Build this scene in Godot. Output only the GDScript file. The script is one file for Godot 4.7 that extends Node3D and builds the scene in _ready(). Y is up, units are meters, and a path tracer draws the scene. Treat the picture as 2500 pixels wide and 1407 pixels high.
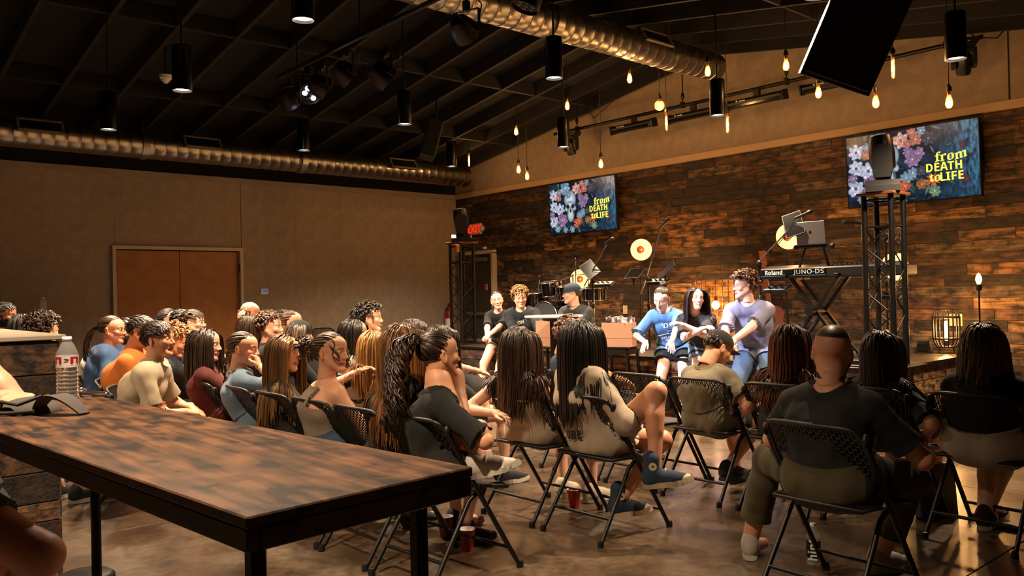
extends Node3D
# A church youth hall in the evening: a panel of six sits on the edge of a low stage in front of a plank wall, an audience on black folding chairs listens.
# World: y up, metres, floor at y = 0; the back wall is the plane z = -9.58, the left wall x = -12.5. People in the audience face -z.

var MT := {}
var rng := RandomNumberGenerator.new()
var counts := {}


# ---------------------------------------------------------------- mesh building
class MB:
	var v := PackedVector3Array()
	var n := PackedVector3Array()
	var c := PackedColorArray()
	var uv := PackedVector2Array()
	var ix := PackedInt32Array()
	var col := Color.WHITE

	func p(pos: Vector3, nor: Vector3, u := Vector2.ZERO) -> int:
		v.append(pos); n.append(nor); c.append(col); uv.append(u)
		return v.size() - 1

	func t3(a: int, b: int, d: int) -> void:   # wound so that the face looks where its normals look
		var g := (v[d] - v[a]).cross(v[b] - v[a])
		if g.dot(n[a] + n[b] + n[d]) < 0.0:
			ix.append(a); ix.append(d); ix.append(b)
		else:
			ix.append(a); ix.append(b); ix.append(d)

	func tri(a: Vector3, b: Vector3, d: Vector3, nor: Vector3) -> void:
		t3(p(a, nor), p(b, nor), p(d, nor))

	func quad(a: Vector3, b: Vector3, d: Vector3, e: Vector3, nor: Vector3) -> void:
		var i := p(a, nor, Vector2(0, 1)); var j := p(b, nor, Vector2(1, 1)); var k := p(d, nor, Vector2(1, 0)); var l := p(e, nor, Vector2(0, 0))
		t3(i, j, k); t3(i, k, l)

	func box(ce: Vector3, s: Vector3, b := Basis.IDENTITY, bev := 0.004) -> void:
		var h := s * 0.5
		var w: float = minf(bev, minf(h.x, minf(h.y, h.z)) * 0.9)
		var ax := [Vector3(1, 0, 0), Vector3(0, 1, 0), Vector3(0, 0, 1)]
		for k in 3:
			var a: Vector3 = ax[k]
			var u: Vector3 = ax[(k + 1) % 3]
			var q: Vector3 = ax[(k + 2) % 3]
			var ha: float = h[k]
			var hu: float = h[(k + 1) % 3] - w
			var hq: float = h[(k + 2) % 3] - w
			for sg in [-1.0, 1.0]:
				var m: Vector3 = a * ha * sg
				quad(ce + b * (m - u * hu - q * hq), ce + b * (m + u * hu - q * hq), ce + b * (m + u * hu + q * hq), ce + b * (m - u * hu + q * hq), b * (a * sg))
				if w > 0.0:
					for s2 in [-1.0, 1.0]:   # the edge between face (a, sg) and face (u, s2)
						var p1: Vector3 = a * ha * sg + u * hu * s2
						var p2: Vector3 = a * (ha - w) * sg + u * (hu + w) * s2
						quad(ce + b * (p1 - q * hq), ce + b * (p1 + q * hq), ce + b * (p2 + q * hq), ce + b * (p2 - q * hq), (b * (a * sg + u * s2)).normalized())
		if w > 0.0:
			for sx in [-1.0, 1.0]:
				for sy in [-1.0, 1.0]:
					for sz in [-1.0, 1.0]:
						var g := Vector3(sx, sy, sz)
						tri(ce + b * (Vector3(h.x, h.y - w, h.z - w) * g), ce + b * (Vector3(h.x - w, h.y, h.z - w) * g), ce + b * (Vector3(h.x - w, h.y - w, h.z) * g), (b * g).normalized())

	func bar(a: Vector3, d: Vector3, w: float, th: float, bev := 0.003, up := Vector3.UP) -> void:
		var y := (d - a).normalized()
		var x := y.cross(up if absf(y.dot(up)) < 0.95 else Vector3.RIGHT).normalized()
		box((a + d) * 0.5, Vector3(w, a.distance_to(d), th), Basis(x, y, x.cross(y)), bev)

	func tube(pts: PackedVector3Array, r0: float, r1 := -1.0, sides := 8, caps := true) -> void:
		var m := pts.size()
		if r1 < 0.0: r1 = r0
		var t := (pts[1] - pts[0]).normalized()
		var s := t.cross(Vector3.UP if absf(t.y) < 0.9 else Vector3.RIGHT).normalized()
		var prev := -1
		for i in m:
			var tt := (pts[mini(i + 1, m - 1)] - pts[maxi(i - 1, 0)]).normalized()
			s = (s - tt * s.dot(tt)).normalized()
			var bi := tt.cross(s)
			var r: float = lerpf(r0, r1, float(i) / (m - 1))
			var first := v.size()
			for k in sides + 1:
				var an := TAU * k / sides
				var nn := s * cos(an) + bi * sin(an)
				p(pts[i] + nn * r, nn, Vector2(float(k) / sides, float(i)))
			if prev >= 0:
				for k in sides:
					t3(prev + k, prev + k + 1, first + k + 1); t3(prev + k, first + k + 1, first + k)
			prev = first
			if caps and (i == 0 or i == m - 1):
				var nn2 := -tt if i == 0 else tt
				var cc := p(pts[i], nn2)
				var ring := v.size()
				for k in sides + 1:
					p(v[first + k], nn2)
				for k in sides: t3(cc, ring + k, ring + k + 1)

	func rod(a: Vector3, b: Vector3, r: float, sides := 8) -> void:
		tube(PackedVector3Array([a, b]), r, r, sides)

	func lathe(prof: PackedVector2Array, x: Transform3D, segs := 24, smooth := true) -> void:   # profile points (radius, height along local y)
		var m := prof.size()
		for i in m - 1:
			var d := prof[i + 1] - prof[i]
			var nl := Vector2(d.y, -d.x).normalized()
			var n0 := nl
			var n1 := nl
			if smooth:
				if i > 0:
					var dp := prof[i] - prof[i - 1]
					var q := Vector2(dp.y, -dp.x).normalized()
					if q.dot(nl) > 0.5: n0 = (q + nl).normalized()
				if i < m - 2:
					var dn := prof[i + 2] - prof[i + 1]
					var q2 := Vector2(dn.y, -dn.x).normalized()
					if q2.dot(nl) > 0.5: n1 = (q2 + nl).normalized()
			var first := v.size()
			for k in segs + 1:
				var an := TAU * k / segs
				var e := Vector3(cos(an), 0, sin(an))
				p(x * (e * prof[i].x + Vector3(0, prof[i].y, 0)), (x.basis * (e * n0.x + Vector3(0, n0.y, 0))).normalized(), Vector2(float(k) / segs, float(i) / (m - 1)))
				p(x * (e * prof[i + 1].x + Vector3(0, prof[i + 1].y, 0)), (x.basis * (e * n1.x + Vector3(0, n1.y, 0))).normalized(), Vector2(float(k) / segs, float(i + 1) / (m - 1)))
			for k in segs:
				var j := first + k * 2
				t3(j, j + 1, j + 3); t3(j, j + 3, j + 2)

	func ell(ce: Vector3, r: Vector3, b := Basis.IDENTITY, seg := 12, y0 := -1.0) -> void:   # ellipsoid; y0 > -1 leaves the bottom off
		var rows := maxi(seg / 2, 4)
		var first := v.size()
		var lo := asin(clampf(y0, -1.0, 1.0))
		for i in rows + 1:
			var la := lerpf(lo, PI / 2, float(i) / rows)
			for k in seg + 1:
				var an := TAU * k / seg
				var d := Vector3(cos(la) * cos(an), sin(la), cos(la) * sin(an))
				p(ce + b * (d * r), (b * (d / r)).normalized(), Vector2(float(k) / seg, float(i) / rows))
		for i in rows:
			for k in seg:
				var j := first + i * (seg + 1) + k
				t3(j, j + 1, j + seg + 2); t3(j, j + seg + 2, j + seg + 1)

	func disc(ce: Vector3, nor: Vector3, r: float, seg := 20) -> void:
		var s := nor.cross(Vector3.UP if absf(nor.y) < 0.9 else Vector3.RIGHT).normalized()
		var t := nor.cross(s)
		var cc := p(ce, nor, Vector2(0.5, 0.5))
		var first := v.size()
		for k in seg + 1:
			var an := TAU * k / seg
			p(ce + (s * cos(an) + t * sin(an)) * r, nor, Vector2(0.5 + cos(an) * 0.5, 0.5 + sin(an) * 0.5))
		for k in seg: t3(cc, first + k, first + k + 1)

	func ring(ce: Vector3, nor: Vector3, r: float, w: float, seg := 24, sides := 8, squash := 1.0) -> void:   # torus
		var s := nor.cross(Vector3.UP if absf(nor.y) < 0.9 else Vector3.RIGHT).normalized()
		var t := nor.cross(s)
		var first := v.size()
		for k in seg + 1:
			var an := TAU * k / seg
			var o := s * cos(an) + t * sin(an)
			for j in sides + 1:
				var b := TAU * j / sides
				var nn := o * cos(b) + nor * sin(b)
				p(ce + o * r + (o * cos(b) + nor * sin(b) * squash) * w, nn)
		for k in seg:
			for j in sides:
				var q := first + k * (sides + 1) + j
				t3(q, q + 1, q + sides + 2); t3(q, q + sides + 2, q + sides + 1)

	func prism(poly: PackedVector2Array, x: Transform3D, depth: float) -> void:   # polygon in local xy, extruded from z = 0 to z = depth
		var tri_ix := Geometry2D.triangulate_polygon(poly)
		for sgn in 2:
			var z := depth * sgn
			var nor := (x.basis * Vector3(0, 0, -1.0 if sgn == 0 else 1.0)).normalized()
			var first := v.size()
			for q in poly: p(x * Vector3(q.x, q.y, z), nor)
			for i in range(0, tri_ix.size(), 3): t3(first + tri_ix[i], first + tri_ix[i + 1], first + tri_ix[i + 2])
		var cw := Geometry2D.is_polygon_clockwise(poly)
		for i in poly.size():
			var a := poly[i]
			var b := poly[(i + 1) % poly.size()]
			var e := (b - a).normalized()
			var nor2 := (x.basis * (Vector3(-e.y, e.x, 0) if cw else Vector3(e.y, -e.x, 0))).normalized()
			quad(x * Vector3(a.x, a.y, 0), x * Vector3(b.x, b.y, 0), x * Vector3(b.x, b.y, depth), x * Vector3(a.x, a.y, depth), nor2)

	func add(o: MB, x := Transform3D.IDENTITY) -> void:
		var first := v.size()
		var nb := x.basis.inverse().transposed()
		var flip := x.basis.determinant() < 0.0
		for i in o.v.size():
			v.append(x * o.v[i]); n.append((nb * o.n[i]).normalized()); c.append(o.c[i]); uv.append(o.uv[i])
		for i in range(0, o.ix.size(), 3):
			ix.append(first + o.ix[i])
			ix.append(first + o.ix[i + (2 if flip else 1)])
			ix.append(first + o.ix[i + (1 if flip else 2)])

	func mesh() -> ArrayMesh:
		var a := []
		a.resize(Mesh.ARRAY_MAX)
		a[Mesh.ARRAY_VERTEX] = v; a[Mesh.ARRAY_NORMAL] = n; a[Mesh.ARRAY_COLOR] = c; a[Mesh.ARRAY_TEX_UV] = uv; a[Mesh.ARRAY_INDEX] = ix
		var m := ArrayMesh.new()
		m.add_surface_from_arrays(Mesh.PRIMITIVE_TRIANGLES, a)
		return m


# ---------------------------------------------------------------- nodes
func numbered(called: String) -> String:
	if not counts.has(called):
		counts[called] = 0
		return called
	counts[called] += 1
	return "%s_%03d" % [called, counts[called]]


func tag(o: Node, label: String, category := "", group := "") -> Node:
	o.set_meta("label", label)
	if category: o.set_meta("category", category)
	if group: o.set_meta("group", group)
	return o


func thing(called: String, label: String, category: String, at := Vector3.ZERO, turn := 0.0, group := "") -> Node3D:
	var o := Node3D.new()
	o.name = numbered(called)
	add_child(o)
	o.position = at
	o.rotation.y = turn
	tag(o, label, category, group)
	return o


func part(called: String, b: MB, m: Material, parent: Node = null) -> MeshInstance3D:
	return put(called, b.mesh(), m, parent)


func put(called: String, mesh: Mesh, m: Material, parent: Node = null) -> MeshInstance3D:
	var o := MeshInstance3D.new()
	o.mesh = mesh
	o.material_override = m
	if parent == null:
		o.name = numbered(called)
		add_child(o)
	else:
		o.name = called
		parent.add_child(o, true)
	return o


func struct(called: String, b: MB, m: Material, label := "") -> MeshInstance3D:
	var o := part(called, b, m)
	o.set_meta("kind", "structure")
	if label: o.set_meta("label", label)
	return o


func dup(src: Node3D, at: Vector3, turn: float, label: String, group := "") -> Node3D:
	var r: Node3D = src.duplicate()
	var base: String = str(src.name).rstrip("0123456789").trim_suffix("_")
	r.name = numbered(base)
	add_child(r)
	r.position = at
	r.rotation.y = turn
	r.set_meta("label", label)
	if group: r.set_meta("group", group)
	return r


func words(text: String, size: float, m: Material, parent: Node, x: Transform3D, called := "lettering", serif := false, bold := true, slant := 0.0, depth := 0.003, bend := 0.0) -> MeshInstance3D:
	# raised or printed lettering: local x is the reading direction, z looks at the reader; bend is the radius of the round body it lies on
	var f := SystemFont.new()
	f.font_names = PackedStringArray(["Droid Serif" if serif else "Droid Sans"])
	f.font_weight = 700 if bold else 400
	var fv := FontVariation.new()
	fv.base_font = f
	if slant != 0.0: fv.variation_transform = Transform2D(Vector2(1, 0), Vector2(slant, 1), Vector2.ZERO)
	var tm := TextMesh.new()
	tm.font = fv
	tm.text = text
	tm.font_size = 64
	tm.pixel_size = size / 64.0
	tm.depth = depth
	var a := tm.get_mesh_arrays()
	var vs: PackedVector3Array = a[Mesh.ARRAY_VERTEX]
	var ns: PackedVector3Array = a[Mesh.ARRAY_NORMAL]
	if bend > 0.0:
		for i in vs.size():
			var q := vs[i]
			var an := q.x / bend
			vs[i] = Vector3(sin(an) * (bend + q.z), q.y, cos(an) * (bend + q.z) - bend)
			ns[i] = ns[i].rotated(Vector3.UP, an)
	var fresh := []
	fresh.resize(Mesh.ARRAY_MAX)
	fresh[Mesh.ARRAY_VERTEX] = vs; fresh[Mesh.ARRAY_NORMAL] = ns; fresh[Mesh.ARRAY_INDEX] = a[Mesh.ARRAY_INDEX]
	var am := ArrayMesh.new()
	am.add_surface_from_arrays(Mesh.PRIMITIVE_TRIANGLES, fresh)
	var o := put(called, am, m, parent)
	o.transform = x
	return o


# ---------------------------------------------------------------- materials
func mat(key: String, c: Color, rough := 0.6, metal := 0.0) -> StandardMaterial3D:
	if MT.has(key): return MT[key]
	var m := StandardMaterial3D.new()
	m.resource_name = key
	m.albedo_color = c
	m.roughness = rough
	m.metallic = metal
	MT[key] = m
	return m


func glow(key: String, c: Color, e: float) -> StandardMaterial3D:
	var m := mat(key, Color(0.1, 0.1, 0.1), 0.5)
	m.emission_enabled = true
	m.emission = c
	m.emission_energy_multiplier = e
	return m


func noise_tex(w: int, h: int, f: float, seed_: int, lo: Color, hi: Color, normal := false, bump := 4.0, mid := Color(0, 0, 0, 0)) -> NoiseTexture2D:
	var nz := FastNoiseLite.new()
	nz.seed = seed_
	nz.frequency = f
	nz.fractal_octaves = 4
	var t := NoiseTexture2D.new()
	t.width = w; t.height = h; t.seamless = true; t.noise = nz
	if normal:
		t.as_normal_map = true
		t.bump_strength = bump
	else:
		var g := Gradient.new()
		g.set_color(0, lo); g.set_color(1, hi)
		if mid.a > 0.0: g.add_point(0.5, mid)
		t.color_ramp = g
	return t


func tri_map(m: StandardMaterial3D, scale: Vector3, world := true) -> StandardMaterial3D:
	m.uv1_triplanar = true
	m.uv1_world_triplanar = world
	m.uv1_scale = scale
	return m


func wood_image(seed_: int) -> ImageTexture:   # weathered board: long grain, cross saw marks, dark patches and nail holes
	var w := 512
	var h := 256
	var im := Image.create(w, h, false, Image.FORMAT_RGB8)
	var a := FastNoiseLite.new(); a.seed = seed_; a.frequency = 0.02; a.fractal_octaves = 4
	var b := FastNoiseLite.new(); b.seed = seed_ + 7; b.frequency = 0.012; b.fractal_octaves = 3
	var s := FastNoiseLite.new(); s.seed = seed_ + 13; s.frequency = 0.06; s.fractal_octaves = 2
	for y in h:
		for x in w:
			var fx := float(x)
			var fy := float(y)
			var k := fx / w   # blend across the seam, so that the tile repeats
			var g1 := lerpf(a.get_noise_2d(fx * 0.25, fy * 2.6), a.get_noise_2d((fx - w) * 0.25, fy * 2.6), k * k)
			var p1 := lerpf(b.get_noise_2d(fx, fy * 1.6), b.get_noise_2d(fx - w, fy * 1.6), k * k)
			var q := lerpf(s.get_noise_2d(fx * 1.5, fy * 0.3), s.get_noise_2d((fx - w) * 1.5, fy * 0.3), k * k)
			var l := 0.72 + g1 * 0.5 + p1 * 0.55 + q * 0.12
			if p1 < -0.28: l *= 0.62
			l = clampf(l, 0.12, 1.2)
			im.set_pixel(x, y, Color(minf(l, 1.0), minf(l * 0.97, 1.0), minf(l * 0.92, 1.0)))
	return ImageTexture.create_from_image(im)



# ---------------------------------------------------------------- the scene, in order
func _ready() -> void:
	var cam := Camera3D.new()
	cam.name = "camera"
	cam.keep_aspect = Camera3D.KEEP_HEIGHT
	cam.fov = 38.255
	cam.near = 0.05
	cam.far = 60.0
	cam.transform = Transform3D(Basis(Vector3(0.65896, -0.0211, -0.75188), Vector3(0.01962, 0.99975, -0.01086), Vector3(0.75192, -0.0076, 0.65921)).orthonormalized(), Vector3(0, 1.36, 0))
	add_child(cam)
	cam.current = true
	var we := WorldEnvironment.new()
	we.name = "environment"
	var e := Environment.new()
	e.background_mode = Environment.BG_COLOR
	e.background_color = Color(0.02, 0.02, 0.025)
	e.tonemap_mode = Environment.TONE_MAPPER_LINEAR
	e.tonemap_exposure = EXPOSURE
	e.sdfgi_enabled = true
	e.ssao_enabled = true
	e.ssil_enabled = true
	we.environment = e
	add_child(we)
	rng.seed = 41
	materials()
	room()
	ceiling_fittings()
	stage()
	gear()
	front_furniture()
	seats()
	people()


const EXPOSURE := 1.0
const HOUSE := 23.0
const WASH := 60.0
const EDISON := 0.32
const WARM := Color(1.0, 0.87, 0.72)
const AMBER := Color(1.0, 0.72, 0.42)


func roof(x: float) -> float:
	return 4.72 - 0.16 * absf(x + 6.6)


func lamp(l: Light3D, at: Vector3, c: Color, e: float, size := 0.03) -> void:
	l.name = "light"
	l.position = at
	l.light_color = c
	l.light_energy = e
	l.light_size = size
	l.shadow_enabled = true
	add_child(l, true)


func spot(at: Vector3, to: Vector3, c: Color, e: float, half: float, soft := 0.6, size := 0.06) -> void:
	var l := SpotLight3D.new()
	l.spot_angle = half
	l.spot_angle_attenuation = soft
	l.spot_range = 30.0
	l.spot_attenuation = 2.0
	lamp(l, at, c, e, size)
	l.look_at_from_position(at, to, Vector3.UP if absf((to - at).normalized().y) < 0.98 else Vector3.RIGHT)


func omni(at: Vector3, c: Color, e: float, size := 0.03) -> void:
	var l := OmniLight3D.new()
	l.omni_range = 25.0
	l.omni_attenuation = 2.0
	lamp(l, at, c, e, size)


func materials() -> void:
	mat("black_metal", Color(0.035, 0.036, 0.038), 0.42, 0.3)
	mat("black_plastic", Color(0.035, 0.036, 0.038), 0.5)
	mat("black_gloss", Color(0.02, 0.02, 0.022), 0.18)
	mat("black_matte", Color(0.02, 0.021, 0.024), 0.9)
	mat("roof_black", Color(0.012, 0.0125, 0.014), 0.95)
	mat("chrome", Color(0.82, 0.82, 0.84), 0.18, 1.0)
	mat("white", Color(0.86, 0.86, 0.85), 0.5)
	mat("grey_plastic", Color(0.35, 0.35, 0.36), 0.5)
	mat("cream_plate", Color(0.78, 0.70, 0.55), 0.5)
	mat("tan_trim", Color(0.66, 0.55, 0.42), 0.6)
	mat("white_frame", Color(0.70, 0.66, 0.60), 0.5)
	mat("red_plastic", Color(0.55, 0.03, 0.04), 0.4)
	var fine := noise_tex(256, 256, 0.08, 3, Color.WHITE, Color.WHITE, true, 3.0)
	var wall := tri_map(mat("drywall", Color(0.60, 0.54, 0.47), 0.85), Vector3(2, 2, 2))
	wall.normal_enabled = true; wall.normal_texture = fine; wall.normal_scale = 0.35
	wall.albedo_texture = noise_tex(256, 256, 0.012, 5, Color(0.90, 0.89, 0.88), Color(1, 1, 1))
	var con := tri_map(mat("concrete", Color(0.43, 0.37, 0.30), 0.36), Vector3(0.28, 0.28, 0.28))
	con.albedo_texture = noise_tex(1024, 1024, 0.008, 9, Color(0.50, 0.47, 0.44), Color(1.0, 1.0, 1.0), false, 0.0, Color(0.78, 0.76, 0.74))
	con.roughness_texture = noise_tex(512, 512, 0.012, 12, Color(0.55, 0.55, 0.55), Color(1, 1, 1))
	con.detail_enabled = true
	con.detail_blend_mode = BaseMaterial3D.BLEND_MODE_MUL
	con.detail_albedo = noise_tex(512, 512, 0.11, 10, Color(0.72, 0.70, 0.68), Color(1, 1, 1))
	var wi := [wood_image(21), wood_image(58)]
	var tones := [Color(0.20, 0.14, 0.095), Color(0.33, 0.23, 0.15), Color(0.44, 0.32, 0.21), Color(0.40, 0.33, 0.25), Color(0.54, 0.39, 0.25), Color(0.20, 0.155, 0.12), Color(0.64, 0.49, 0.33), Color(0.36, 0.25, 0.155)]
	for i in tones.size():
		var m := tri_map(mat("board_%d" % i, tones[i], 0.72), Vector3(0.75, 1.9, 1.9))
		m.albedo_texture = wi[i % 2]
		m.uv1_offset = Vector3(i * 0.37, i * 0.61, i * 0.23)
		m.normal_enabled = true; m.normal_texture = fine; m.normal_scale = 0.5
	var tt := tri_map(mat("table_wood", Color(0.36, 0.245, 0.16), 0.46), Vector3(0.9, 2.4, 2.4))
	tt.albedo_texture = wi[1]
	var te := tri_map(mat("table_edge", Color(0.27, 0.17, 0.10), 0.5), Vector3(0.9, 2.4, 2.4))
	te.albedo_texture = wi[0]
	var dw := tri_map(mat("door_wood", Color(0.62, 0.40, 0.19), 0.5), Vector3(1.2, 0.5, 0.5))
	dw.albedo_texture = noise_tex(256, 256, 0.03, 31, Color(0.86, 0.84, 0.82), Color(1, 1, 1))
	var duct := tri_map(mat("galvanized", Color(0.60, 0.59, 0.57), 0.30, 1.0), Vector3(1.5, 1.5, 1.5))
	duct.roughness_texture = noise_tex(256, 256, 0.03, 17, Color(0.55, 0.55, 0.55), Color(1, 1, 1))
	duct.roughness = 0.42
	var cloth := noise_tex(256, 256, 0.2, 77, Color.WHITE, Color.WHITE, true, 5.0)
	MT["cloth_normal"] = cloth


# ---------------------------------------------------------------- room shell
func room() -> void:
	# floor: one dark base and the saw-cut slabs on it
	var fb := MB.new()
	fb.box(Vector3(-5, -0.16, -2.8), Vector3(15.4, 0.2, 13.8), Basis.IDENTITY, 0.0)
	var fl := struct("floor", fb, mat("joint_dark", Color(0.05, 0.045, 0.04), 0.9), "polished brown-grey concrete floor with saw-cut joints")
	var xs := [-12.6, -9.06, -5.3, -1.543, 2.6]
	var zs := [4.1, 1.6, -5.97, -9.68]
	for i in 4:
		for j in 3:
			var x0: float = xs[i]; var x1: float = xs[i + 1]
			var z0: float = zs[j + 1]; var z1: float = zs[j]
			var b := MB.new()
			b.box(Vector3((x0 + x1) * 0.5, -0.03, (z0 + z1) * 0.5), Vector3(x1 - x0 - 0.007, 0.06, z1 - z0 - 0.007), Basis.IDENTITY, 0.001)
			part("slab", b, MT.concrete, fl)
	# left wall with the double door
	var wl := MB.new()
	var dz0 := -5.33
	var dz1 := -3.52
	var dh := 2.12
	wl.box(Vector3(-12.6, 1.6, (dz1 + 4.1) * 0.5), Vector3(0.2, 3.2, 4.1 - dz1), Basis.IDENTITY, 0.0)
	wl.box(Vector3(-12.6, 1.6, (-9.68 - 5.375) * 0.5), Vector3(0.2, 3.2, 9.68 - 5.375), Basis.IDENTITY, 0.0)
	wl.box(Vector3(-12.6, (dh + 3.2) * 0.5, (dz0 + dz1) * 0.5 - 0.02), Vector3(0.2, 3.2 - dh, dz1 - dz0 + 0.033), Basis.IDENTITY, 0.0)
	wl.box(Vector3(-12.62, 1.6, dz0 - 0.02), Vector3(0.16, 3.2, 0.06), Basis.IDENTITY, 0.0)
	struct("wall_left", wl, MT.drywall, "tan drywall side wall with a vertical joint above the double door")
	var ub := MB.new()
	ub.box(Vector3(-12.6, 3.62, -2.8), Vector3(0.2, 0.78, 13.8), Basis.IDENTITY, 0.0)
	struct("wall_left_upper", ub, MT.roof_black, "black-painted strip of wall above the tan side wall")
	var t1 := MB.new()
	t1.box(Vector3(-12.485, 3.21, -2.75), Vector3(0.05, 0.085, 13.7), Basis.IDENTITY, 0.004)
	struct("trim_1", t1, MT.drywall, "tan cap along the top of the side wall")
	var fr := MB.new()
	for z in [dz0 - 0.022, dz1 + 0.022]:
		fr.box(Vector3(-12.5, 1.06, z), Vector3(0.11, 2.12, 0.05), Basis.IDENTITY, 0.004)
	fr.box(Vector3(-12.5, dh + 0.024, (dz0 + dz1) * 0.5), Vector3(0.11, 0.05, dz1 - dz0 + 0.095), Basis.IDENTITY, 0.004)
	var d1 := struct("door_1", fr, MT.white_frame, "pale metal frame of the closed double door in the side wall")
	for k in 2:
		var leaf := MB.new()
		var zc: float = lerpf(dz0, dz1, 0.25 + 0.5 * k)
		leaf.box(Vector3(-12.545, 1.055, zc), Vector3(0.045, 2.1, (dz1 - dz0) * 0.5 - 0.008), Basis.IDENTITY, 0.003)
		part("door_leaf", leaf, MT.door_wood, d1)
		for y in [0.3, 1.1, 1.86]:
			var hg := MB.new()
			var hz: float = dz1 + 0.004 if k == 1 else dz0 - 0.004
			hg.tube(PackedVector3Array([Vector3(-12.46, y - 0.06, hz), Vector3(-12.46, y + 0.06, hz)]), 0.012, 0.012, 8)
			hg.box(Vector3(-12.475, y, hz), Vector3(0.03, 0.115, 0.035), Basis.IDENTITY, 0.002)
			part("hinge", hg, mat("hinge", Color(0.25, 0.24, 0.23), 0.4, 0.8), d1)
		var hd := MB.new()
		var hzz: float = lerpf(dz0, dz1, 0.45 + 0.1 * k)
		hd.rod(Vector3(-12.52, 1.0, hzz), Vector3(-12.46, 1.0, hzz), 0.012)
		hd.box(Vector3(-12.455, 1.0, hzz + (0.04 if k == 1 else -0.04)), Vector3(0.016, 0.022, 0.12), Basis.IDENTITY, 0.004)
		part("handle", hd, MT.chrome, d1)
	# back wall: plaster gable above, boards below
	var wb := MB.new()
	wb.box(Vector3(-5, 1.6, -9.68), Vector3(15.2, 3.2, 0.16), Basis.IDENTITY, 0.0)
	wb.prism(PackedVector2Array([Vector2(-12.5, 3.2), Vector2(2.5, 3.2), Vector2(2.5, roof(2.5) + 0.05), Vector2(-6.6, roof(-6.6) + 0.05), Vector2(-12.5, roof(-12.5) + 0.05)]), Transform3D(Basis.IDENTITY, Vector3(0, 0, -9.76)), 0.18)
	var back := struct("wall_back", wb, MT.drywall, "end wall behind the stage, tan plaster above and reclaimed boards below")
	var t2 := MB.new()
	t2.box(Vector3(-5, 3.215, -9.555), Vector3(15.0, 0.09, 0.07), Basis.IDENTITY, 0.005)
	struct("trim_2", t2, MT.tan_trim, "tan ledge along the top of the board wall")
	var vj := MB.new()
	vj.box(Vector3(-3.04, 3.66, -9.5765), Vector3(0.012, 0.8, 0.006), Basis.IDENTITY, 0.0)
	struct("trim_3", vj, MT.joint_dark, "dark vertical joint in the plaster at the right end of the end wall")
	var rows := 26
	var rh := 3.17 / rows
	var extra := MB.new()
	for r in rows:
		var y := r * rh
		var x := -12.5
		var shift := rng.randf_range(0.25, 0.95)
		while x < 2.45:
			var l := rng.randf_range(0.5, 1.25) if x > -12.4 else shift
			if rng.randf() < 0.16: l *= 0.5
			var x1 := minf(x + l, 2.5)
			var visible_board := y > 0.45 and x1 < -2.2
			var a := x
			if y < 2.12 and a < -11.33: a = -11.33
			if x1 - a > 0.03:
				var tone := rng.randi_range(0, 7)
				if tone == 6 and rng.randf() < 0.7: tone = 1
				if r > 20 and tone in [4, 6]: tone = 0
				var th := 0.012 + rng.randf() * 0.007
				var bb := MB.new() if visible_board else extra
				bb.box(Vector3((a + x1) * 0.5, y + rh * 0.5, -9.6 + th * 0.5 + 0.002), Vector3(x1 - a - 0.003, rh - 0.003, th), Basis.IDENTITY, 0.0016)
				if visible_board: part("plank", bb, MT["board_%d" % tone], back)
			x = x1
	part("planks_beyond", extra, MT.board_2, back).set_meta("kind", "stuff")
	# the grey exit door at the left end of the back wall
	var f2 := MB.new()
	for x in [-12.3, -11.36]:
		f2.box(Vector3(x, 1.06, -9.55), Vector3(0.06, 2.12, 0.12), Basis.IDENTITY, 0.004)
	f2.box(Vector3(-11.83, 2.13, -9.55), Vector3(1.0, 0.06, 0.12), Basis.IDENTITY, 0.004)
	var d2 := struct("door_2", f2, MT.white_frame, "pale metal frame of the grey exit door beside the stage")
	var lf := MB.new()
	lf.box(Vector3(-11.83, 1.05, -9.56), Vector3(0.88, 2.09, 0.05), Basis.IDENTITY, 0.003)
	part("door_leaf", lf, mat("door_grey", Color(0.20, 0.185, 0.165), 0.5), d2)
	var cl := MB.new()
	cl.box(Vector3(-11.66, 2.0, -9.50), Vector3(0.30, 0.07, 0.06), Basis.IDENTITY, 0.008)
	cl.bar(Vector3(-11.75, 2.04, -9.49), Vector3(-11.98, 2.09, -9.44), 0.02, 0.01)
	part("door_closer", cl, MT.grey_plastic, d2)
	var pb := MB.new()
	pb.box(Vector3(-11.83, 1.02, -9.50), Vector3(0.74, 0.06, 0.05), Basis.IDENTITY, 0.01)
	part("push_bar", pb, mat("push_bar", Color(0.42, 0.40, 0.37), 0.4, 0.6), d2)
	var ds := MB.new()
	ds.box(Vector3(-11.60, 1.50, -9.533), Vector3(0.075, 0.11, 0.006), Basis.IDENTITY, 0.001)
	part("door_notice", ds, mat("notice_red", Color(0.65, 0.13, 0.08), 0.5), d2)
	var ds2 := MB.new()
	ds2.box(Vector3(-11.555, 1.50, -9.532), Vector3(0.03, 0.11, 0.006), Basis.IDENTITY, 0.001)
	part("door_notice_panel", ds2, MT.white_frame, d2)
	var dc := MB.new()
	dc.box(Vector3(-11.62, 2.21, -9.55), Vector3(0.08, 0.045, 0.04), Basis.IDENTITY, 0.006)
	tag(part("door_contact", dc, MT.white), "small white contact box on the boards above the exit door", "sensor")
	# the two walls that the photograph does not show close the room
	var wr := MB.new()
	wr.box(Vector3(2.6, 1.9, -2.8), Vector3(0.2, 3.8, 13.8), Basis.IDENTITY, 0.0)
	struct("wall_right", wr, MT.drywall, "tan drywall side wall on the right")
	var wf := MB.new()
	wf.box(Vector3(-5, 2.4, 4.1), Vector3(15.4, 4.8, 0.2), Basis.IDENTITY, 0.0)
	struct("wall_front", wf, MT.drywall, "tan drywall wall at the rear of the audience")
	# gable roof with rafters
	var rf := MB.new()
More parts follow.
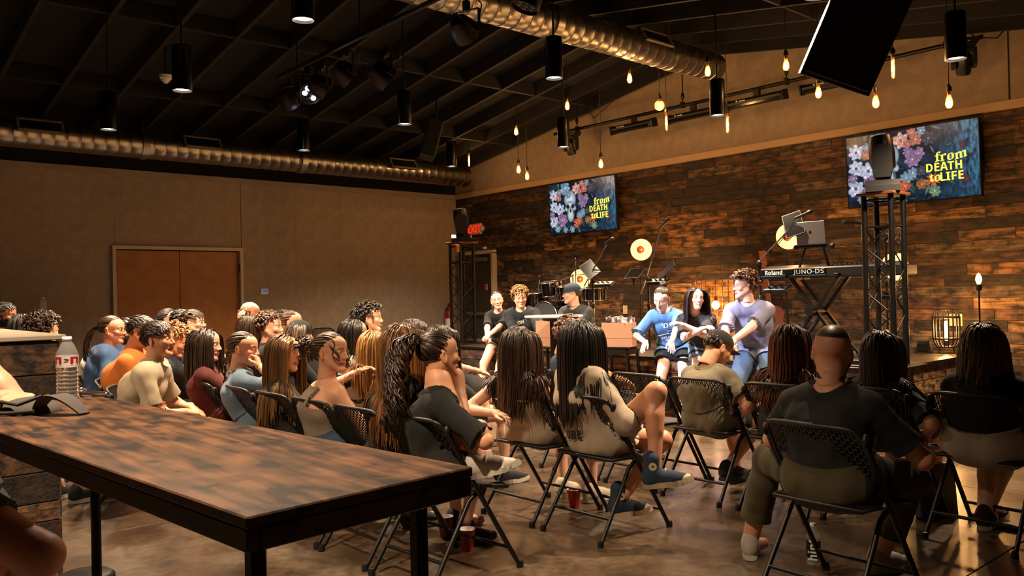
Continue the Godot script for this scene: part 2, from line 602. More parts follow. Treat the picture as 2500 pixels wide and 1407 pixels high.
	for s in [-1.0, 1.0]:
		var xe: float = -12.7 if s < 0 else 2.7
		rf.prism(PackedVector2Array([Vector2(-6.6, roof(-6.6)), Vector2(xe, roof(xe)), Vector2(xe, roof(xe) + 0.15), Vector2(-6.6, roof(-6.6) + 0.15)]), Transform3D(Basis.IDENTITY, Vector3(0, 0, -9.78)), 14.0)
	var ce := struct("ceiling", rf, MT.roof_black, "black-painted gable roof deck over open rafters")
	var raf := mat("rafter_black", Color(0.022, 0.021, 0.02), 0.85)
	for k in 21:
		var z := -9.42 + 0.63 * k
		for s in [-1.0, 1.0]:
			var xe2: float = -12.48 if s < 0 else 2.48
			var rb := MB.new()
			rb.prism(PackedVector2Array([Vector2(-6.6, roof(-6.6)), Vector2(xe2, roof(xe2)), Vector2(xe2, roof(xe2) - 0.2), Vector2(-6.6, roof(-6.6) - 0.2)]), Transform3D(Basis.IDENTITY, Vector3(0, 0, z)), 0.045)
			part("rafter", rb, raf, ce)
	var blk := MB.new()
	for k in 20:
		for x in [-10.6, -8.7, -4.4, -2.2]:
			blk.box(Vector3(x, roof(x) - 0.1, -9.42 + 0.63 * k + 0.3375), Vector3(0.04, 0.18, 0.585), Basis(Vector3(0, 0, 1), 0.16 if x < -6.6 else -0.16), 0.0)
	part("blocking", blk, raf, ce).set_meta("kind", "stuff")
	# fixed things on the walls
	var th := thing("thermostat", "small white thermostat with a blue screen right of the double door", "thermostat", Vector3(-12.5, 1.49, -5.73), PI / 2)
	var tb := MB.new(); tb.box(Vector3(0, 0, 0.012), Vector3(0.13, 0.095, 0.024), Basis.IDENTITY, 0.006); part("case", tb, MT.white, th)
	var ts := MB.new(); ts.box(Vector3(0.01, 0.008, 0.0245), Vector3(0.075, 0.05, 0.003), Basis.IDENTITY, 0.0); part("screen", ts, glow("thermo_glow", Color(0.25, 0.45, 0.8), 0.5), th)
	var pl: Array = [[Vector3(-9.95, 1.07, -9.572), "cream double outlet plate on the boards beside the drum kit", 0.16], [Vector3(-8.33, 1.09, -9.572), "cream outlet plate on the boards between drum kit and middle microphone", 0.085], [Vector3(-3.63, 0.98, -9.572), "cream outlet plate on the boards just above the bamboo lantern", 0.16]]
	for q in pl:
		var o := thing("outlet_plate", q[1], "outlet", q[0], 0.0, "outlet plates on the board wall")
		var ob := MB.new(); ob.box(Vector3.ZERO, Vector3(q[2], 0.13, 0.01), Basis.IDENTITY, 0.003); part("plate", ob, MT.cream_plate, o)
		var sl := MB.new()
		for yy in [-0.032, 0.032]:
			sl.box(Vector3(0, yy, 0.006), Vector3(0.034, 0.028, 0.004), Basis.IDENTITY, 0.002)
		part("socket", sl, MT.white_frame, o)
	var ex := thing("exit_sign", "red glowing EXIT sign on the boards above the exit door", "sign", Vector3(-11.884, 2.568, -9.550))
	var eb := MB.new(); eb.box(Vector3(0, 0, 0), Vector3(0.36, 0.20, 0.05), Basis.IDENTITY, 0.006); part("housing", eb, MT.white_frame, ex)
	words("EXIT", 0.19, glow("exit_red", Color(1.0, 0.10, 0.05), 1.6), ex, Transform3D(Basis.IDENTITY, Vector3(0, 0, 0.027)), "lettering", false, true, 0.0, 0.004)
	var el := MB.new(); el.ell(Vector3(0.2, 0, 0.0), Vector3(0.05, 0.06, 0.05)); part("emergency_lamp", el, MT.white_frame, ex)
	var fe := thing("fire_extinguisher", "red fire extinguisher on the side wall behind the left lighting tower", "extinguisher", Vector3(-12.36, 0.70, -9.28))
	var fbm := MB.new(); fbm.lathe(PackedVector2Array([Vector2(0, 0), Vector2(0.075, 0.0), Vector2(0.08, 0.02), Vector2(0.08, 0.34), Vector2(0.06, 0.39), Vector2(0.025, 0.42), Vector2(0.025, 0.45), Vector2(0, 0.45)]), Transform3D.IDENTITY, 16); part("cylinder", fbm, MT.red_plastic, fe)
	var fh := MB.new(); fh.box(Vector3(0, 0.48, 0), Vector3(0.03, 0.05, 0.03)); fh.bar(Vector3(-0.05, 0.50, 0), Vector3(0.09, 0.53, 0), 0.02, 0.015); fh.tube(PackedVector3Array([Vector3(-0.03, 0.46, 0), Vector3(-0.10, 0.40, 0), Vector3(-0.12, 0.25, 0.0), Vector3(-0.09, 0.12, 0.0)]), 0.012); part("valve_and_hose", fh, MT.black_plastic, fe)
	var fla := MB.new(); fla.lathe(PackedVector2Array([Vector2(0.0812, 0.1), Vector2(0.0812, 0.24)]), Transform3D.IDENTITY, 16); part("paper_label", fla, MT.white, fe)



# ---------------------------------------------------------------- things that hang from the roof
func pendant(at: Vector3, label: String) -> void:
	var t := thing("pendant_light", label, "pendant light", at, 0.0, "black cylinder pendants")
	var b := MB.new()
	b.lathe(PackedVector2Array([Vector2(0.074, 0.03), Vector2(0.074, 0.0), Vector2(0.078, 0.0), Vector2(0.078, 0.36), Vector2(0.072, 0.37), Vector2(0, 0.37)]), Transform3D.IDENTITY, 28)
	part("cylinder", b, MT.pendant_black, t)
	var r := MB.new()
	r.lathe(PackedVector2Array([Vector2(0.074, 0.03), Vector2(0.05, 0.10), Vector2(0, 0.105)]), Transform3D.IDENTITY, 28)
	part("reflector", r, MT.chrome, t)
	var d := MB.new()
	d.lathe(PackedVector2Array([Vector2(0.0, 0.012), Vector2(0.05, 0.014), Vector2(0.073, 0.022), Vector2(0.073, 0.03), Vector2(0, 0.03)]), Transform3D.IDENTITY, 28)
	part("lamp_glass", d, glow("pendant_glow", Color(1.0, 0.93, 0.82), 7.0), t)
	var k := MB.new()
	var top := roof(at.x) - at.y
	k.rod(Vector3(0, 0.37, 0), Vector3(0, top, 0), 0.009)
	k.lathe(PackedVector2Array([Vector2(0.06, top), Vector2(0.06, top - 0.025), Vector2(0.02, top - 0.05), Vector2(0, top - 0.05)]), Transform3D.IDENTITY, 16)
	part("rod", k, MT.black_metal, t)
	spot(at + Vector3(0, -0.012, 0), at + Vector3(0, -3, 0), WARM, HOUSE, 62.0, 0.9, 0.06)


func edison(at: Vector3, kind: int, label: String) -> void:   # at = the middle of the glass; kind 0 teardrop, 1 globe, 2 tube
	var t := thing("filament_bulb", label, "light bulb", at, 0.0, "hanging filament bulbs")
	var hh: float = [0.066, 0.062, 0.10][kind]
	var g := MB.new()
	if kind == 0:
		g.lathe(PackedVector2Array([Vector2(0, -0.066), Vector2(0.016, -0.062), Vector2(0.029, -0.042), Vector2(0.032, -0.02), Vector2(0.026, 0.015), Vector2(0.016, 0.045), Vector2(0.014, 0.066)]), Transform3D.IDENTITY, 16)
	elif kind == 1:
		g.ell(Vector3(0, 0, 0), Vector3(0.062, 0.062, 0.062), Basis.IDENTITY, 18)
	else:
		g.lathe(PackedVector2Array([Vector2(0, -0.10), Vector2(0.012, -0.096), Vector2(0.016, -0.08), Vector2(0.016, 0.07), Vector2(0.012, 0.10)]), Transform3D.IDENTITY, 14)
	part("glass", g, MT.bulb_glass, t)
	var f := MB.new()
	if kind == 2:
		var pts := PackedVector3Array()
		for i in 29: pts.append(Vector3(cos(i * 0.9) * 0.006, -0.085 + i * 0.0054, sin(i * 0.9) * 0.006))
		f.tube(pts, 0.0055, 0.0055, 6)
	else:
		f.ell(Vector3(0, -0.008, 0), Vector3(0.017, 0.042, 0.017), Basis.IDENTITY, 12)
	part("filament", f, MT.filament, t)
	var s := MB.new()
	s.lathe(PackedVector2Array([Vector2(0.013, hh - 0.012), Vector2(0.015, hh), Vector2(0.015, hh + 0.02)]), Transform3D.IDENTITY, 14)
	part("screw_cap", s, MT.brass, t)
	var h := MB.new()
	h.lathe(PackedVector2Array([Vector2(0, hh + 0.018), Vector2(0.024, hh + 0.018), Vector2(0.024, hh + 0.05), Vector2(0.018, hh + 0.065), Vector2(0.006, hh + 0.085), Vector2(0, hh + 0.085)]), Transform3D.IDENTITY, 14)
	part("socket", h, MT.black_plastic, t)
	var c := MB.new()
	var top := roof(at.x) - 0.1 - at.y
	var cp := PackedVector3Array()
	for i in 9:
		var q := float(i) / 8
		cp.append(Vector3(sin(q * 9.0 + at.x * 7.0) * 0.006 * sin(q * PI), lerpf(hh + 0.08, top, q), 0))
	c.tube(cp, 0.0045, 0.0045, 6)
	part("cord", c, MT.black_plastic, t)
	omni(at + Vector3(0, -0.008, 0), AMBER, EDISON, 0.03)


func duct(at: Vector3, length: float, r: float, label: String, vents: Array, collars: Array) -> void:   # runs along z from at (far end) towards the viewer
	var t := thing("spiral_duct", label, "duct", at)
	var pr := PackedVector2Array([Vector2(0, 0)])
	var y := 0.0
	while y < length:   # spiral seams as small raised ribs
		pr.append(Vector2(r, y))
		pr.append(Vector2(r, y + 0.137))
		pr.append(Vector2(r + 0.006, y + 0.141))
		pr.append(Vector2(r + 0.006, y + 0.147))
		y += 0.15
	var b := MB.new()
	b.lathe(pr, Transform3D(Basis(Vector3(1, 0, 0), Vector3(0, 0, 1), Vector3(0, -1, 0)), Vector3.ZERO), 36)
	part("pipe", b, MT.galvanized, t)
	for cz in collars:
		var k := MB.new()
		k.lathe(PackedVector2Array([Vector2(r, cz - 0.05), Vector2(r + 0.014, cz - 0.045), Vector2(r + 0.014, cz + 0.045), Vector2(r, cz + 0.05)]), Transform3D(Basis(Vector3(1, 0, 0), Vector3(0, 0, 1), Vector3(0, -1, 0)), Vector3.ZERO), 36)
		part("collar", k, MT.galvanized, t)
		var st := MB.new()
		st.rod(Vector3(0, r, cz), Vector3(0, roof(at.x) - at.y, cz), 0.006)
		part("hanger_rod", st, MT.chrome, t)
	for q in vents:   # [z, angle round the pipe]
		var bs := Basis(Vector3(0, 0, 1), q[1])
		var o: Vector3 = bs * Vector3(0, r + 0.012, 0) + Vector3(0, 0, q[0])
		var f := MB.new()
		for sx in [-1.0, 1.0]:
			f.box(o + bs * Vector3(sx * 0.085, 0.0, 0), Vector3(0.03, 0.03, 0.52), bs)
		for sz in [-1.0, 1.0]:
			f.box(o + Vector3(0, 0, sz * 0.245), Vector3(0.2, 0.03, 0.03), bs)
		var fr := part("register_frame", f, mat("register", Color(0.42, 0.39, 0.34), 0.5, 0.4), t)
		var bk := MB.new()
		bk.box(o - bs * Vector3(0, 0.008, 0), Vector3(0.15, 0.008, 0.47), bs, 0.0)
		part("register_back", bk, MT.black_matte, fr)
		for i in 22:
			var sl := MB.new()
			sl.box(o + Vector3(0, 0, -0.225 + i * 0.0214), Vector3(0.14, 0.018, 0.004), bs, 0.0)
			part("louver", sl, mat("louver", Color(0.10, 0.095, 0.09), 0.6), fr)


func moving_head(at: Vector3, turn: float, up: bool, label: String, tilt := 0.4) -> Node3D:   # base, yoke and head; up: stands on its base, else hangs from it
	var t := thing("moving_head_light", label, "stage light", at, turn, "")
	var sgn := 1.0 if up else -1.0
	var b := MB.new()
	b.prism(PackedVector2Array([Vector2(-0.19, 0), Vector2(0.19, 0), Vector2(0.185, 0.05), Vector2(0.14, 0.10), Vector2(-0.14, 0.10), Vector2(-0.185, 0.05)]), Transform3D(Basis(Vector3(1, 0, 0), Vector3(0, sgn, 0), Vector3(0, 0, 1)), Vector3(0, 0, -0.14)), 0.28)
	part("base", b, MT.black_plastic, t)
	var y := MB.new()
	y.lathe(PackedVector2Array([Vector2(0, 0.0), Vector2(0.07, 0.0), Vector2(0.07, 0.03), Vector2(0, 0.03)]), Transform3D(Basis(Vector3(1, 0, 0), Vector3(0, sgn, 0), Vector3(0, 0, 1)), Vector3(0, 0.10 * sgn, 0)), 20)
	for s in [-1.0, 1.0]:
		y.prism(PackedVector2Array([Vector2(-0.06, 0.12), Vector2(0.06, 0.12), Vector2(0.085, 0.2), Vector2(0.08, 0.36), Vector2(0.05, 0.40), Vector2(-0.05, 0.40), Vector2(-0.08, 0.36), Vector2(-0.085, 0.2)]), Transform3D(Basis(Vector3(0, 0, 1), Vector3(0, sgn, 0), Vector3(1, 0, 0)), Vector3(s * 0.135 - 0.022, 0, 0)), 0.044)
	y.box(Vector3(0, 0.145 * sgn, 0), Vector3(0.29, 0.045, 0.13), Basis.IDENTITY, 0.01)
	part("yoke", y, MT.black_plastic, t)
	var hb := Basis(Vector3(1, 0, 0), tilt)
	var hc := Vector3(0, 0.325 * sgn, 0)
	var h := MB.new()
	h.lathe(PackedVector2Array([Vector2(0, -0.15), Vector2(0.07, -0.145), Vector2(0.10, -0.10), Vector2(0.108, 0.0), Vector2(0.10, 0.11), Vector2(0.09, 0.16), Vector2(0.0, 0.16)]), Transform3D(hb, hc), 24)
	part("head", h, mat("head_black", Color(0.045, 0.045, 0.05), 0.38), t)
	var l := MB.new()
	l.lathe(PackedVector2Array([Vector2(0, 0.175), Vector2(0.05, 0.172), Vector2(0.078, 0.162)]), Transform3D(hb, hc), 24)
	part("lens", l, MT.black_gloss, t)
	var n := MB.new()
	n.box(Vector3(-0.07, 0.05 * sgn, 0.142), Vector3(0.06, 0.016, 0.003), Basis.IDENTITY, 0.0)
	n.box(Vector3(0.05, 0.05 * sgn, 0.142), Vector3(0.035, 0.018, 0.003), Basis.IDENTITY, 0.0)
	part("name_plate", n, mat("name_plate", Color(0.45, 0.45, 0.45), 0.5), t)
	return t


func par_can(at: Vector3, aim: Vector3, label: String, lit: int) -> void:   # lit 0 dark, 1 five white LEDs, 2 whole face
	var t := thing("stage_par_light", label, "stage light", at)
	var dir := (aim - at).normalized()
	var s := dir.cross(Vector3.UP).normalized()
	var b := Basis(s, dir, s.cross(dir))
	var x := Transform3D(b, Vector3.ZERO)
	var c := MB.new()
	c.lathe(PackedVector2Array([Vector2(0, -0.16), Vector2(0.07, -0.16), Vector2(0.11, -0.08), Vector2(0.115, 0.02), Vector2(0.105, 0.02), Vector2(0.10, 0.0), Vector2(0, 0.0)]), x, 24)
	part("housing", c, MT.black_metal, t)
	for k in 7:
		var l := MB.new()
		var an := TAU * k / 6.0
		var o := Vector3(cos(an) * 0.058, 0.006, sin(an) * 0.058) if k < 6 else Vector3(0, 0.006, 0)
		l.lathe(PackedVector2Array([Vector2(0, 0.006), Vector2(0.018, 0.005), Vector2(0.026, -0.004)]), Transform3D(b, b * o), 14)
		var on := lit == 2 or (lit == 1 and k < 5)
		part("led_lens", l, glow("stage_led", Color(0.88, 0.94, 1.0), 14.0) if on else MT.black_gloss, t)
	if lit == 2:
		var f := MB.new()
		f.disc(b * Vector3(0, 0.004, 0), dir, 0.1, 24)
		part("diffuser", f, glow("stage_led", Color(0.88, 0.94, 1.0), 14.0), t)
	var y := MB.new()
	for q in [-1.0, 1.0]:
		y.bar(s * 0.125 * q + Vector3(0, 0, 0), s * 0.125 * q + Vector3(0, 0.2, 0), 0.03, 0.006)
	y.bar(s * 0.125 + Vector3(0, 0.2, 0), s * -0.125 + Vector3(0, 0.2, 0), 0.03, 0.006)
	y.box(Vector3(0, 0.24, 0), Vector3(0.05, 0.09, 0.05))
	part("yoke", y, MT.black_metal, t)
	var cb := MB.new()
	cb.tube(PackedVector3Array([b * Vector3(0, -0.15, 0), b * Vector3(0.02, -0.24, 0.03) + Vector3(0, -0.03, 0), Vector3(0.16, -0.02, 0.02), Vector3(0.2, 0.2, 0), Vector3(0.14, 0.27, 0)]), 0.006, 0.006, 6)
	part("cable", cb, MT.black_plastic, t)


func ceiling_fittings() -> void:
	mat("pendant_black", Color(0.03, 0.032, 0.036), 0.28, 0.2)
	mat("name_plate_white", Color(0.7, 0.7, 0.7), 0.5)
	mat("brass", Color(0.75, 0.55, 0.25), 0.3, 1.0)
	var bg := mat("bulb_glass", Color(1.0, 0.82, 0.55, 0.12), 0.02)
	bg.transparency = BaseMaterial3D.TRANSPARENCY_ALPHA
	glow("filament", Color(1.0, 0.72, 0.36), 16.0)
	var pd := [
		[Vector3(-5.240, 3.286, -2.724), "black cylinder pendant with the largest glow, top left between the roof lights"],
		[Vector3(-6.860, 3.082, -2.471), "black cylinder pendant just right of the white smoke detector"],
		[Vector3(-8.652, 3.047, -2.399), "leftmost black cylinder pendant, just above the long side duct"],
		[Vector3(-9.502, 3.214, -4.916), "black cylinder pendant low over the middle of the long side duct"],
		[Vector3(-7.665, 3.266, -5.191), "black cylinder pendant left of the small hanging loudspeaker"],
		[Vector3(-5.316, 3.287, -5.216), "large black cylinder pendant under the big ceiling duct"],
		[Vector3(-7.360, 3.186, -7.361), "black cylinder pendant in front of the left hanging moving light"],
		[Vector3(-4.971, 3.142, -7.204), "black cylinder pendant left of the second black light bar"],
		[Vector3(-2.564, 3.125, -6.916), "black cylinder pendant at the top right in front of the right moving light"],
		[Vector3(-9.880, 3.285, -7.518), "smallest black cylinder pendant over the end of the side duct"],
		[Vector3(-2.515, 3.112, -4.696), "pendant light beside the large black loudspeaker at the top edge"]]
	for q in pd: pendant(q[0], q[1])
	for p in [[Vector3(-5.6, 3.2, 0.5), "middle"], [Vector3(-2.4, 3.2, -0.6), "right"], [Vector3(-9.6, 3.2, 0.3), "left"]]:  # extra pendants behind the view, added only to light the dark foreground table
		pendant(p[0], "black cylinder pendant out of view, added to brighten the high table, the " + p[1] + " one")
	var eb := [
		[Vector3(-8.962, 3.724, -8.000), 0, "teardrop bulb left of the gable line, above the lower pair of bulbs"], [Vector3(-7.714, 3.840, -7.800), 0, "teardrop bulb just above the pendant with the left moving light"],
		[Vector3(-6.466, 3.909, -7.600), 0, "teardrop bulb in front of the dark rafters under the big duct"], [Vector3(-5.216, 3.693, -7.400), 0, "teardrop bulb in front of the end of the big duct"],
		[Vector3(-4.420, 3.614, -7.600), 0, "teardrop bulb left of the large loudspeaker"], [Vector3(-10.827, 3.603, -8.600), 2, "tube bulb farthest left, at the end of the side duct"],
		[Vector3(-9.373, 3.257, -8.400), 0, "left bulb of the low close pair near the side wall"], [Vector3(-9.183, 3.135, -8.400), 0, "right bulb of the low close pair near the side wall"],
		[Vector3(-7.505, 3.079, -8.200), 0, "low bulb above the left television"], [Vector3(-6.346, 3.608, -8.000), 1, "round globe bulb beside a tube bulb"],
		[Vector3(-6.325, 3.413, -8.100), 2, "tube bulb hanging next to the round globe bulb"], [Vector3(-5.325, 3.201, -7.900), 2, "tube bulb right of the pendant in the middle"],
		[Vector3(-4.189, 3.321, -7.800), 0, "teardrop bulb in front of the rightmost light bar"], [Vector3(-3.521, 3.073, -7.600), 0, "teardrop bulb above the left edge of the right television"],
		[Vector3(-3.312, 3.322, -7.500), 2, "tube bulb right of the large loudspeaker"], [Vector3(-2.920, 2.973, -7.700), 0, "amber teardrop bulb above the right television, rightmost of all"]]
	for q in eb: edison(q[0], q[1], "hanging filament bulb: " + q[2])
	duct(Vector3(-11.62, 3.46, -9.15), 11.5, 0.17, "long spiral metal duct along the side wall", [[6.75, -1.0], [4.75, -1.0], [1.42, -1.0]], [3.2, 5.5, 8.4])
	duct(Vector3(-6.2, 4.19, -8.95), 9.0, 0.17, "short thick spiral metal duct high in the middle of the roof", [[1.35, -1.0]], [0.9, 2.9, 5.2])
	var sd := thing("smoke_detector", "white cone-shaped smoke detector under the dark roof, left of a pendant", "smoke detector", Vector3(-9.602, 3.893, -3.278))
	var sb := MB.new()
	sb.lathe(PackedVector2Array([Vector2(0, -0.06), Vector2(0.025, -0.06), Vector2(0.03, -0.035), Vector2(0.045, -0.035), Vector2(0.05, -0.01), Vector2(0.065, -0.01), Vector2(0.066, 0.03), Vector2(0, 0.03)]), Transform3D.IDENTITY, 20)
	part("detector_body", sb, MT.white, sd)
	var sr := MB.new(); sr.rod(Vector3(0, 0.03, 0), Vector3(0, roof(sd.position.x) - sd.position.y, 0), 0.012); part("stem", sr, MT.black_metal, sd)
	# batten along the end wall with four bar lights
	var bt := thing("lighting_batten", "long black pipe along the plaster carrying four bar lights", "pipe", Vector3(0, 3.88, -9.2))
	var bm := MB.new(); bm.tube(PackedVector3Array([Vector3(-9.4, 0.0, 0), Vector3(-6.3, -0.01, 0), Vector3(-3.15, 0.0, 0)]), 0.024, 0.024, 10); part("pipe", bm, MT.black_metal, bt)
	for x in [-8.9, -6.9, -5.35, -3.5]:
		var cm := MB.new()
		cm.rod(Vector3(x, 0, 0), Vector3(x, roof(x) - 3.88, 0), 0.008)
		cm.box(Vector3(x, 0.0, 0), Vector3(0.05, 0.08, 0.06))
		cm.ell(Vector3(x, 0.12, 0), Vector3(0.025, 0.05, 0.025))
		part("hanger", cm, MT.black_metal, bt)
	var bars := [[Vector3(-7.702, 3.709, -9.100), 0.76, "leftmost and lowest of four"], [Vector3(-6.676, 3.691, -9.100), 0.78, "second from left of four, behind a tube bulb,"], [Vector3(-5.717, 3.705, -9.100), 0.80, "second from right of four, right of a pendant,"], [Vector3(-4.675, 3.705, -9.100), 0.82, "rightmost of four, under the large loudspeaker,"]]
	for q in bars:
		var o := thing("bar_light", q[2] + " black LED bar lights clamped under the wall pipe", "stage light", q[0], 0.0, "LED bars on the wall pipe")
		var hb := MB.new(); hb.box(Vector3.ZERO, Vector3(q[1], 0.11, 0.13), Basis(Vector3(1, 0, 0), 0.25), 0.03); part("housing", hb, MT.black_plastic, o)
		var gb := MB.new(); gb.box(Vector3(0, -0.035, 0.062), Vector3(q[1] - 0.08, 0.035, 0.02), Basis(Vector3(1, 0, 0), 0.25), 0.004); part("window", gb, MT.black_gloss, o)
		for s in [-1.0, 1.0]:
			var ec := MB.new(); ec.box(Vector3(s * (q[1] * 0.5), 0, 0), Vector3(0.02, 0.125, 0.145), Basis(Vector3(1, 0, 0), 0.25), 0.02); part("end_cap", ec, MT.black_metal, o)
		var cb := MB.new(); cb.box(Vector3(0, 0.09, -0.03), Vector3(0.09, 0.12, 0.05), Basis.IDENTITY, 0.01); part("clamp", cb, MT.black_metal, o)
		var mk := MB.new()
		mk.box(Vector3(-0.23, 0.018, 0.068), Vector3(0.022, 0.022, 0.002), Basis(Vector3(1, 0, 0), 0.25), 0.0)
		mk.box(Vector3(-0.155, 0.016, 0.068), Vector3(0.09, 0.012, 0.002), Basis(Vector3(1, 0, 0), 0.25), 0.0)
		part("maker_mark", mk, MT.name_plate_white, o)
	for q in [[Vector3(-8.950, 3.835, -9.100), "black moving light hanging at the left end of the wall pipe", 0.3], [Vector3(-3.298, 3.863, -9.100), "black moving light hanging at the right end of the wall pipe", 0.5]]:
		var mh := moving_head(q[0], q[2], false, q[1], PI + 0.5)
		mh.scale = Vector3(0.72, 0.72, 0.72)
	# front-of-house pipe with par cans
	var pipe := thing("lighting_pipe", "black overhead pipe carrying the row of stage lights", "pipe", Vector3(0, 0, 0))
	var pm := MB.new()
	pm.tube(PackedVector3Array([Vector3(-8.7, 3.85, -4.2), Vector3(-6.0, 3.85, -4.15), Vector3(-2.6, 3.85, -4.1)]), 0.025, 0.025, 10)
	for x in [-8.2, -6.9, -5.4, -3.6]: pm.rod(Vector3(x, 3.85, -4.18), Vector3(x, roof(x), -4.18), 0.008)
	part("pipe", pm, MT.black_metal, pipe)
	par_can(Vector3(-8.393, 3.491, -4.206), Vector3(-9.2, 1.0, -6.4), "small lit stage light at the far left end of the overhead row", 2)
	par_can(Vector3(-7.801, 3.485, -4.123), Vector3(-4.6, 1.2, -2.6), "stage light with five white LEDs showing", 1)
	par_can(Vector3(-7.342, 3.431, -4.041), Vector3(-6.2, 2.0, -7.2), "unlit stage light just right of the one with five LEDs", 0)
	par_can(Vector3(-6.922, 3.460, -4.064), Vector3(-6.2, 1.2, -7.6), "unlit stage light in the middle of the overhead row", 0)
	par_can(Vector3(-6.005, 3.223, -3.900), Vector3(-5.0, 1.0, -7.1), "brightest stage light, a glowing white disc seen edge on", 2)
	par_can(Vector3(-5.394, 3.524, -4.290), Vector3(-6.4, 1.2, -7.6), "unlit black stage light under the near end of the big duct", 0)
	par_can(Vector3(-4.630, 3.547, -4.251), Vector3(-5.0, 1.6, -3.6), "round dark LED panel light in front of the big duct", 0)
	spot(Vector3(-5.869, 3.166, -3.828), Vector3(-5.05, 0.95, -7.1), Color(0.80, 0.86, 1.0), WASH, 10.5, 0.35, 0.08)
	spot(Vector3(-7.660, 3.435, -4.057), Vector3(-8.3, 1.05, -7.1), Color(1.0, 0.90, 0.84), WASH * 0.55, 13.0, 0.45, 0.08)
	spot(Vector3(-8.290, 3.450, -4.173), Vector3(-11.9, 1.2, -8.2), Color(0.75, 0.85, 1.0), WASH * 0.12, 9.0, 0.9, 0.06)
	# loudspeakers
	var sp := thing("loudspeaker", "large black loudspeaker hanging tilted at the top right", "loudspeaker", Vector3(-2.325, 2.904, -4.763), 0.62)
	sp.rotation = Vector3(-0.30, -2.45, 0.38)
	var lb := MB.new()
	lb.prism(PackedVector2Array([Vector2(-0.21, -0.16), Vector2(0.21, -0.16), Vector2(0.16, 0.18), Vector2(-0.16, 0.18)]), Transform3D(Basis(Vector3(1, 0, 0), Vector3(0, 0, 1), Vector3(0, -1, 0)), Vector3(0, 0.35, 0)), 0.7)
	part("cabinet", lb, MT.black_matte, sp)
	var lg := MB.new(); lg.box(Vector3(0, 0, -0.168), Vector3(0.39, 0.66, 0.012), Basis.IDENTITY, 0.006); part("grille", lg, MT.black_metal, sp)
	var le := MB.new(); le.box(Vector3(0.13, -0.3, 0.183), Vector3(0.025, 0.02, 0.004), Basis.IDENTITY, 0.002); part("badge", le, MT.grey_plastic, sp)
	var ly := MB.new(); ly.rod(Vector3(-0.2, 0.36, 0), Vector3(-0.2, 1.4, 0.2), 0.008); ly.rod(Vector3(0.2, 0.36, 0), Vector3(0.2, 1.4, 0.2), 0.008); part("hanging_rods", ly, MT.black_metal, sp)
	var s2 := thing("loudspeaker", "small black column loudspeaker hanging tilted near the side duct", "loudspeaker", Vector3(-9.103, 3.464, -6.583))
	s2.rotation = Vector3(-0.3, -0.5, 0.24)
	var b2 := MB.new(); b2.box(Vector3.ZERO, Vector3(0.17, 0.56, 0.2), Basis.IDENTITY, 0.01); part("cabinet", b2, MT.black_plastic, s2)
	var g2 := MB.new(); g2.box(Vector3(0, 0, -0.104), Vector3(0.15, 0.52, 0.01), Basis.IDENTITY, 0.004); part("grille", g2, MT.black_metal, s2)
	var r2 := MB.new(); r2.rod(Vector3(0, 0.28, 0.0), Vector3(0.0, 0.75, 0.1), 0.012); part("bracket", r2, MT.black_metal, s2)
	# conduit under the gable edge
	var cd := thing("conduit", "black conduit following the gable edge above the bar lights", "pipe")
	var cm2 := MB.new()
	cm2.tube(PackedVector3Array([Vector3(-12.0, roof(-12.0) - 0.1, -9.52), Vector3(-6.9, roof(-6.9) - 0.1, -9.52), Vector3(-6.5, roof(-6.5) - 0.11, -9.52), Vector3(-2.8, roof(-2.8) - 0.1, -9.52)]), 0.018, 0.018, 8)
	part("tube", cm2, MT.black_metal, cd)
	var wb := MB.new()
	wb.tube(PackedVector3Array([Vector3(-3.4, roof(-3.4) - 0.12, -9.45), Vector3(-3.3, roof(-3.3) - 0.24, -9.42), Vector3(-3.1, roof(-3.1) - 0.26, -9.45), Vector3(-3.0, roof(-3.0) - 0.12, -9.5)]), 0.008, 0.008, 6)
	wb.tube(PackedVector3Array([Vector3(-8.9, roof(-8.9) - 0.12, -9.45), Vector3(-8.75, roof(-8.75) - 0.33, -9.42), Vector3(-8.4, roof(-8.4) - 0.2, -9.45), Vector3(-8.3, roof(-8.3) - 0.1, -9.5)]), 0.006, 0.006, 6)
	part("loose_cable", wb, MT.black_plastic, cd)



# ---------------------------------------------------------------- stage and what stands on it
const SX0 := -10.6
const SX1 := -3.28
const SZ := -7.1
const SH := 0.65


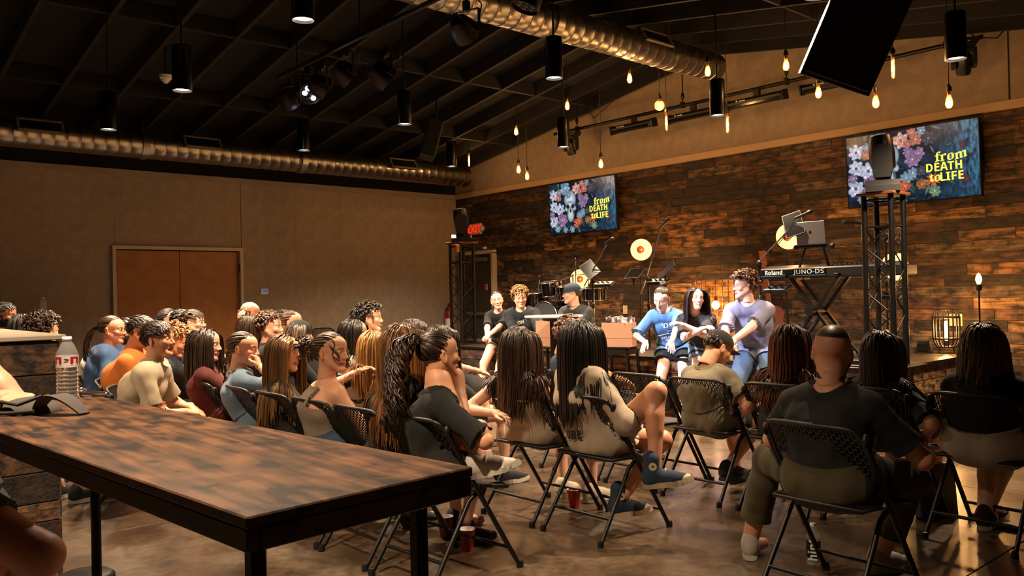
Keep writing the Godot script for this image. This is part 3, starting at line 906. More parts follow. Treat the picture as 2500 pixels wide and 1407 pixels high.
func stage() -> void:
	var t := thing("stage", "low stage platform with dark top and board-clad sides in front of the plank wall", "stage", Vector3.ZERO)
	var top := MB.new()
	top.box(Vector3((SX0 + SX1) * 0.5, SH - 0.02, (SZ - 9.56) * 0.5), Vector3(SX1 - SX0, 0.04, 9.56 + SZ), Basis.IDENTITY, 0.004)
	var sm := mat("stage_top", Color(0.20, 0.15, 0.11), 0.42)
	part("deck", top, sm, t)
	var co := MB.new()
	co.box(Vector3((SX0 + SX1) * 0.5, 0.3, (SZ - 9.56) * 0.5), Vector3(SX1 - SX0 - 0.06, 0.6, 9.50 + SZ), Basis.IDENTITY, 0.0)
	part("core", co, MT.black_matte, t)
	var ed := MB.new()
	ed.box(Vector3((SX0 + SX1) * 0.5, SH - 0.012, SZ + 0.008), Vector3(SX1 - SX0 + 0.03, 0.03, 0.024), Basis.IDENTITY, 0.004)
	ed.box(Vector3(SX1 + 0.008, SH - 0.012, (SZ - 9.56) * 0.5), Vector3(0.024, 0.03, 9.56 + SZ), Basis.IDENTITY, 0.004)
	part("edge_trim", ed, MT.black_metal, t)
	var bands := [[0.485, 0.62], [0.36, 0.478], [0.235, 0.353], [0.12, 0.23], [0.01, 0.115]]
	for b in bands:
		var x := SX0
		while x < SX1 - 0.05:
			var l := minf(rng.randf_range(0.7, 1.6), SX1 - x)
			var m := MB.new()
			m.box(Vector3(x + l * 0.5, (b[0] + b[1]) * 0.5, SZ - 0.012), Vector3(l - 0.004, b[1] - b[0], 0.02), Basis.IDENTITY, 0.002)
			part("facing_board", m, MT["board_%d" % [1, 2, 4, 7, 5][rng.randi_range(0, 4)]], t)
			x += l
		var z := SZ
		while z > -9.5:
			var l2 := minf(rng.randf_range(0.7, 1.4), z + 9.56)
			var m2 := MB.new()
			m2.box(Vector3(SX1 - 0.012, (b[0] + b[1]) * 0.5, z - l2 * 0.5), Vector3(0.02, b[1] - b[0], l2 - 0.004), Basis.IDENTITY, 0.002)
			part("facing_board", m2, MT["board_%d" % [4, 7, 6, 4][rng.randi_range(0, 3)]], t)
			z -= l2
	televisions()


func floral_image() -> ImageTexture:   # the still picture on both screens: pale and coral flowers round a skull on a blue-black ground
	var w := 960
	var h := 540
	var im := Image.create(w, h, false, Image.FORMAT_RGB8)
	var nz := FastNoiseLite.new(); nz.seed = 4; nz.frequency = 0.008; nz.fractal_octaves = 5
	for y in range(0, h, 2):
		for x in range(0, w, 2):
			var n := nz.get_noise_2d(x, y)
			var n2 := nz.get_noise_2d(x * 4.0 + 900.0, y * 1.5)
			var edge := smoothstep(0.62, 1.0, float(x) / w) * (1.0 - 0.5 * float(y) / h)
			var c := Color(0.025, 0.06, 0.11).lerp(Color(0.08, 0.22, 0.32), clampf(0.3 + n * 1.1, 0, 1)).lerp(Color(0.26, 0.47, 0.58), clampf(edge * (0.75 + n2 * 1.3), 0, 0.9))
			im.fill_rect(Rect2i(x, y, 2, 2), c)
	var r := RandomNumberGenerator.new()
	r.seed = 99
	for k in 90:   # leaves and stems
		var x0 := r.randf() * w * 0.8
		var y0 := r.randf() * h
		var an := r.randf() * TAU
		var le := r.randf_range(18, 60)
		var lc := [Color(0.12, 0.24, 0.22), Color(0.20, 0.33, 0.27), Color(0.33, 0.45, 0.42), Color(0.08, 0.15, 0.18)][r.randi_range(0, 3)] as Color
		blob(im, x0, y0, le, le * 0.22, an, lc, lc * 0.6)
	var fl: Array = [
		[75, 120, 64, 0], [160, 95, 40, 5], [250, 60, 78, 1], [150, 150, 42, 3], [70, 245, 66, 0], [165, 275, 70, 0], [60, 400, 72, 0], [190, 395, 82, 2], [110, 480, 46, 1], [420, 78, 64, 4],
		[470, 110, 34, 3], [530, 85, 50, 3], [500, 30, 40, 3], [570, 25, 36, 5], [620, 90, 56, 6], [500, 230, 62, 2], [545, 190, 50, 2], [470, 170, 40, 2], [450, 360, 50, 1], [500, 330, 44, 5],
		[400, 440, 60, 7], [440, 420, 50, 7], [560, 420, 44, 8], [640, 400, 60, 7], [330, 500, 40, 5], [230, 500, 36, 5], [560, 320, 40, 6], [840, 390, 40, 9], [870, 420, 34, 9], [850, 170, 30, 9], [650, 480, 46, 10], [300, 130, 44, 5], [40, 320, 40, 2], [700, 300, 22, 6]]
	var skull_at := 22
	for i in fl.size():
		if i == skull_at: skull(im, 318, 250)
		flower(im, r, fl[i][0], fl[i][1], fl[i][2], fl[i][3])
	return ImageTexture.create_from_image(im)


func blob(im: Image, cx: float, cy: float, a: float, b: float, an: float, c0: Color, c1: Color, soft := 0.25) -> void:   # a soft-edged ellipse, c0 in the middle, c1 at the rim
	var ca := cos(an)
	var sa := sin(an)
	var rad := int(maxf(a, b)) + 1
	for y in range(maxi(0, int(cy) - rad), mini(im.get_height(), int(cy) + rad)):
		for x in range(maxi(0, int(cx) - rad), mini(im.get_width(), int(cx) + rad)):
			var dx := x - cx
			var dy := y - cy
			var u := (dx * ca + dy * sa) / a
			var v := (-dx * sa + dy * ca) / b
			var d := u * u + v * v
			if d < 1.0:
				var al := clampf((1.0 - d) / soft, 0.0, 1.0)
				im.set_pixel(x, y, im.get_pixel(x, y).lerp(c0.lerp(c1, d), al))


func flower(im: Image, r: RandomNumberGenerator, cx: float, cy: float, rad: float, kind: int) -> void:
	var pal: Array = [[Color(0.88, 0.88, 0.92), Color(0.50, 0.53, 0.62), Color(0.30, 0.25, 0.38)], [Color(0.62, 0.74, 0.80), Color(0.25, 0.36, 0.44), Color(0.75, 0.85, 0.9)], [Color(0.68, 0.55, 0.68), Color(0.33, 0.24, 0.36), Color(0.8, 0.7, 0.8)],
		[Color(0.86, 0.55, 0.45), Color(0.48, 0.25, 0.24), Color(0.95, 0.78, 0.6)], [Color(0.95, 0.80, 0.72), Color(0.62, 0.40, 0.36), Color(0.75, 0.32, 0.28)], [Color(0.62, 0.70, 0.76), Color(0.30, 0.38, 0.46), Color(0.85, 0.9, 0.95)],
		[Color(0.36, 0.34, 0.38), Color(0.13, 0.14, 0.19), Color(0.55, 0.52, 0.52)], [Color(0.90, 0.45, 0.28), Color(0.50, 0.20, 0.16), Color(0.98, 0.68, 0.42)], [Color(0.72, 0.48, 0.24), Color(0.36, 0.22, 0.14), Color(0.85, 0.65, 0.4)], [Color(0.42, 0.22, 0.26), Color(0.18, 0.11, 0.16), Color(0.6, 0.32, 0.32)], [Color(0.55, 0.66, 0.48), Color(0.22, 0.32, 0.28), Color(0.8, 0.88, 0.7)]]
	var p: Array = pal[kind]
	var spiky := kind == 7 or kind == 9
	for ringk in 3:
		var n: int = (14 if spiky else 7) - ringk * (3 if spiky else 1)
		var rr := rad * (0.62 - ringk * 0.21)
		for k in n:
			var an := TAU * k / n + r.randf() * 0.35 + ringk * 0.4
			var sh := r.randf_range(0.75, 1.1)
			blob(im, cx + cos(an) * rr, cy + sin(an) * rr, rad * (0.42 if not spiky else 0.36), rad * (0.30 if not spiky else 0.09), an, (p[0] as Color) * sh, p[1])
	blob(im, cx, cy, rad * 0.22, rad * 0.2, 0.0, p[2], p[1])


func skull(im: Image, cx: float, cy: float) -> void:
	var a := Color(0.80, 0.83, 0.84)
	var b := Color(0.34, 0.42, 0.47)
	blob(im, cx, cy - 70, 92, 98, 0, a, b, 0.2)
	blob(im, cx, cy + 10, 72, 66, 0, a, b, 0.2)
	blob(im, cx, cy + 90, 54, 88, 0, a * 0.95, b, 0.2)
	blob(im, cx - 58, cy + 25, 26, 34, 0.3, a * 0.9, b)
	blob(im, cx + 58, cy + 25, 26, 34, -0.3, a * 0.9, b)
	for s in [-1.0, 1.0]:
		blob(im, cx + s * 38, cy + 6, 29, 27, 0, Color(0.06, 0.09, 0.11), Color(0.25, 0.32, 0.36), 0.5)
		blob(im, cx + s * 46, cy + 78, 12, 36, s * -0.25, Color(0.25, 0.33, 0.38), b, 0.6)
	blob(im, cx, cy + 52, 13, 24, 0, Color(0.06, 0.08, 0.10), Color(0.3, 0.36, 0.4), 0.4)
	for k in 8:
		blob(im, cx - 28 + k * 8, cy + 102, 3.6, 11, 0, Color(0.86, 0.87, 0.84), Color(0.5, 0.55, 0.56), 0.5)
		blob(im, cx - 28 + k * 8, cy + 126, 3.6, 11, 0, Color(0.82, 0.83, 0.80), Color(0.5, 0.55, 0.56), 0.5)
	blob(im, cx - 15, cy - 105, 40, 28, 0.2, Color(0.9, 0.92, 0.92), a, 0.9)


func televisions() -> void:
	var tex := floral_image()
	var sm := mat("screen", Color(0.02, 0.02, 0.02), 0.25)
	sm.emission_enabled = true
	sm.emission_texture = tex
	sm.emission = Color(1, 1, 1)
	sm.emission_operator = BaseMaterial3D.EMISSION_OP_MULTIPLY
	sm.emission_energy_multiplier = 1.15
	var yel := glow("screen_yellow", Color(0.96, 0.92, 0.30), 1.35)
	var first: Node3D = null
	for q in [[Vector3(-9.036, 2.71, -9.40), "left television tilted down from the board wall, whole skull picture in view"], [Vector3(-3.993, 2.694, -9.40), "right television tilted down from the board wall, partly behind the right lighting tower"]]:
		if first != null:
			dup(first, q[0], 0.0, q[1], "televisions on the board wall").rotation = Vector3(0.045, 0, 0)
		else:
			var t := thing("television", q[1], "television", q[0], 0.0, "televisions on the board wall")
			t.rotation.x = 0.045
			first = t
			var c := MB.new(); c.box(Vector3(0, 0, -0.03), Vector3(1.4525, 0.831, 0.05), Basis.IDENTITY, 0.006); part("case", c, MT.black_plastic, t)
			var s := MB.new(); s.quad(Vector3(-0.714, -0.396, 0.0), Vector3(0.714, -0.396, 0.0), Vector3(0.714, 0.406, 0.0), Vector3(-0.714, 0.406, 0.0), Vector3(0, 0, 1)); 
			part("screen", s, sm, t)
			var bz := MB.new()
			bz.box(Vector3(0, 0.411, -0.001), Vector3(1.4525, 0.01, 0.014), Basis.IDENTITY, 0.002)
			bz.box(Vector3(0, -0.406, -0.001), Vector3(1.4525, 0.02, 0.014), Basis.IDENTITY, 0.002)
			for sx in [-1.0, 1.0]: bz.box(Vector3(sx * 0.72, 0, -0.001), Vector3(0.012, 0.831, 0.014), Basis.IDENTITY, 0.002)
			part("bezel", bz, mat("bezel", Color(0.10, 0.10, 0.105), 0.35, 0.5), t)
			words("from", 0.13, yel, t, Transform3D(Basis.IDENTITY, Vector3(0.435, 0.045, 0.004)), "lettering", true, true, 0.22, 0.002)
			words("DEATH", 0.125, yel, t, Transform3D(Basis.IDENTITY.scaled(Vector3(0.98, 1, 1)), Vector3(0.36, -0.055, 0.004)), "lettering", false, true, 0.0, 0.002)
			words("to", 0.12, yel, t, Transform3D(Basis.IDENTITY, Vector3(0.265, -0.17, 0.004)), "lettering", true, true, 0.22, 0.002)
			words("LIFE", 0.125, yel, t, Transform3D(Basis.IDENTITY, Vector3(0.435, -0.165, 0.004)), "lettering", false, true, 0.0, 0.002)
			var br := MB.new(); br.box(Vector3(0, -0.02, -0.10), Vector3(0.5, 0.4, 0.09)); part("bracket", br, MT.black_metal, t)
		var al := AreaLight3D.new()
		al.area_size = Vector2(1.4, 0.78)
		al.area_range = 20.0
		al.area_attenuation = 2.0
		lamp(al, q[0] + Vector3(0, -0.01, 0.03), Color(0.6, 0.75, 0.9), 0.035)
		al.rotation = Vector3(0.045, PI, 0)



func truss(at: Vector3, h: float, label: String) -> void:
	var t := thing("truss_tower", label, "truss tower", at)
	var a := 0.12
	var cs := [Vector3(-a, 0, -a), Vector3(a, 0, -a), Vector3(a, 0, a), Vector3(-a, 0, a)]
	for k in 4:
		var m := MB.new()
		m.rod(cs[k] + Vector3(0, 0.012, 0), cs[k] + Vector3(0, h, 0), 0.025, 12)
		part("post", m, MT.black_metal, t)
		var br := MB.new()
		var c0: Vector3 = cs[k]
		var c1: Vector3 = cs[(k + 1) % 4]
		var y := 0.06
		var n := 0
		while y < h - 0.32:
			var lo := c0 if n % 2 == 0 else c1
			var hi := c1 if n % 2 == 0 else c0
			br.rod(lo + Vector3(0, y, 0), hi + Vector3(0, y + 0.20, 0), 0.0065, 6)
			y += 0.20
			n += 1
		for yy in [0.04, h - 0.28, h - 0.04]: br.rod(c0 + Vector3(0, yy, 0), c1 + Vector3(0, yy, 0), 0.011, 6)
		part("brace", br, MT.black_metal, t)
	var p := MB.new()
	p.box(Vector3(0, 0.008, 0), Vector3(0.5, 0.016, 0.5), Basis.IDENTITY, 0.004)
	part("base_plate", p, MT.black_metal, t)
	var q := MB.new()
	q.box(Vector3(0, h + 0.012, 0), Vector3(0.34, 0.024, 0.34), Basis.IDENTITY, 0.004)
	part("top_board", q, mat("ply_edge", Color(0.42, 0.22, 0.10), 0.6), t)


func ring_lamp(at: Vector3, foot: float, face: Vector3, label: String) -> void:   # wide white dish with an amber bulb in its middle, on a stand
	var t := thing("halo_lamp", label, "lamp", at, 0.0, "glowing dish lamps by the board wall")
	var d := face.normalized()
	var s := d.cross(Vector3.UP).normalized()
	var x := Transform3D(Basis(s, d, s.cross(d)), Vector3.ZERO)
	var m := MB.new()
	m.lathe(PackedVector2Array([Vector2(0.055, 0.0), Vector2(0.10, 0.012), Vector2(0.145, 0.045), Vector2(0.15, 0.042), Vector2(0.105, -0.002), Vector2(0.05, -0.03), Vector2(0, -0.03)]), x, 32)
	part("dish", m, glow("halo_dish", Color(1.0, 0.72, 0.42), 2.6), t)
	var i := MB.new()
	i.lathe(PackedVector2Array([Vector2(0, -0.012), Vector2(0.055, -0.004)]), x, 24)
	part("inner_cup", i, mat("amber_cup", Color(0.35, 0.13, 0.04), 0.35, 0.3), t)
	var g := MB.new()
	g.ell(d * 0.035, Vector3(0.04, 0.04, 0.04), Basis.IDENTITY, 16)
	part("amber_bulb", g, mat("amber_glass", Color(0.42, 0.16, 0.05), 0.08), t)
	var p := MB.new()
	p.rod(-d * 0.03, -d * 0.07, 0.02)
	p.rod(-d * 0.06 + Vector3(0, 0.03, 0), -d * 0.06 + Vector3(0, foot - at.y + 0.02, 0), 0.012)
	p.lathe(PackedVector2Array([Vector2(0, 0.025), Vector2(0.02, 0.025), Vector2(0.11, 0.012), Vector2(0.12, 0.0), Vector2(0, 0.0)]), Transform3D(Basis.IDENTITY, -d * 0.06 + Vector3(0, foot - at.y, 0)), 20)
	part("stand", p, MT.black_metal, t)
	omni(at + d * 0.16, AMBER, 0.30, 0.06)


func mic_stand(foot: Vector3, joint: float, boom0: Vector3, boom1: Vector3, label: String) -> Node3D:   # boom ends are relative to the foot
	var t := thing("microphone_stand", label, "microphone stand", foot, 0.0, "boom microphone stands")
	var p := MB.new()
	p.rod(Vector3(0, 0.02, 0), Vector3(0, joint, 0), 0.013, 10)
	p.lathe(PackedVector2Array([Vector2(0, 0.03), Vector2(0.03, 0.03), Vector2(0.13, 0.014), Vector2(0.135, 0.0), Vector2(0, 0.0)]), Transform3D.IDENTITY, 20)
	p.ell(Vector3(0, joint * 0.62, 0), Vector3(0.022, 0.05, 0.022))
	part("pole", p, MT.black_metal, t)
	var b := MB.new()
	b.rod(boom0, boom1, 0.0085, 8)
	part("boom", b, mat("steel_tube", Color(0.5, 0.5, 0.5), 0.3, 0.9), t)
	var k := MB.new()
	k.ell(Vector3(0, joint, 0), Vector3(0.03, 0.035, 0.03))
	k.rod(Vector3(-0.03, joint, 0), Vector3(0.05, joint, 0), 0.009)
	part("clutch", k, MT.black_plastic, t)
	var d := (boom1 - boom0).normalized()
	var ax := (d + Vector3(0.5, -0.3, 0)).normalized()
	var s := ax.cross(Vector3.UP).normalized()
	var mm := MB.new()
	mm.lathe(PackedVector2Array([Vector2(0, -0.10), Vector2(0.012, -0.10), Vector2(0.017, 0.03), Vector2(0.024, 0.05), Vector2(0.026, 0.075), Vector2(0.018, 0.10), Vector2(0, 0.108)]), Transform3D(Basis(s, ax, s.cross(ax)), boom1 + ax * 0.05 + Vector3(0, 0.025, 0)), 14)
	part("microphone", mm, MT.black_plastic, t)
	var c := MB.new()
	var pts := PackedVector3Array()
	for i in 13:
		var q := i / 12.0
		pts.append(boom1.lerp(boom0, q * 0.8) + Vector3(0, -0.05 * sin(q * PI), 0.012) + ax * (-0.05 * (1.0 - q)))
	c.tube(pts, 0.004, 0.004, 6)
	part("cable", c, MT.black_plastic, t)
	return t


func tablet(at: Vector3, rot: Vector3, label: String) -> void:
	var t := thing("tablet", label, "tablet", at, 0.0, "tablets clamped to the stage stands")
	t.rotation = rot
	var b := MB.new(); b.box(Vector3.ZERO, Vector3(0.20, 0.27, 0.012), Basis.IDENTITY, 0.005); part("back_shell", b, MT.black_plastic, t)
	var s := MB.new(); s.box(Vector3(0, 0, 0.0065), Vector3(0.18, 0.245, 0.002), Basis.IDENTITY, 0.0); part("screen_glass", s, MT.black_gloss, t)
	var k := MB.new(); k.box(Vector3(0, -0.02, -0.02), Vector3(0.06, 0.16, 0.03), Basis.IDENTITY, 0.006); k.rod(Vector3(0, -0.05, -0.03), Vector3(0, -0.12, -0.10), 0.012); part("clamp", k, MT.black_metal, t)


func mixer(at: Vector3, turn: float, label: String) -> void:   # small personal monitor mixer on an arm
	var t := thing("monitor_mixer", label, "mixer", at, turn, "small white-topped monitor mixers")
	t.rotation.x = 0.35
	var b := MB.new(); b.box(Vector3(0, -0.02, 0), Vector3(0.26, 0.035, 0.15), Basis.IDENTITY, 0.006); part("case", b, MT.black_plastic, t)
	var p := MB.new(); p.box(Vector3(0, 0.002, 0.02), Vector3(0.24, 0.006, 0.11), Basis.IDENTITY, 0.002); part("panel", p, mat("mixer_panel", Color(0.55, 0.57, 0.55), 0.4), t)
	for i in 6:
		var k := MB.new(); k.lathe(PackedVector2Array([Vector2(0.012, 0), Vector2(0.010, 0.018), Vector2(0, 0.018)]), Transform3D(Basis.IDENTITY, Vector3(-0.09 + 0.036 * i, 0.004, 0.02 + 0.03 * (i % 2))), 10)
		part("knob", k, MT.black_plastic, t)
	var g := MB.new(); g.rod(Vector3(0, -0.04, 0), Vector3(0, -0.14, -0.05), 0.012); part("arm", g, MT.black_metal, t)


func drum(parent: Node3D, called: String, at: Vector3, r: float, h: float, b: Basis) -> void:
	var s := MB.new()
	var x := Transform3D(b, at)
	s.lathe(PackedVector2Array([Vector2(r, -h * 0.5), Vector2(r, h * 0.5)]), x, 28)
	var sh := part(called, s, MT.black_gloss, parent)
	var hd := MB.new()
	for e in [-0.5, 0.5]:
		hd.disc(x * Vector3(0, h * e, 0), b * Vector3(0, e, 0).normalized(), r, 28)
	part("drum_head", hd, mat("drum_skin", Color(0.22, 0.22, 0.22), 0.4), sh)
	for e in [-0.5, 0.5]:
		var hp := MB.new()
		hp.ring(x * Vector3(0, h * e, 0), b * Vector3.UP, r + 0.004, 0.008, 28, 6)
		part("hoop", hp, MT.chrome, sh)
	for k in 8:
		var l := MB.new()
		var o := Vector3(cos(TAU * k / 8) * (r + 0.012), 0, sin(TAU * k / 8) * (r + 0.012))
		l.rod(x * (o + Vector3(0, -h * 0.5, 0)), x * (o + Vector3(0, h * 0.5, 0)), 0.004, 6)
		l.box(x * o, Vector3(0.018, 0.05, 0.018), b, 0.004)
		part("lug", l, MT.chrome, sh)


func gear() -> void:
	truss(Vector3(-9.698, 0.650, -7.532), 1.47, "black truss tower at the left end of the stage by the exit door")
	var hl := moving_head(Vector3(-9.698, 0.650, -7.532) + Vector3(0, 1.495, 0), -0.65, true, "black moving light on top of the left truss tower", 0.15)
	hl.scale = Vector3(1.05, 1.0, 1.05)
	truss(Vector3(-3.384, 0.700, -7.403) * Vector3(1, 0, 1) + Vector3(0, 0.65, 0), 1.52, "black truss tower at the right, in front of the keyboard and right television")
	var hr := moving_head(Vector3(-3.384, 0.700, -7.403) * Vector3(1, 0, 1) + Vector3(0, 2.195, 0), -1.15, true, "black moving light on top of the right truss tower", 0.1)
	hr.scale = Vector3(1.0, 1.05, 1.0)
	var lb := MB.new(); lb.box(Vector3.ZERO, Vector3(0.07, 0.11, 0.006), Basis.IDENTITY, 0.001)
	var ln := thing("warning_tag", "red and yellow warning tag near the top of the left truss tower", "sign", Vector3(-9.359, 2.026, -7.187), 0.6)
	part("red_half", lb, MT.notice_red, ln)
	var ly := MB.new(); ly.box(Vector3(0.012, 0, 0.004), Vector3(0.04, 0.10, 0.004), Basis.IDENTITY, 0.001); part("yellow_half", ly, mat("notice_yellow", Color(0.8, 0.65, 0.25), 0.5), ln)
	# keyboard on its stand
	var k := thing("keyboard", "long black stage keyboard seen from behind with its name on the back", "keyboard", Vector3(-4.101, 1.516, -7.850))
	var kb := MB.new(); kb.box(Vector3(0, 0, 0), Vector3(1.5, 0.105, 0.30), Basis.IDENTITY, 0.012); part("body", kb, MT.black_plastic, k)
	var kp := MB.new(); kp.box(Vector3(0, 0.056, 0.05), Vector3(1.46, 0.02, 0.15), Basis(Vector3(1, 0, 0), 0.25), 0.006); part("control_panel", kp, mat("panel_grey", Color(0.13, 0.13, 0.135), 0.4), k)
	for i in 24:
		var kn := MB.new(); kn.lathe(PackedVector2Array([Vector2(0.009, 0), Vector2(0.008, 0.018), Vector2(0, 0.018)]), Transform3D(Basis.IDENTITY, Vector3(0.05 + i * 0.026, 0.062, 0.03 - 0.03 * (i % 2))), 8); part("knob", kn, MT.black_plastic, k)
	var bs := MB.new(); bs.box(Vector3(-0.36, 0.005, 0.152), Vector3(0.72, 0.07, 0.004), Basis.IDENTITY, 0.001); part("back_strip", bs, mat("strip_blue", Color(0.02, 0.03, 0.05), 0.3), k)
	var bl := MB.new(); bl.box(Vector3(-0.36, -0.028, 0.155), Vector3(0.72, 0.005, 0.002), Basis.IDENTITY, 0.0); part("blue_line", bl, mat("line_blue", Color(0.2, 0.45, 0.6), 0.4), k)
	words("Roland", 0.062, MT.white, k, Transform3D(Basis.IDENTITY, Vector3(-0.57, 0.008, 0.156)), "lettering", false, true, 0.0, 0.002)
	words("JUNO-DS", 0.066, MT.white, k, Transform3D(Basis.IDENTITY.scaled(Vector3(1.25, 0.9, 1)), Vector3(-0.18, 0.01, 0.156)), "lettering", false, false, 0.0, 0.002)
	for x in [-0.30, -0.22, 0.42]:
		var fx := MB.new(); fx.box(Vector3(x, -0.06, 0.12), Vector3(0.05, 0.02, 0.03), Basis.IDENTITY, 0.003); part("rubber_foot", fx, MT.cream_plate, k)
	var ks := thing("keyboard_stand", "black folding X stand under the stage keyboard", "keyboard stand", Vector3(-4.253, 1.521, -7.850) * Vector3(1, 0, 1) + Vector3(0, 0.65, 0))
	for z in [-0.1, 0.1]:
		for s in [-1.0, 1.0]:
			var m := MB.new()
			m.bar(Vector3(-0.36 * s, 0.02, z + 0.02 * s), Vector3(0.28 * s, 0.83, z + 0.02 * s), 0.045, 0.03)
			part("leg", m, MT.black_metal, ks)
	var hb := MB.new(); hb.rod(Vector3(-0.03, 0.48, -0.16), Vector3(-0.03, 0.48, 0.16), 0.05, 16); part("hinge", hb, MT.black_metal, ks)
	for s in [-1.0, 1.0]:
		var cb := MB.new(); cb.bar(Vector3(0.28 * s, 0.835, -0.2), Vector3(0.28 * s, 0.835, 0.2), 0.04, 0.03); cb.bar(Vector3(-0.36 * s, 0.02, -0.22), Vector3(-0.36 * s, 0.02, 0.22), 0.04, 0.03); part("cross_tube", cb, MT.black_metal, ks)
	# laptop on a stand clamped over the keyboard
	var st := thing("laptop_stand", "black two-legged laptop stand above the keyboard", "laptop stand", Vector3(-4.272, 1.777, -7.800))
	var sb := MB.new(); sb.rod(Vector3(-0.19, 0, 0), Vector3(0.19, 0, 0), 0.016); sb.rod(Vector3(-0.19, 0, 0.0), Vector3(-0.19, 0, -0.22), 0.012); sb.rod(Vector3(0.19, 0, 0), Vector3(0.19, 0, -0.22), 0.012); part("rail", sb, MT.black_metal, st)
	for s in [-1.0, 1.0]:
		var lg := MB.new(); lg.bar(Vector3(0.09 * s, -0.01, 0.0), Vector3(0.17 * s, -0.24, 0.02), 0.03, 0.02); part("leg", lg, MT.black_metal, st)
		var ek := MB.new(); ek.ell(Vector3(0.2 * s, 0.0, 0), Vector3(0.028, 0.028, 0.028)); part("end_knob", ek, MT.black_plastic, st)
	var lp := thing("laptop", "open grey laptop seen from behind its lid above the keyboard", "laptop", Vector3(-4.288, 1.794, -7.780))
	var ll := MB.new(); ll.box(Vector3(0.0, 0.125, 0.02), Vector3(0.315, 0.22, 0.008), Basis(Vector3(1, 0, 0), 0.12), 0.003); part("lid", ll, mat("laptop_grey", Color(0.42, 0.42, 0.44), 0.35, 0.6), lp)
	var lbase := MB.new(); lbase.box(Vector3(0, 0.012, -0.1), Vector3(0.315, 0.012, 0.22), Basis.IDENTITY, 0.003); part("base", lbase, MT.laptop_grey, lp)
	var ap := PackedVector2Array()
	for i in 28:
		var an := TAU * i / 28
		var rr := 0.017 * (1.0 - 0.18 * pow(absf(sin(an)), 6.0)) - (0.006 * exp(-pow((an) / 0.35, 2.0)) if an < PI else 0.006 * exp(-pow((an - TAU) / 0.35, 2.0)))
		ap.append(Vector2(cos(an) * rr, sin(an) * rr * 1.1))
	var lgm := MB.new(); lgm.prism(ap, Transform3D(Basis(Vector3(1, 0, 0), 0.12), Vector3(0, 0.125, 0.0235)), 0.0012)
	lgm.ell(Vector3(0.004, 0.147, 0.0265), Vector3(0.003, 0.007, 0.001), Basis(Vector3(0, 0, 1), -0.6))
	part("lid_emblem", lgm, mat("emblem_dark", Color(0.05, 0.05, 0.055), 0.3), lp)
	var cbl := MB.new(); cbl.tube(PackedVector3Array([Vector3(0.18, -0.01, 0.03), Vector3(0.21, -0.09, 0.05), Vector3(0.24, -0.12, 0.05), Vector3(0.25, -0.2, 0.05), Vector3(0.2, -0.26, 0.06), Vector3(0.28, -0.33, 0.05)]), 0.006, 0.006, 6); part("cable", cbl, MT.black_plastic, lp)
	# microphones, tablets, mixers
	mic_stand(Vector3(-7.702, 1.497, -8.200) * Vector3(1, 0, 1) + Vector3(0, 0.65, 0), 0.86, Vector3(-0.16, 0.80, 0), Vector3(0.36, 1.34, 0.1), "boom microphone stand left of centre, below the left television")
	mic_stand(Vector3(-6.496, 1.469, -7.900) * Vector3(1, 0, 1) + Vector3(0, 0.65, 0), 0.86, Vector3(-0.12, 0.68, 0), Vector3(0.30, 1.46, 0.1), "tallest boom microphone stand, behind the woman in the light blue shirt")
	mic_stand(Vector3(-4.776, 1.428, -7.600) * Vector3(1, 0, 1) + Vector3(0, 0.65, 0), 0.98, Vector3(0.02, 1.02, 0), Vector3(0.46, 1.40, 0.0), "boom microphone stand at the left end of the keyboard")
	mic_stand(Vector3(-3.915, 1.401, -8.600) * Vector3(1, 0, 1) + Vector3(0, 0.65, 0), 1.2, Vector3(0.16, 1.2, 0), Vector3(-0.24, 1.36, 0.1), "boom microphone stand half hidden behind the right truss tower")
	tablet(Vector3(-7.702, 1.673, -8.150), Vector3(-0.5, 0.5, 0.7), "black tablet tilted on the left microphone stand")
	tablet(Vector3(-6.664, 1.584, -7.850), Vector3(-1.1, 0.2, 0.1), "black tablet lying nearly flat left of the middle microphone stand")
	tablet(Vector3(-6.179, 1.607, -7.850), Vector3(-0.7, -0.5, -0.5), "black tablet with a white plug right of the middle microphone stand")
	tablet(Vector3(-4.467, 2.013, -7.750), Vector3(-0.35, 0.2, 0.3), "black tablet just above the laptop")
	mixer(Vector3(-7.494, 1.492, -8.200), 0.25, "monitor mixer on the left microphone stand")
	mixer(Vector3(-6.391, 1.496, -7.950), 0.0, "monitor mixer behind the bun of the woman in light blue")
	mixer(Vector3(-4.695, 1.374, -7.800), 0.0, "monitor mixer under the left end of the keyboard")
	mixer(Vector3(-3.591, 1.296, -7.900), 0.0, "monitor mixer behind the right truss tower")
	# drum kit
	var dk := thing("drum_kit", "black drum kit with chrome hardware at the left rear of the stage", "drums", Vector3(-8.774, 1.337, -8.700) * Vector3(1, 0, 1) + Vector3(0, 0.65, 0))
	drum(dk, "tom", Vector3(-0.22, 0.78, 0.05), 0.16, 0.20, Basis(Vector3(1, 0, 0), 0.15))
	drum(dk, "tom", Vector3(0.14, 0.72, 0.05), 0.14, 0.19, Basis(Vector3(1, 0, 0), 0.15))
	drum(dk, "floor_tom", Vector3(-0.50, 0.60, 0.1), 0.2, 0.24, Basis(Vector3(1, 0, 0), 0.05))
	drum(dk, "snare", Vector3(0.62, 0.68, 0.0), 0.16, 0.17, Basis.IDENTITY)
	drum(dk, "bass_drum", Vector3(-0.05, 0.30, 0.15), 0.29, 0.4, Basis(Vector3(1, 0, 0), PI / 2))
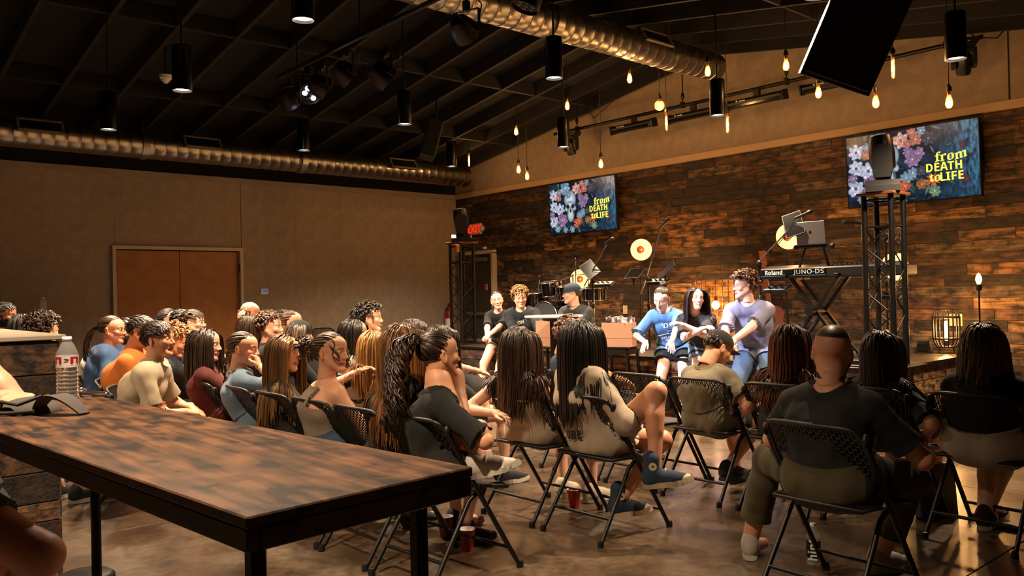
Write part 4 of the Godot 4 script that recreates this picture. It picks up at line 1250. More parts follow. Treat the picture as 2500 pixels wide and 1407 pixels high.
	for q in [[Vector3(0.22, 1.18, -0.05), 0.20, 0.05], [Vector3(0.42, 0.98, -0.1), 0.18, -0.03], [Vector3(-0.62, 0.95, -0.1), 0.2, -0.12]]:
		var cy := MB.new(); cy.lathe(PackedVector2Array([Vector2(0, 0.02), Vector2(0.03, 0.018), Vector2(0.05, 0.006), Vector2(q[1], -0.006), Vector2(q[1], -0.009), Vector2(0.05, 0.002), Vector2(0, 0.0)]), Transform3D(Basis(Vector3(0, 0, 1), q[2]), q[0]), 28)
		part("cymbal", cy, mat("cymbal_dark", Color(0.22, 0.15, 0.08), 0.35, 0.8), dk)
		var cs := MB.new(); cs.rod(q[0], Vector3(q[0].x, 0.03, q[0].z), 0.01); cs.ell(q[0] + Vector3(0, 0.03, 0), Vector3(0.014, 0.02, 0.014)); part("cymbal_stand", cs, MT.chrome, dk)
	var ds := MB.new(); ds.rod(Vector3(0.33, 0.02, 0.12), Vector3(0.33, 0.98, 0.12), 0.012); ds.rod(Vector3(0.33, 0.96, 0.12), Vector3(-0.1, 0.86, 0.12), 0.01); ds.rod(Vector3(-0.5, 0.02, 0.1), Vector3(-0.5, 0.5, 0.1), 0.012); ds.rod(Vector3(0.62, 0.02, 0), Vector3(0.62, 0.6, 0), 0.012); ds.rod(Vector3(-0.05, 0.5, 0.1), Vector3(-0.05, 0.8, 0.1), 0.014); ds.rod(Vector3(-0.22, 0.72, 0.05), Vector3(0.14, 0.68, 0.05), 0.01)
	part("hardware", ds, MT.chrome, dk)
	# lamps along the wall
	ring_lamp(Vector3(-7.526, 1.945, -9.000), 0.65, Vector3(0.75, -0.05, 0.62), "glowing white dish lamp on a stand left of the tallest microphone boom")
	ring_lamp(Vector3(-8.664, 1.564, -8.950), 0.65, Vector3(0.75, -0.05, 0.62), "glowing white dish lamp behind the cymbal and the backward cap")
	ring_lamp(Vector3(-5.213, 1.972, -8.900), 0.65, Vector3(0.75, -0.05, 0.62), "glowing white dish lamp behind the laptop")
	ring_lamp(Vector3(-3.982, 1.571, -8.900), 0.65, Vector3(0.75, -0.05, 0.62), "glowing white dish lamp behind the right truss tower and keyboard end")
	var cl := thing("crate_lamp", "wooden slat box lamp with a bare glowing bulb, between the woman in grey and the tall man", "lamp", Vector3(-6.269, 0.661, -9.150) * Vector3(1, 0, 1) + Vector3(0, 0.65, 0))
	for i in 9:
		var sl := MB.new(); sl.box(Vector3(-0.36 + i * 0.09, 0.42, -0.16), Vector3(0.08, 0.84, 0.015), Basis.IDENTITY, 0.003); part("slat", sl, MT.board_6, cl)
	for s in [-1.0, 1.0]:
		for i in 3:
			var s2 := MB.new(); s2.box(Vector3(s * 0.41, 0.42, -0.11 + i * 0.1), Vector3(0.015, 0.84, 0.08), Basis.IDENTITY, 0.003); part("slat", s2, MT.board_4, cl)
	var tp := MB.new(); tp.box(Vector3(0, 0.85, 0.0), Vector3(0.86, 0.02, 0.36), Basis.IDENTITY, 0.003); tp.box(Vector3(0, 0.01, 0), Vector3(0.86, 0.02, 0.36), Basis.IDENTITY, 0.003); part("frame", tp, MT.board_7, cl)
	var bp := MB.new(); bp.rod(Vector3(-0.14, 0.84, 0), Vector3(-0.14, 0.62, 0), 0.005); bp.lathe(PackedVector2Array([Vector2(0, 0.63), Vector2(0.022, 0.63), Vector2(0.026, 0.57), Vector2(0.0, 0.57)]), Transform3D(Basis.IDENTITY, Vector3(-0.14, 0, 0)), 12); part("bulb_socket", bp, MT.brass, cl)
	var bb := MB.new(); bb.ell(Vector3(-0.14, 0.515, 0), Vector3(0.05, 0.06, 0.05), Basis.IDENTITY, 16); part("bulb", bb, glow("bulb_glow", Color(1.0, 0.76, 0.42), 9.0), cl)
	omni(cl.position + Vector3(-0.14, 0.515, 0.0), AMBER, 1.1, 0.05)
	omni(Vector3(-6.834, 0.641, -9.200) * Vector3(1, 0, 1) + Vector3(0, 1.22, 0.0), AMBER, 0.8, 0.04)
	var hl2 := thing("bulb_stand_lamp", "bare glowing bulb behind the woman in grey, hidden by her head", "lamp", Vector3(-6.834, 0.641, -9.200) * Vector3(1, 0, 1) + Vector3(0, 0.65, 0))
	var hb2 := MB.new(); hb2.ell(Vector3(0, 0.57, 0), Vector3(0.035, 0.045, 0.035)); part("bulb", hb2, MT.bulb_glow, hl2)
	var hs2 := MB.new(); hs2.rod(Vector3(0, 0.01, 0), Vector3(0, 0.52, 0), 0.01); hs2.lathe(PackedVector2Array([Vector2(0, 0.015), Vector2(0.1, 0.012), Vector2(0.1, 0), Vector2(0, 0)]), Transform3D.IDENTITY, 16); part("stand", hs2, MT.black_metal, hl2)
	var pl := thing("pole_lamp", "thin black pole lamp with a bare glowing bulb at the right against the boards", "lamp", Vector3(-3.14, 0.0, -8.9))
	var pp := MB.new(); pp.rod(Vector3(0, 0.01, 0), Vector3(0, 1.31, 0), 0.009); pp.lathe(PackedVector2Array([Vector2(0, 0.02), Vector2(0.12, 0.012), Vector2(0.12, 0), Vector2(0, 0)]), Transform3D.IDENTITY, 20); part("pole", pp, MT.black_metal, pl)
	var pk := MB.new(); pk.lathe(PackedVector2Array([Vector2(0, 1.30), Vector2(0.022, 1.30), Vector2(0.027, 1.315), Vector2(0.027, 1.36), Vector2(0, 1.365)]), Transform3D.IDENTITY, 14); part("socket", pk, MT.black_plastic, pl)
	var pq := MB.new(); pq.lathe(PackedVector2Array([Vector2(0, 1.36), Vector2(0.016, 1.365), Vector2(0.03, 1.405), Vector2(0.026, 1.435), Vector2(0.012, 1.465), Vector2(0, 1.475)]), Transform3D.IDENTITY, 16); part("bulb", pq, MT.bulb_glow, pl)
	omni(Vector3(-3.14, 1.42, -8.9), AMBER, 0.7, 0.04)
	var ln2 := thing("bamboo_lantern", "dark slatted lantern with a long glowing filament bulb at the right end of the stage", "lantern", Vector3(-3.538, 0.637, -9.110) * Vector3(1, 0, 1) + Vector3(0, 0.65, 0))
	for i in 18:
		var an := TAU * i / 18
		var sm := MB.new()
		var pts := PackedVector3Array()
		for q in [[0.09, 0.07], [0.118, 0.115], [0.128, 0.16], [0.128, 0.37], [0.118, 0.415], [0.075, 0.455]]: pts.append(Vector3(cos(an) * q[0], q[1], sin(an) * q[0]))
		sm.tube(pts, 0.0065, 0.0065, 6)
		part("slat", sm, mat("lantern_slat", Color(0.10, 0.065, 0.04), 0.5), ln2)
	for q in [[0.128, 0.155], [0.128, 0.375], [0.092, 0.07], [0.077, 0.455]]:
		var rm := MB.new(); rm.ring(Vector3(0, q[1], 0), Vector3.UP, q[0], 0.009, 28, 8); part("hoop", rm, MT.lantern_slat, ln2)
	for i in 4:
		var fm := MB.new(); fm.rod(Vector3(cos(i * PI / 2 + 0.4) * 0.09, 0.07, sin(i * PI / 2 + 0.4) * 0.09), Vector3(cos(i * PI / 2 + 0.4) * 0.10, 0.0, sin(i * PI / 2 + 0.4) * 0.10), 0.008); part("foot", fm, MT.lantern_slat, ln2)
	var lbp := MB.new(); lbp.lathe(PackedVector2Array([Vector2(0, 0.075), Vector2(0.09, 0.07), Vector2(0.09, 0.064), Vector2(0, 0.064)]), Transform3D.IDENTITY, 20); lbp.lathe(PackedVector2Array([Vector2(0.02, 0.07), Vector2(0.02, 0.13), Vector2(0, 0.13)]), Transform3D.IDENTITY, 12); part("bulb_holder", lbp, MT.lantern_slat, ln2)
	var lbu := MB.new(); lbu.lathe(PackedVector2Array([Vector2(0, 0.13), Vector2(0.022, 0.14), Vector2(0.026, 0.18), Vector2(0.026, 0.30), Vector2(0.014, 0.335), Vector2(0, 0.34)]), Transform3D.IDENTITY, 16); part("bulb", lbu, MT.bulb_glow, ln2)
	omni(ln2.position + Vector3(0, 0.24, 0), AMBER, 0.8, 0.02)
	# guitar, small stage boxes
	var gt := thing("acoustic_guitar", "brown acoustic guitar on the stage right of the tall man in the lavender shirt", "guitar", Vector3(-5.044, 1.111, -8.300) * Vector3(1, 0, 1) + Vector3(0, 0.68, 0), 0.5)
	var go := PackedVector2Array()
	for i in 40:
		var y := float(i) / 39
		go.append(Vector2(0.2 * sqrt(maxf(0.0, 1.0 - pow(2.0 * y - 1.0, 4.0))) * (1.0 - 0.28 * exp(-pow((y - 0.6) / 0.16, 2.0))) * (1.0 - 0.2 * y), y * 0.5))
	for i in range(38, 0, -1): go.append(Vector2(-go[i].x, go[i].y))
	var gb := MB.new(); gb.prism(go, Transform3D(Basis(Vector3(0, 0, 1), 0.1), Vector3(0, 0, -0.05)), 0.1); part("body", gb, mat("guitar_brown", Color(0.30, 0.14, 0.06), 0.25), gt)
	var gh := MB.new(); gh.disc(Basis(Vector3(0, 0, 1), 0.1) * Vector3(0, 0.33, 0.051), Vector3(0, 0, 1), 0.05); part("sound_hole", gh, MT.black_matte, gt)
	var gn := MB.new(); gn.box(Basis(Vector3(0, 0, 1), 0.1) * Vector3(0, 0.72, 0.045), Vector3(0.05, 0.5, 0.025), Basis(Vector3(0, 0, 1), 0.1), 0.004); gn.box(Basis(Vector3(0, 0, 1), 0.1) * Vector3(0, 1.03, 0.04), Vector3(0.075, 0.16, 0.02), Basis(Vector3(0, 0, 1), 0.1), 0.004); part("neck", gn, MT.guitar_brown, gt)
	var gs := MB.new(); gs.bar(Vector3(-0.12, -0.03, 0.1), Vector3(0, 0.35, -0.07), 0.02, 0.02); gs.bar(Vector3(0.12, -0.03, 0.1), Vector3(0, 0.35, -0.07), 0.02, 0.02); gs.bar(Vector3(0, -0.03, -0.2), Vector3(0, 0.35, -0.07), 0.02, 0.02); part("guitar_stand", gs, MT.black_metal, gt)
	var sw := thing("wedge_monitor", "small black floor box on the stage left of the lantern", "floor monitor", Vector3(-3.736, 0.669, -9.020) * Vector3(1, 0, 1) + Vector3(0, 0.65, 0), 0.3)
	var sp := MB.new(); sp.prism(PackedVector2Array([Vector2(-0.09, 0), Vector2(0.09, 0), Vector2(0.06, 0.13), Vector2(-0.04, 0.13)]), Transform3D(Basis.IDENTITY, Vector3(0, 0, -0.08)), 0.16); part("cabinet", sp, MT.black_plastic, sw)
	var sg := MB.new(); sg.box(Vector3(0.0, 0.065, 0.082), Vector3(0.1, 0.09, 0.006), Basis.IDENTITY, 0.002); part("grille", sg, MT.black_metal, sw)
	var pe := thing("pedal_board", "black effects pedal board on the stage between the two dark-haired heads at the right", "pedal board", Vector3(-3.648, 0.735, -7.375) * Vector3(1, 0, 1) + Vector3(0, 0.655, 0), 0.2)
	var pbm := MB.new(); pbm.box(Vector3(0, 0.04, 0), Vector3(0.5, 0.05, 0.26), Basis(Vector3(1, 0, 0), 0.12), 0.01); part("board", pbm, MT.black_plastic, pe)
	for i in 4:
		var pm := MB.new(); pm.box(Vector3(-0.18 + 0.12 * i, 0.085, 0.0), Vector3(0.075, 0.045, 0.12), Basis(Vector3(1, 0, 0), 0.12), 0.006); part("pedal", pm, mat("pedal_%d" % i, [Color(0.05, 0.05, 0.06), Color(0.3, 0.3, 0.32), Color(0.07, 0.1, 0.3), Color(0.1, 0.1, 0.1)][i], 0.35), pe)
	# in front of the panel: round table, stool, gift bags
	var ct := thing("pub_table", "small round high table with a white top and black column in front of the panel", "table", Vector3(-6.692, 1.052, -6.478) * Vector3(1, 0, 1))
	var th := 1.115
	var c1 := MB.new(); c1.lathe(PackedVector2Array([Vector2(0, th), Vector2(0.325, th), Vector2(0.33, th - 0.008), Vector2(0.325, th - 0.022), Vector2(0, th - 0.022)]), Transform3D.IDENTITY, 40); part("table_top", c1, mat("pub_white", Color(0.78, 0.76, 0.76), 0.3), ct)
	var c2 := MB.new(); c2.rod(Vector3(0, 0.02, 0), Vector3(0, th - 0.03, 0), 0.045, 16); part("column", c2, MT.black_metal, ct)
	var c3 := MB.new(); c3.lathe(PackedVector2Array([Vector2(0, 0.04), Vector2(0.08, 0.035), Vector2(0.24, 0.012), Vector2(0.24, 0), Vector2(0, 0)]), Transform3D.IDENTITY, 28); c3.lathe(PackedVector2Array([Vector2(0.0, th - 0.024), Vector2(0.14, th - 0.024), Vector2(0.12, th - 0.06), Vector2(0.04, th - 0.07)]), Transform3D.IDENTITY, 20); part("base_and_bracket", c3, MT.black_metal, ct)
	var pa := thing("paper", "white sheet of paper lying on the round high table", "paper", ct.position + Vector3(0.08, th + 0.0015, 0.02), 0.4)
	var pb := MB.new(); pb.box(Vector3.ZERO, Vector3(0.21, 0.002, 0.29), Basis.IDENTITY, 0.0); part("sheet", pb, MT.white, pa)
	var sl2 := thing("metal_stool", "black backless metal stool under the large paper gift bag", "stool", Vector3(-6.014, 0.741, -6.800) * Vector3(1, 0, 1), 0.35)
	var sh := 0.77
	var s1 := MB.new(); s1.box(Vector3(0, sh - 0.012, 0), Vector3(0.31, 0.025, 0.31), Basis.IDENTITY, 0.012); part("seat", s1, mat("stool_black", Color(0.03, 0.035, 0.045), 0.2, 0.3), sl2)
	var s3 := MB.new()
	for sx in [-1.0, 1.0]:
		s3.box(Vector3(sx * 0.15, sh - 0.05, 0), Vector3(0.012, 0.06, 0.28)); s3.box(Vector3(0, sh - 0.05, sx * 0.15), Vector3(0.28, 0.06, 0.012)); s3.bar(Vector3(sx * 0.17, 0.25, -0.17), Vector3(sx * 0.17, 0.25, 0.17), 0.012, 0.025)
	part("apron", s3, MT.stool_black, sl2)
	for sx in [-1.0, 1.0]:
		for sz in [-1.0, 1.0]:
			var s4 := MB.new(); s4.bar(Vector3(sx * 0.19, 0, sz * 0.19), Vector3(sx * 0.145, sh - 0.03, sz * 0.145), 0.045, 0.03, 0.006); part("leg", s4, MT.stool_black, sl2)
	gift_bag(sl2.position + Vector3(0, sh + 0.002, 0), 0.40, 0.34, 0.26, 0.15, "large pale brown paper gift bag with white tissue on the black metal stool", true)
	gift_bag(Vector3(-7.106, 0.718, -6.769) * Vector3(1, 0, 1) + Vector3(0, 0.74, 0), 0.3, 0.24, 0.30, 0.12, "smaller pale pink gift bag behind the round high table", false)
	var bs2 := thing("low_stand", "small dark stand under the pale pink gift bag", "stand", Vector3(-7.106, 0.718, -6.769) * Vector3(1, 0, 1), 0.3)
	var bsm := MB.new(); bsm.box(Vector3(0, 0.725, 0), Vector3(0.28, 0.02, 0.16)); part("shelf", bsm, MT.black_metal, bs2)
	var bsp := MB.new(); bsp.rod(Vector3(0, 0.0, 0), Vector3(0, 0.72, 0), 0.02); bsp.box(Vector3(0, 0.008, 0), Vector3(0.3, 0.016, 0.2)); part("post", bsp, MT.black_metal, bs2)


func gift_bag(at: Vector3, turn: float, w: float, h: float, d: float, label: String, tissue: bool) -> void:
	var t := thing("gift_bag", label, "gift bag", at, turn)
	var kraft := mat("bag_paper", Color(0.76, 0.60, 0.50), 0.7)
	var dark := mat("bag_side", Color(0.66, 0.46, 0.36), 0.7)
	var b := MB.new()
	for s in [-1.0, 1.0]:
		b.box(Vector3(0, h * 0.5, s * d * 0.5), Vector3(w, h, 0.003), Basis(Vector3(1, 0, 0), s * 0.02), 0.0)
	b.box(Vector3(0, 0.002, 0), Vector3(w, 0.004, d), Basis.IDENTITY, 0.0)
	b.box(Vector3(0, h * 0.36, d * 0.5 + 0.002), Vector3(w, 0.004, 0.002), Basis.IDENTITY, 0.0)
	part("panel", b, kraft, t)
	var g := MB.new()
	for s in [-1.0, 1.0]:
		for q in [-1.0, 1.0]:
			g.box(Vector3(s * (w * 0.5 - 0.012), h * 0.5, q * d * 0.25), Vector3(0.003, h, d * 0.52), Basis(Vector3.UP, s * q * 0.35), 0.0)
	part("gusset", g, dark, t)
	var hd := MB.new()
	for s in [-1.0, 1.0]:
		var pts := PackedVector3Array()
		for i in 11:
			var an := PI * i / 10
			pts.append(Vector3(cos(an) * 0.055, h + sin(an) * 0.075 - 0.01, s * d * 0.5))
		hd.tube(pts, 0.004, 0.004, 6)
	part("handle", hd, MT.white_frame, t)
	if tissue:
		var ti := MB.new()
		var r := RandomNumberGenerator.new(); r.seed = 8
		for i in 16:
			var c := Vector3(r.randf_range(-0.10, 0.15) * w / 0.34, h - 0.02, r.randf_range(-0.05, 0.05))
			var tip := c + Vector3(r.randf_range(-0.06, 0.06), r.randf_range(0.04, 0.10), r.randf_range(-0.05, 0.05))
			var s := Vector3(r.randf_range(-1, 1), 0.2, r.randf_range(-1, 1)).normalized() * 0.06
			ti.tri(c - s, c + s, tip, (s.cross(tip - c)).normalized())
			ti.tri(c + s, c + s * 1.2 + Vector3(0, 0.06, 0.03), tip, (s.cross(tip - c) + Vector3(0, 0.3, 0)).normalized())
		part("tissue", ti, mat("tissue", Color(0.88, 0.88, 0.92), 0.8), t)
		var dk := MB.new()
		dk.ell(Vector3(-w * 0.28, h + 0.01, 0.0), Vector3(0.06, 0.04, 0.05))
		part("dark_tissue", dk, mat("dark_tissue", Color(0.10, 0.11, 0.14), 0.8), t)



# ---------------------------------------------------------------- high table, bar and small things in the foreground
func front_furniture() -> void:
	var a: Vector3 = Vector3(-1.128, 1.060, -0.475)
	var b: Vector3 = Vector3(-1.143, 1.060, -0.903)
	var c: Vector3 = Vector3(-2.908, 1.060, -0.759)
	var ux := (b - c).normalized()          # along the table, towards its right end
	var uz := Vector3(-ux.z, 0, ux.x)       # across it, towards the viewer
	var len := (b - c).length()
	var wid := (a - b).dot(uz)
	var ce := (b + c) * 0.5 + uz * wid * 0.5
	var bs := Basis(ux, Vector3.UP, uz)
	var t := thing("high_table", "long dark wooden bar-height table with black pipe legs in the left foreground", "table", Vector3(ce.x, 0, ce.z))
	t.transform = Transform3D(bs, Vector3(ce.x, 0, ce.z))
	var tp := MB.new(); tp.box(Vector3(0, 1.051, 0), Vector3(len, 0.018, wid), Basis.IDENTITY, 0.0025); part("table_top", tp, MT.table_wood, t)
	for s in [-1.0, 1.0]:
		var f := MB.new(); f.box(Vector3(0, 1.025, s * (wid * 0.5 - 0.011)), Vector3(len - 0.006, 0.033, 0.02), Basis.IDENTITY, 0.002); part("apron", f, MT.table_edge, t)
		var g := MB.new(); g.box(Vector3(s * (len * 0.5 - 0.011), 1.025, 0), Vector3(0.02, 0.033, wid - 0.046), Basis.IDENTITY, 0.002); part("apron", g, MT.table_wood, t)
	for q in [[len * 0.5 - 0.022, wid * 0.5 - 0.024], [len * 0.5 - 0.03, -wid * 0.5 + 0.10]]:
		var l := MB.new(); l.box(Vector3(q[0], 0.51, q[1]), Vector3(0.024, 1.0, 0.024), Basis.IDENTITY, 0.003); l.box(Vector3(q[0], 0.006, q[1]), Vector3(0.06, 0.012, 0.06), Basis.IDENTITY, 0.003); part("leg", l, MT.black_metal, t)
	var lx := -len * 0.5 + 0.14
	for lz in [wid * 0.5 - 0.035, -wid * 0.5 + 0.06]:
		var p := MB.new(); p.rod(Vector3(lx, 0.02, lz), Vector3(lx, 1.01, lz), 0.0145, 14); p.lathe(PackedVector2Array([Vector2(0.0, 0.02), Vector2(0.03, 0.018), Vector2(0.06, 0.01), Vector2(0.06, 0), Vector2(0, 0)]), Transform3D(Basis.IDENTITY, Vector3(lx, 0, lz)), 18); part("leg", p, MT.black_metal, t)
		var k := MB.new(); k.lathe(PackedVector2Array([Vector2(0.014, 0.90), Vector2(0.021, 0.90), Vector2(0.021, 0.91), Vector2(0.019, 0.912), Vector2(0.019, 0.958), Vector2(0.021, 0.96), Vector2(0.021, 0.97), Vector2(0.014, 0.97)]), Transform3D(Basis.IDENTITY, Vector3(lx, 0, lz)), 18); part("pipe_coupling", k, MT.black_metal, t)
	# bar counter
	var co: Vector3 = Vector3(-4.332, 1.216, -0.977)
	var bt := thing("bar_counter", "bar counter of rough planks with a pale stone top at the left edge", "counter", Vector3(co.x, 0, co.z))
	var slab := MB.new(); slab.box(Vector3(-0.8, co.y - 0.012, 0.9), Vector3(1.62, 0.024, 1.84), Basis.IDENTITY, 0.004); part("counter_top", slab, mat("pale_stone", Color(0.66, 0.62, 0.56), 0.4), bt)
	var cr := MB.new(); cr.box(Vector3(-0.8, (co.y - 0.03) * 0.5, 0.9), Vector3(1.54, co.y - 0.03, 1.76), Basis.IDENTITY, 0.0); part("carcass", cr, MT.black_matte, bt)
	var y := co.y - 0.03
	var i := 0
	var tn := [7, 0, 5, 1, 0, 2, 0, 1, 5, 0]
	while y > 0.02:
		var h := minf([0.155, 0.17, 0.12, 0.16, 0.14, 0.09][i % 6], y)
		for q in 2:
			var m := MB.new()
			m.box(Vector3(-0.022, y - h * 0.5, 0.45 + q * 0.885), Vector3(0.022, h - 0.004, 0.878), Basis.IDENTITY, 0.003)
			part("plank", m, MT["board_%d" % tn[(i + q) % 10]], bt)
			var m2 := MB.new()
			m2.box(Vector3(-0.42 - q * 0.78, y - h * 0.5, 0.012), Vector3(0.775, h - 0.004, 0.022), Basis.IDENTITY, 0.003)
			part("plank", m2, MT["board_%d" % tn[(i + q + 3) % 10]], bt)
		y -= h
		i += 1
	var tr := thing("tray", "flat grey tray lying on the pale bar top at the left edge", "tray", co + Vector3(-0.33, 0.001, 0.62))
	var trm := MB.new(); trm.box(Vector3(0, 0.006, 0), Vector3(0.36, 0.012, 0.5), Basis.IDENTITY, 0.004); part("tray_base", trm, MT.grey_plastic, tr)
	var so := thing("bar_stool", "low black round stool at the lower left beside the table leg", "stool", Vector3(-3.017, 0.467, -0.741) * Vector3(1, 0, 1))
	var sh: float = Vector3(-3.017, 0.467, -0.741).y
	var s1 := MB.new(); s1.lathe(PackedVector2Array([Vector2(0, sh), Vector2(0.075, sh), Vector2(0.09, sh - 0.012), Vector2(0.09, sh - 0.03), Vector2(0, sh - 0.03)]), Transform3D.IDENTITY, 28); part("seat", s1, MT.black_plastic, so)
	for k in 4:
		var an := PI / 4 + k * PI / 2
		var m3 := MB.new(); m3.rod(Vector3(cos(an) * 0.06, sh - 0.03, sin(an) * 0.06), Vector3(cos(an) * 0.11, 0.0, sin(an) * 0.11), 0.011); part("leg", m3, MT.black_metal, so)
	bottle(Vector3(-2.876, 1.060, -0.665), 0.197, 0.0325, "clear ribbed water bottle with a festive label on the high table", 0)
	# cap lying on the table
	var cp := thing("cap", "grey baseball cap lying on the high table, brim arched towards the viewer", "cap", Vector3(-2.537, 1.060, -0.540), 0.55)
	var grey := mat("cap_grey", Color(0.24, 0.225, 0.215), 0.9)
	var cm := MB.new(); cm.ell(Vector3(-0.10, 0.0, -0.03), Vector3(0.085, 0.042, 0.075), Basis.IDENTITY, 20, 0.0); part("crown", cm, grey, cp)
	var bm := MB.new()
	var n := 22
	for k in n:
		for w in 5:
			var pts := []
			for e in [[k, w], [k + 1, w], [k + 1, w + 1], [k, w + 1]]:
				var u: float = float(e[0]) / n * 2.0 - 1.0
				var d: float = float(e[1]) / 5.0
				pts.append([Vector3(0.035 + u * 0.082, 0.006 + 0.05 * (1.0 - u * u), -0.02 + d * (0.062 * (1.0 - 0.45 * u * u))), Vector3(u * 1.2, 1.0, 0.0).normalized()])
			bm.quad(pts[0][0], pts[1][0], pts[2][0], pts[3][0], pts[0][1])
			var q2 := Vector3(0, 0.0045, 0)
			bm.quad(pts[0][0] - q2, pts[1][0] - q2, pts[2][0] - q2, pts[3][0] - q2, -pts[0][1])
			if w == 4: bm.quad(pts[3][0], pts[2][0], pts[2][0] - q2, pts[3][0] - q2, Vector3(0, 0, 1))
			if w == 0: bm.quad(pts[0][0], pts[1][0], pts[1][0] - q2, pts[0][0] - q2, Vector3(0, 0, -1))
	part("brim", bm, grey, cp)
	var sm := MB.new(); sm.tube(PackedVector3Array([Vector3(-0.02, 0.012, 0.03), Vector3(-0.08, 0.008, 0.055), Vector3(-0.17, 0.006, 0.06), Vector3(-0.24, 0.006, 0.05)]), 0.006, 0.006, 6); part("strap", sm, mat("strap", Color(0.13, 0.11, 0.10), 0.8), cp)
	var st := MB.new(); st.tube(PackedVector3Array([Vector3(-0.165, 0.02, 0.0), Vector3(-0.13, 0.036, 0.035), Vector3(-0.06, 0.03, 0.045), Vector3(-0.02, 0.05, 0.005)]), 0.005, 0.005, 6); part("edge_band", st, MT.strap, cp)
	var ph := thing("phone", "dark phone with a gold edge under the hand on the high table", "phone", Vector3(-2.798, 1.060, -0.535) + Vector3(0, 0.014, 0), 0.9)
	ph.rotation = Vector3(0.1, 0.9, 0.12)
	var pm := MB.new(); pm.box(Vector3.ZERO, Vector3(0.07, 0.008, 0.14), Basis.IDENTITY, 0.003); part("case", pm, mat("gold_edge", Color(0.62, 0.46, 0.24), 0.3, 0.8), ph)
	var pm2 := MB.new(); pm2.box(Vector3(0, 0.0045, 0), Vector3(0.064, 0.002, 0.134), Basis.IDENTITY, 0.0); part("screen", pm2, MT.black_gloss, ph)
	var mt := thing("multi_tool", "shiny metal folding multi-tool on the high table beside the bottle", "tool", Vector3(-2.925, 1.060, -0.732) + Vector3(0, 0.008, 0), 0.62)
	var mm := MB.new(); mm.box(Vector3(0.03, 0, 0), Vector3(0.10, 0.014, 0.018), Basis.IDENTITY, 0.004); mm.box(Vector3(0.03, 0.0075, 0), Vector3(0.09, 0.002, 0.006), Basis.IDENTITY, 0.0); part("handle", mm, MT.chrome, mt)
	var mm2 := MB.new(); mm2.box(Vector3(-0.05, 0.008, 0.012), Vector3(0.06, 0.010, 0.014), Basis(Vector3.UP, -0.9), 0.003); part("jaw", mm2, MT.chrome, mt)
	var mm3 := MB.new(); mm3.ring(Vector3(-0.022, 0.012, 0), Vector3(0.2, 1, 0.2).normalized(), 0.013, 0.004, 20, 8); part("pivot_ring", mm3, MT.chrome, mt)
	# things on the floor
	cup(Vector3(-3.512, -0.000, -2.721), "red plastic cup on the floor beneath the navy running shoe"); cup(Vector3(-3.793, 0.000, -2.789), "red plastic cup on the floor behind the legs of the nearest chair"); cup(Vector3(-3.725, 0.000, -3.751), "red plastic cup on the floor under the chair of the girl in the cream sweatshirt")
	bottle(Vector3(-2.117, 0.000, -3.788), 0.205, 0.033, "clear water bottle with black lettering standing under the nearest chair", 1)
	bottle(Vector3(-3.872, 0.000, -4.054), 0.2, 0.032, "clear empty bottle on the floor behind the red cup", 2)
	bottle(Vector3(-2.185, 0.000, -5.174), 0.2, 0.032, "clear bottle on the floor between the two right-hand chairs", 2)
	var bg := thing("blue_binder", "dark blue binder leaning on the floor beside the rightmost chair", "binder", Vector3(-2.059, 0.000, -5.078), -0.5)
	var bbm := MB.new(); bbm.box(Vector3(0, 0.155, 0), Vector3(0.06, 0.31, 0.25), Basis(Vector3(0, 0, 1), 0.10), 0.006); part("cover", bbm, mat("navy_cover", Color(0.03, 0.045, 0.09), 0.5), bg)
	var bpm := MB.new(); bpm.box(Vector3(0.0, 0.155, 0.002), Vector3(0.048, 0.29, 0.254), Basis(Vector3(0, 0, 1), 0.10), 0.002); part("pages", bpm, mat("pages", Color(0.22, 0.25, 0.30), 0.7), bg)
	var bk := thing("snack_tube", "orange snack tube lying on the floor between the right-hand chairs", "snack tube", Vector3(-2.304, 0.000, -5.181) + Vector3(0, 0.025, 0), 0.1)
	var bkm := MB.new(); bkm.lathe(PackedVector2Array([Vector2(0, -0.09), Vector2(0.022, -0.09), Vector2(0.022, 0.09), Vector2(0, 0.09)]), Transform3D(Basis(Vector3(0, 0, 1), PI / 2), Vector3.ZERO), 16); part("tube", bkm, mat("snack_orange", Color(0.75, 0.34, 0.12), 0.5), bk)
	var bl := MB.new(); bl.lathe(PackedVector2Array([Vector2(0, 0.09), Vector2(0.0235, 0.09), Vector2(0.0235, 0.10), Vector2(0, 0.10)]), Transform3D(Basis(Vector3(0, 0, 1), -PI / 2), Vector3.ZERO), 16); part("lid", bl, MT.white, bk)
	var po := thing("pouch", "flat dark pouch on the floor under the rightmost chair", "pouch", Vector3(-1.653, 0.000, -5.119) + Vector3(0, 0.014, 0), 0.5)
	var pom := MB.new(); pom.ell(Vector3.ZERO, Vector3(0.09, 0.016, 0.06), Basis.IDENTITY, 16); part("body", pom, MT.black_plastic, po)
	# screen and bottle at the far left
	var dt := thing("side_television", "black television standing low by the side wall at the far left", "television", Vector3(-11.45, 0.0, -2.02), PI / 2)
	var d1 := MB.new(); d1.box(Vector3(0, 0.98, 0), Vector3(1.02, 0.55, 0.04), Basis.IDENTITY, 0.006); part("case", d1, MT.black_plastic, dt)
	var d2 := MB.new(); d2.box(Vector3(0, 0.985, 0.0205), Vector3(0.99, 0.52, 0.002), Basis.IDENTITY, 0.0); part("screen_glass", d2, MT.black_gloss, dt)
	var d3 := MB.new(); d3.box(Vector3(0, 0.35, -0.05), Vector3(1.3, 0.7, 0.4), Basis.IDENTITY, 0.01); part("cabinet", d3, MT.black_plastic, dt)
	var d4 := MB.new(); d4.box(Vector3(0.38, 1.12, 0.022), Vector3(0.07, 0.018, 0.002), Basis.IDENTITY, 0.0); part("lit_strip", d4, glow("strip_glow", Color(0.4, 0.6, 0.9), 0.9), dt)
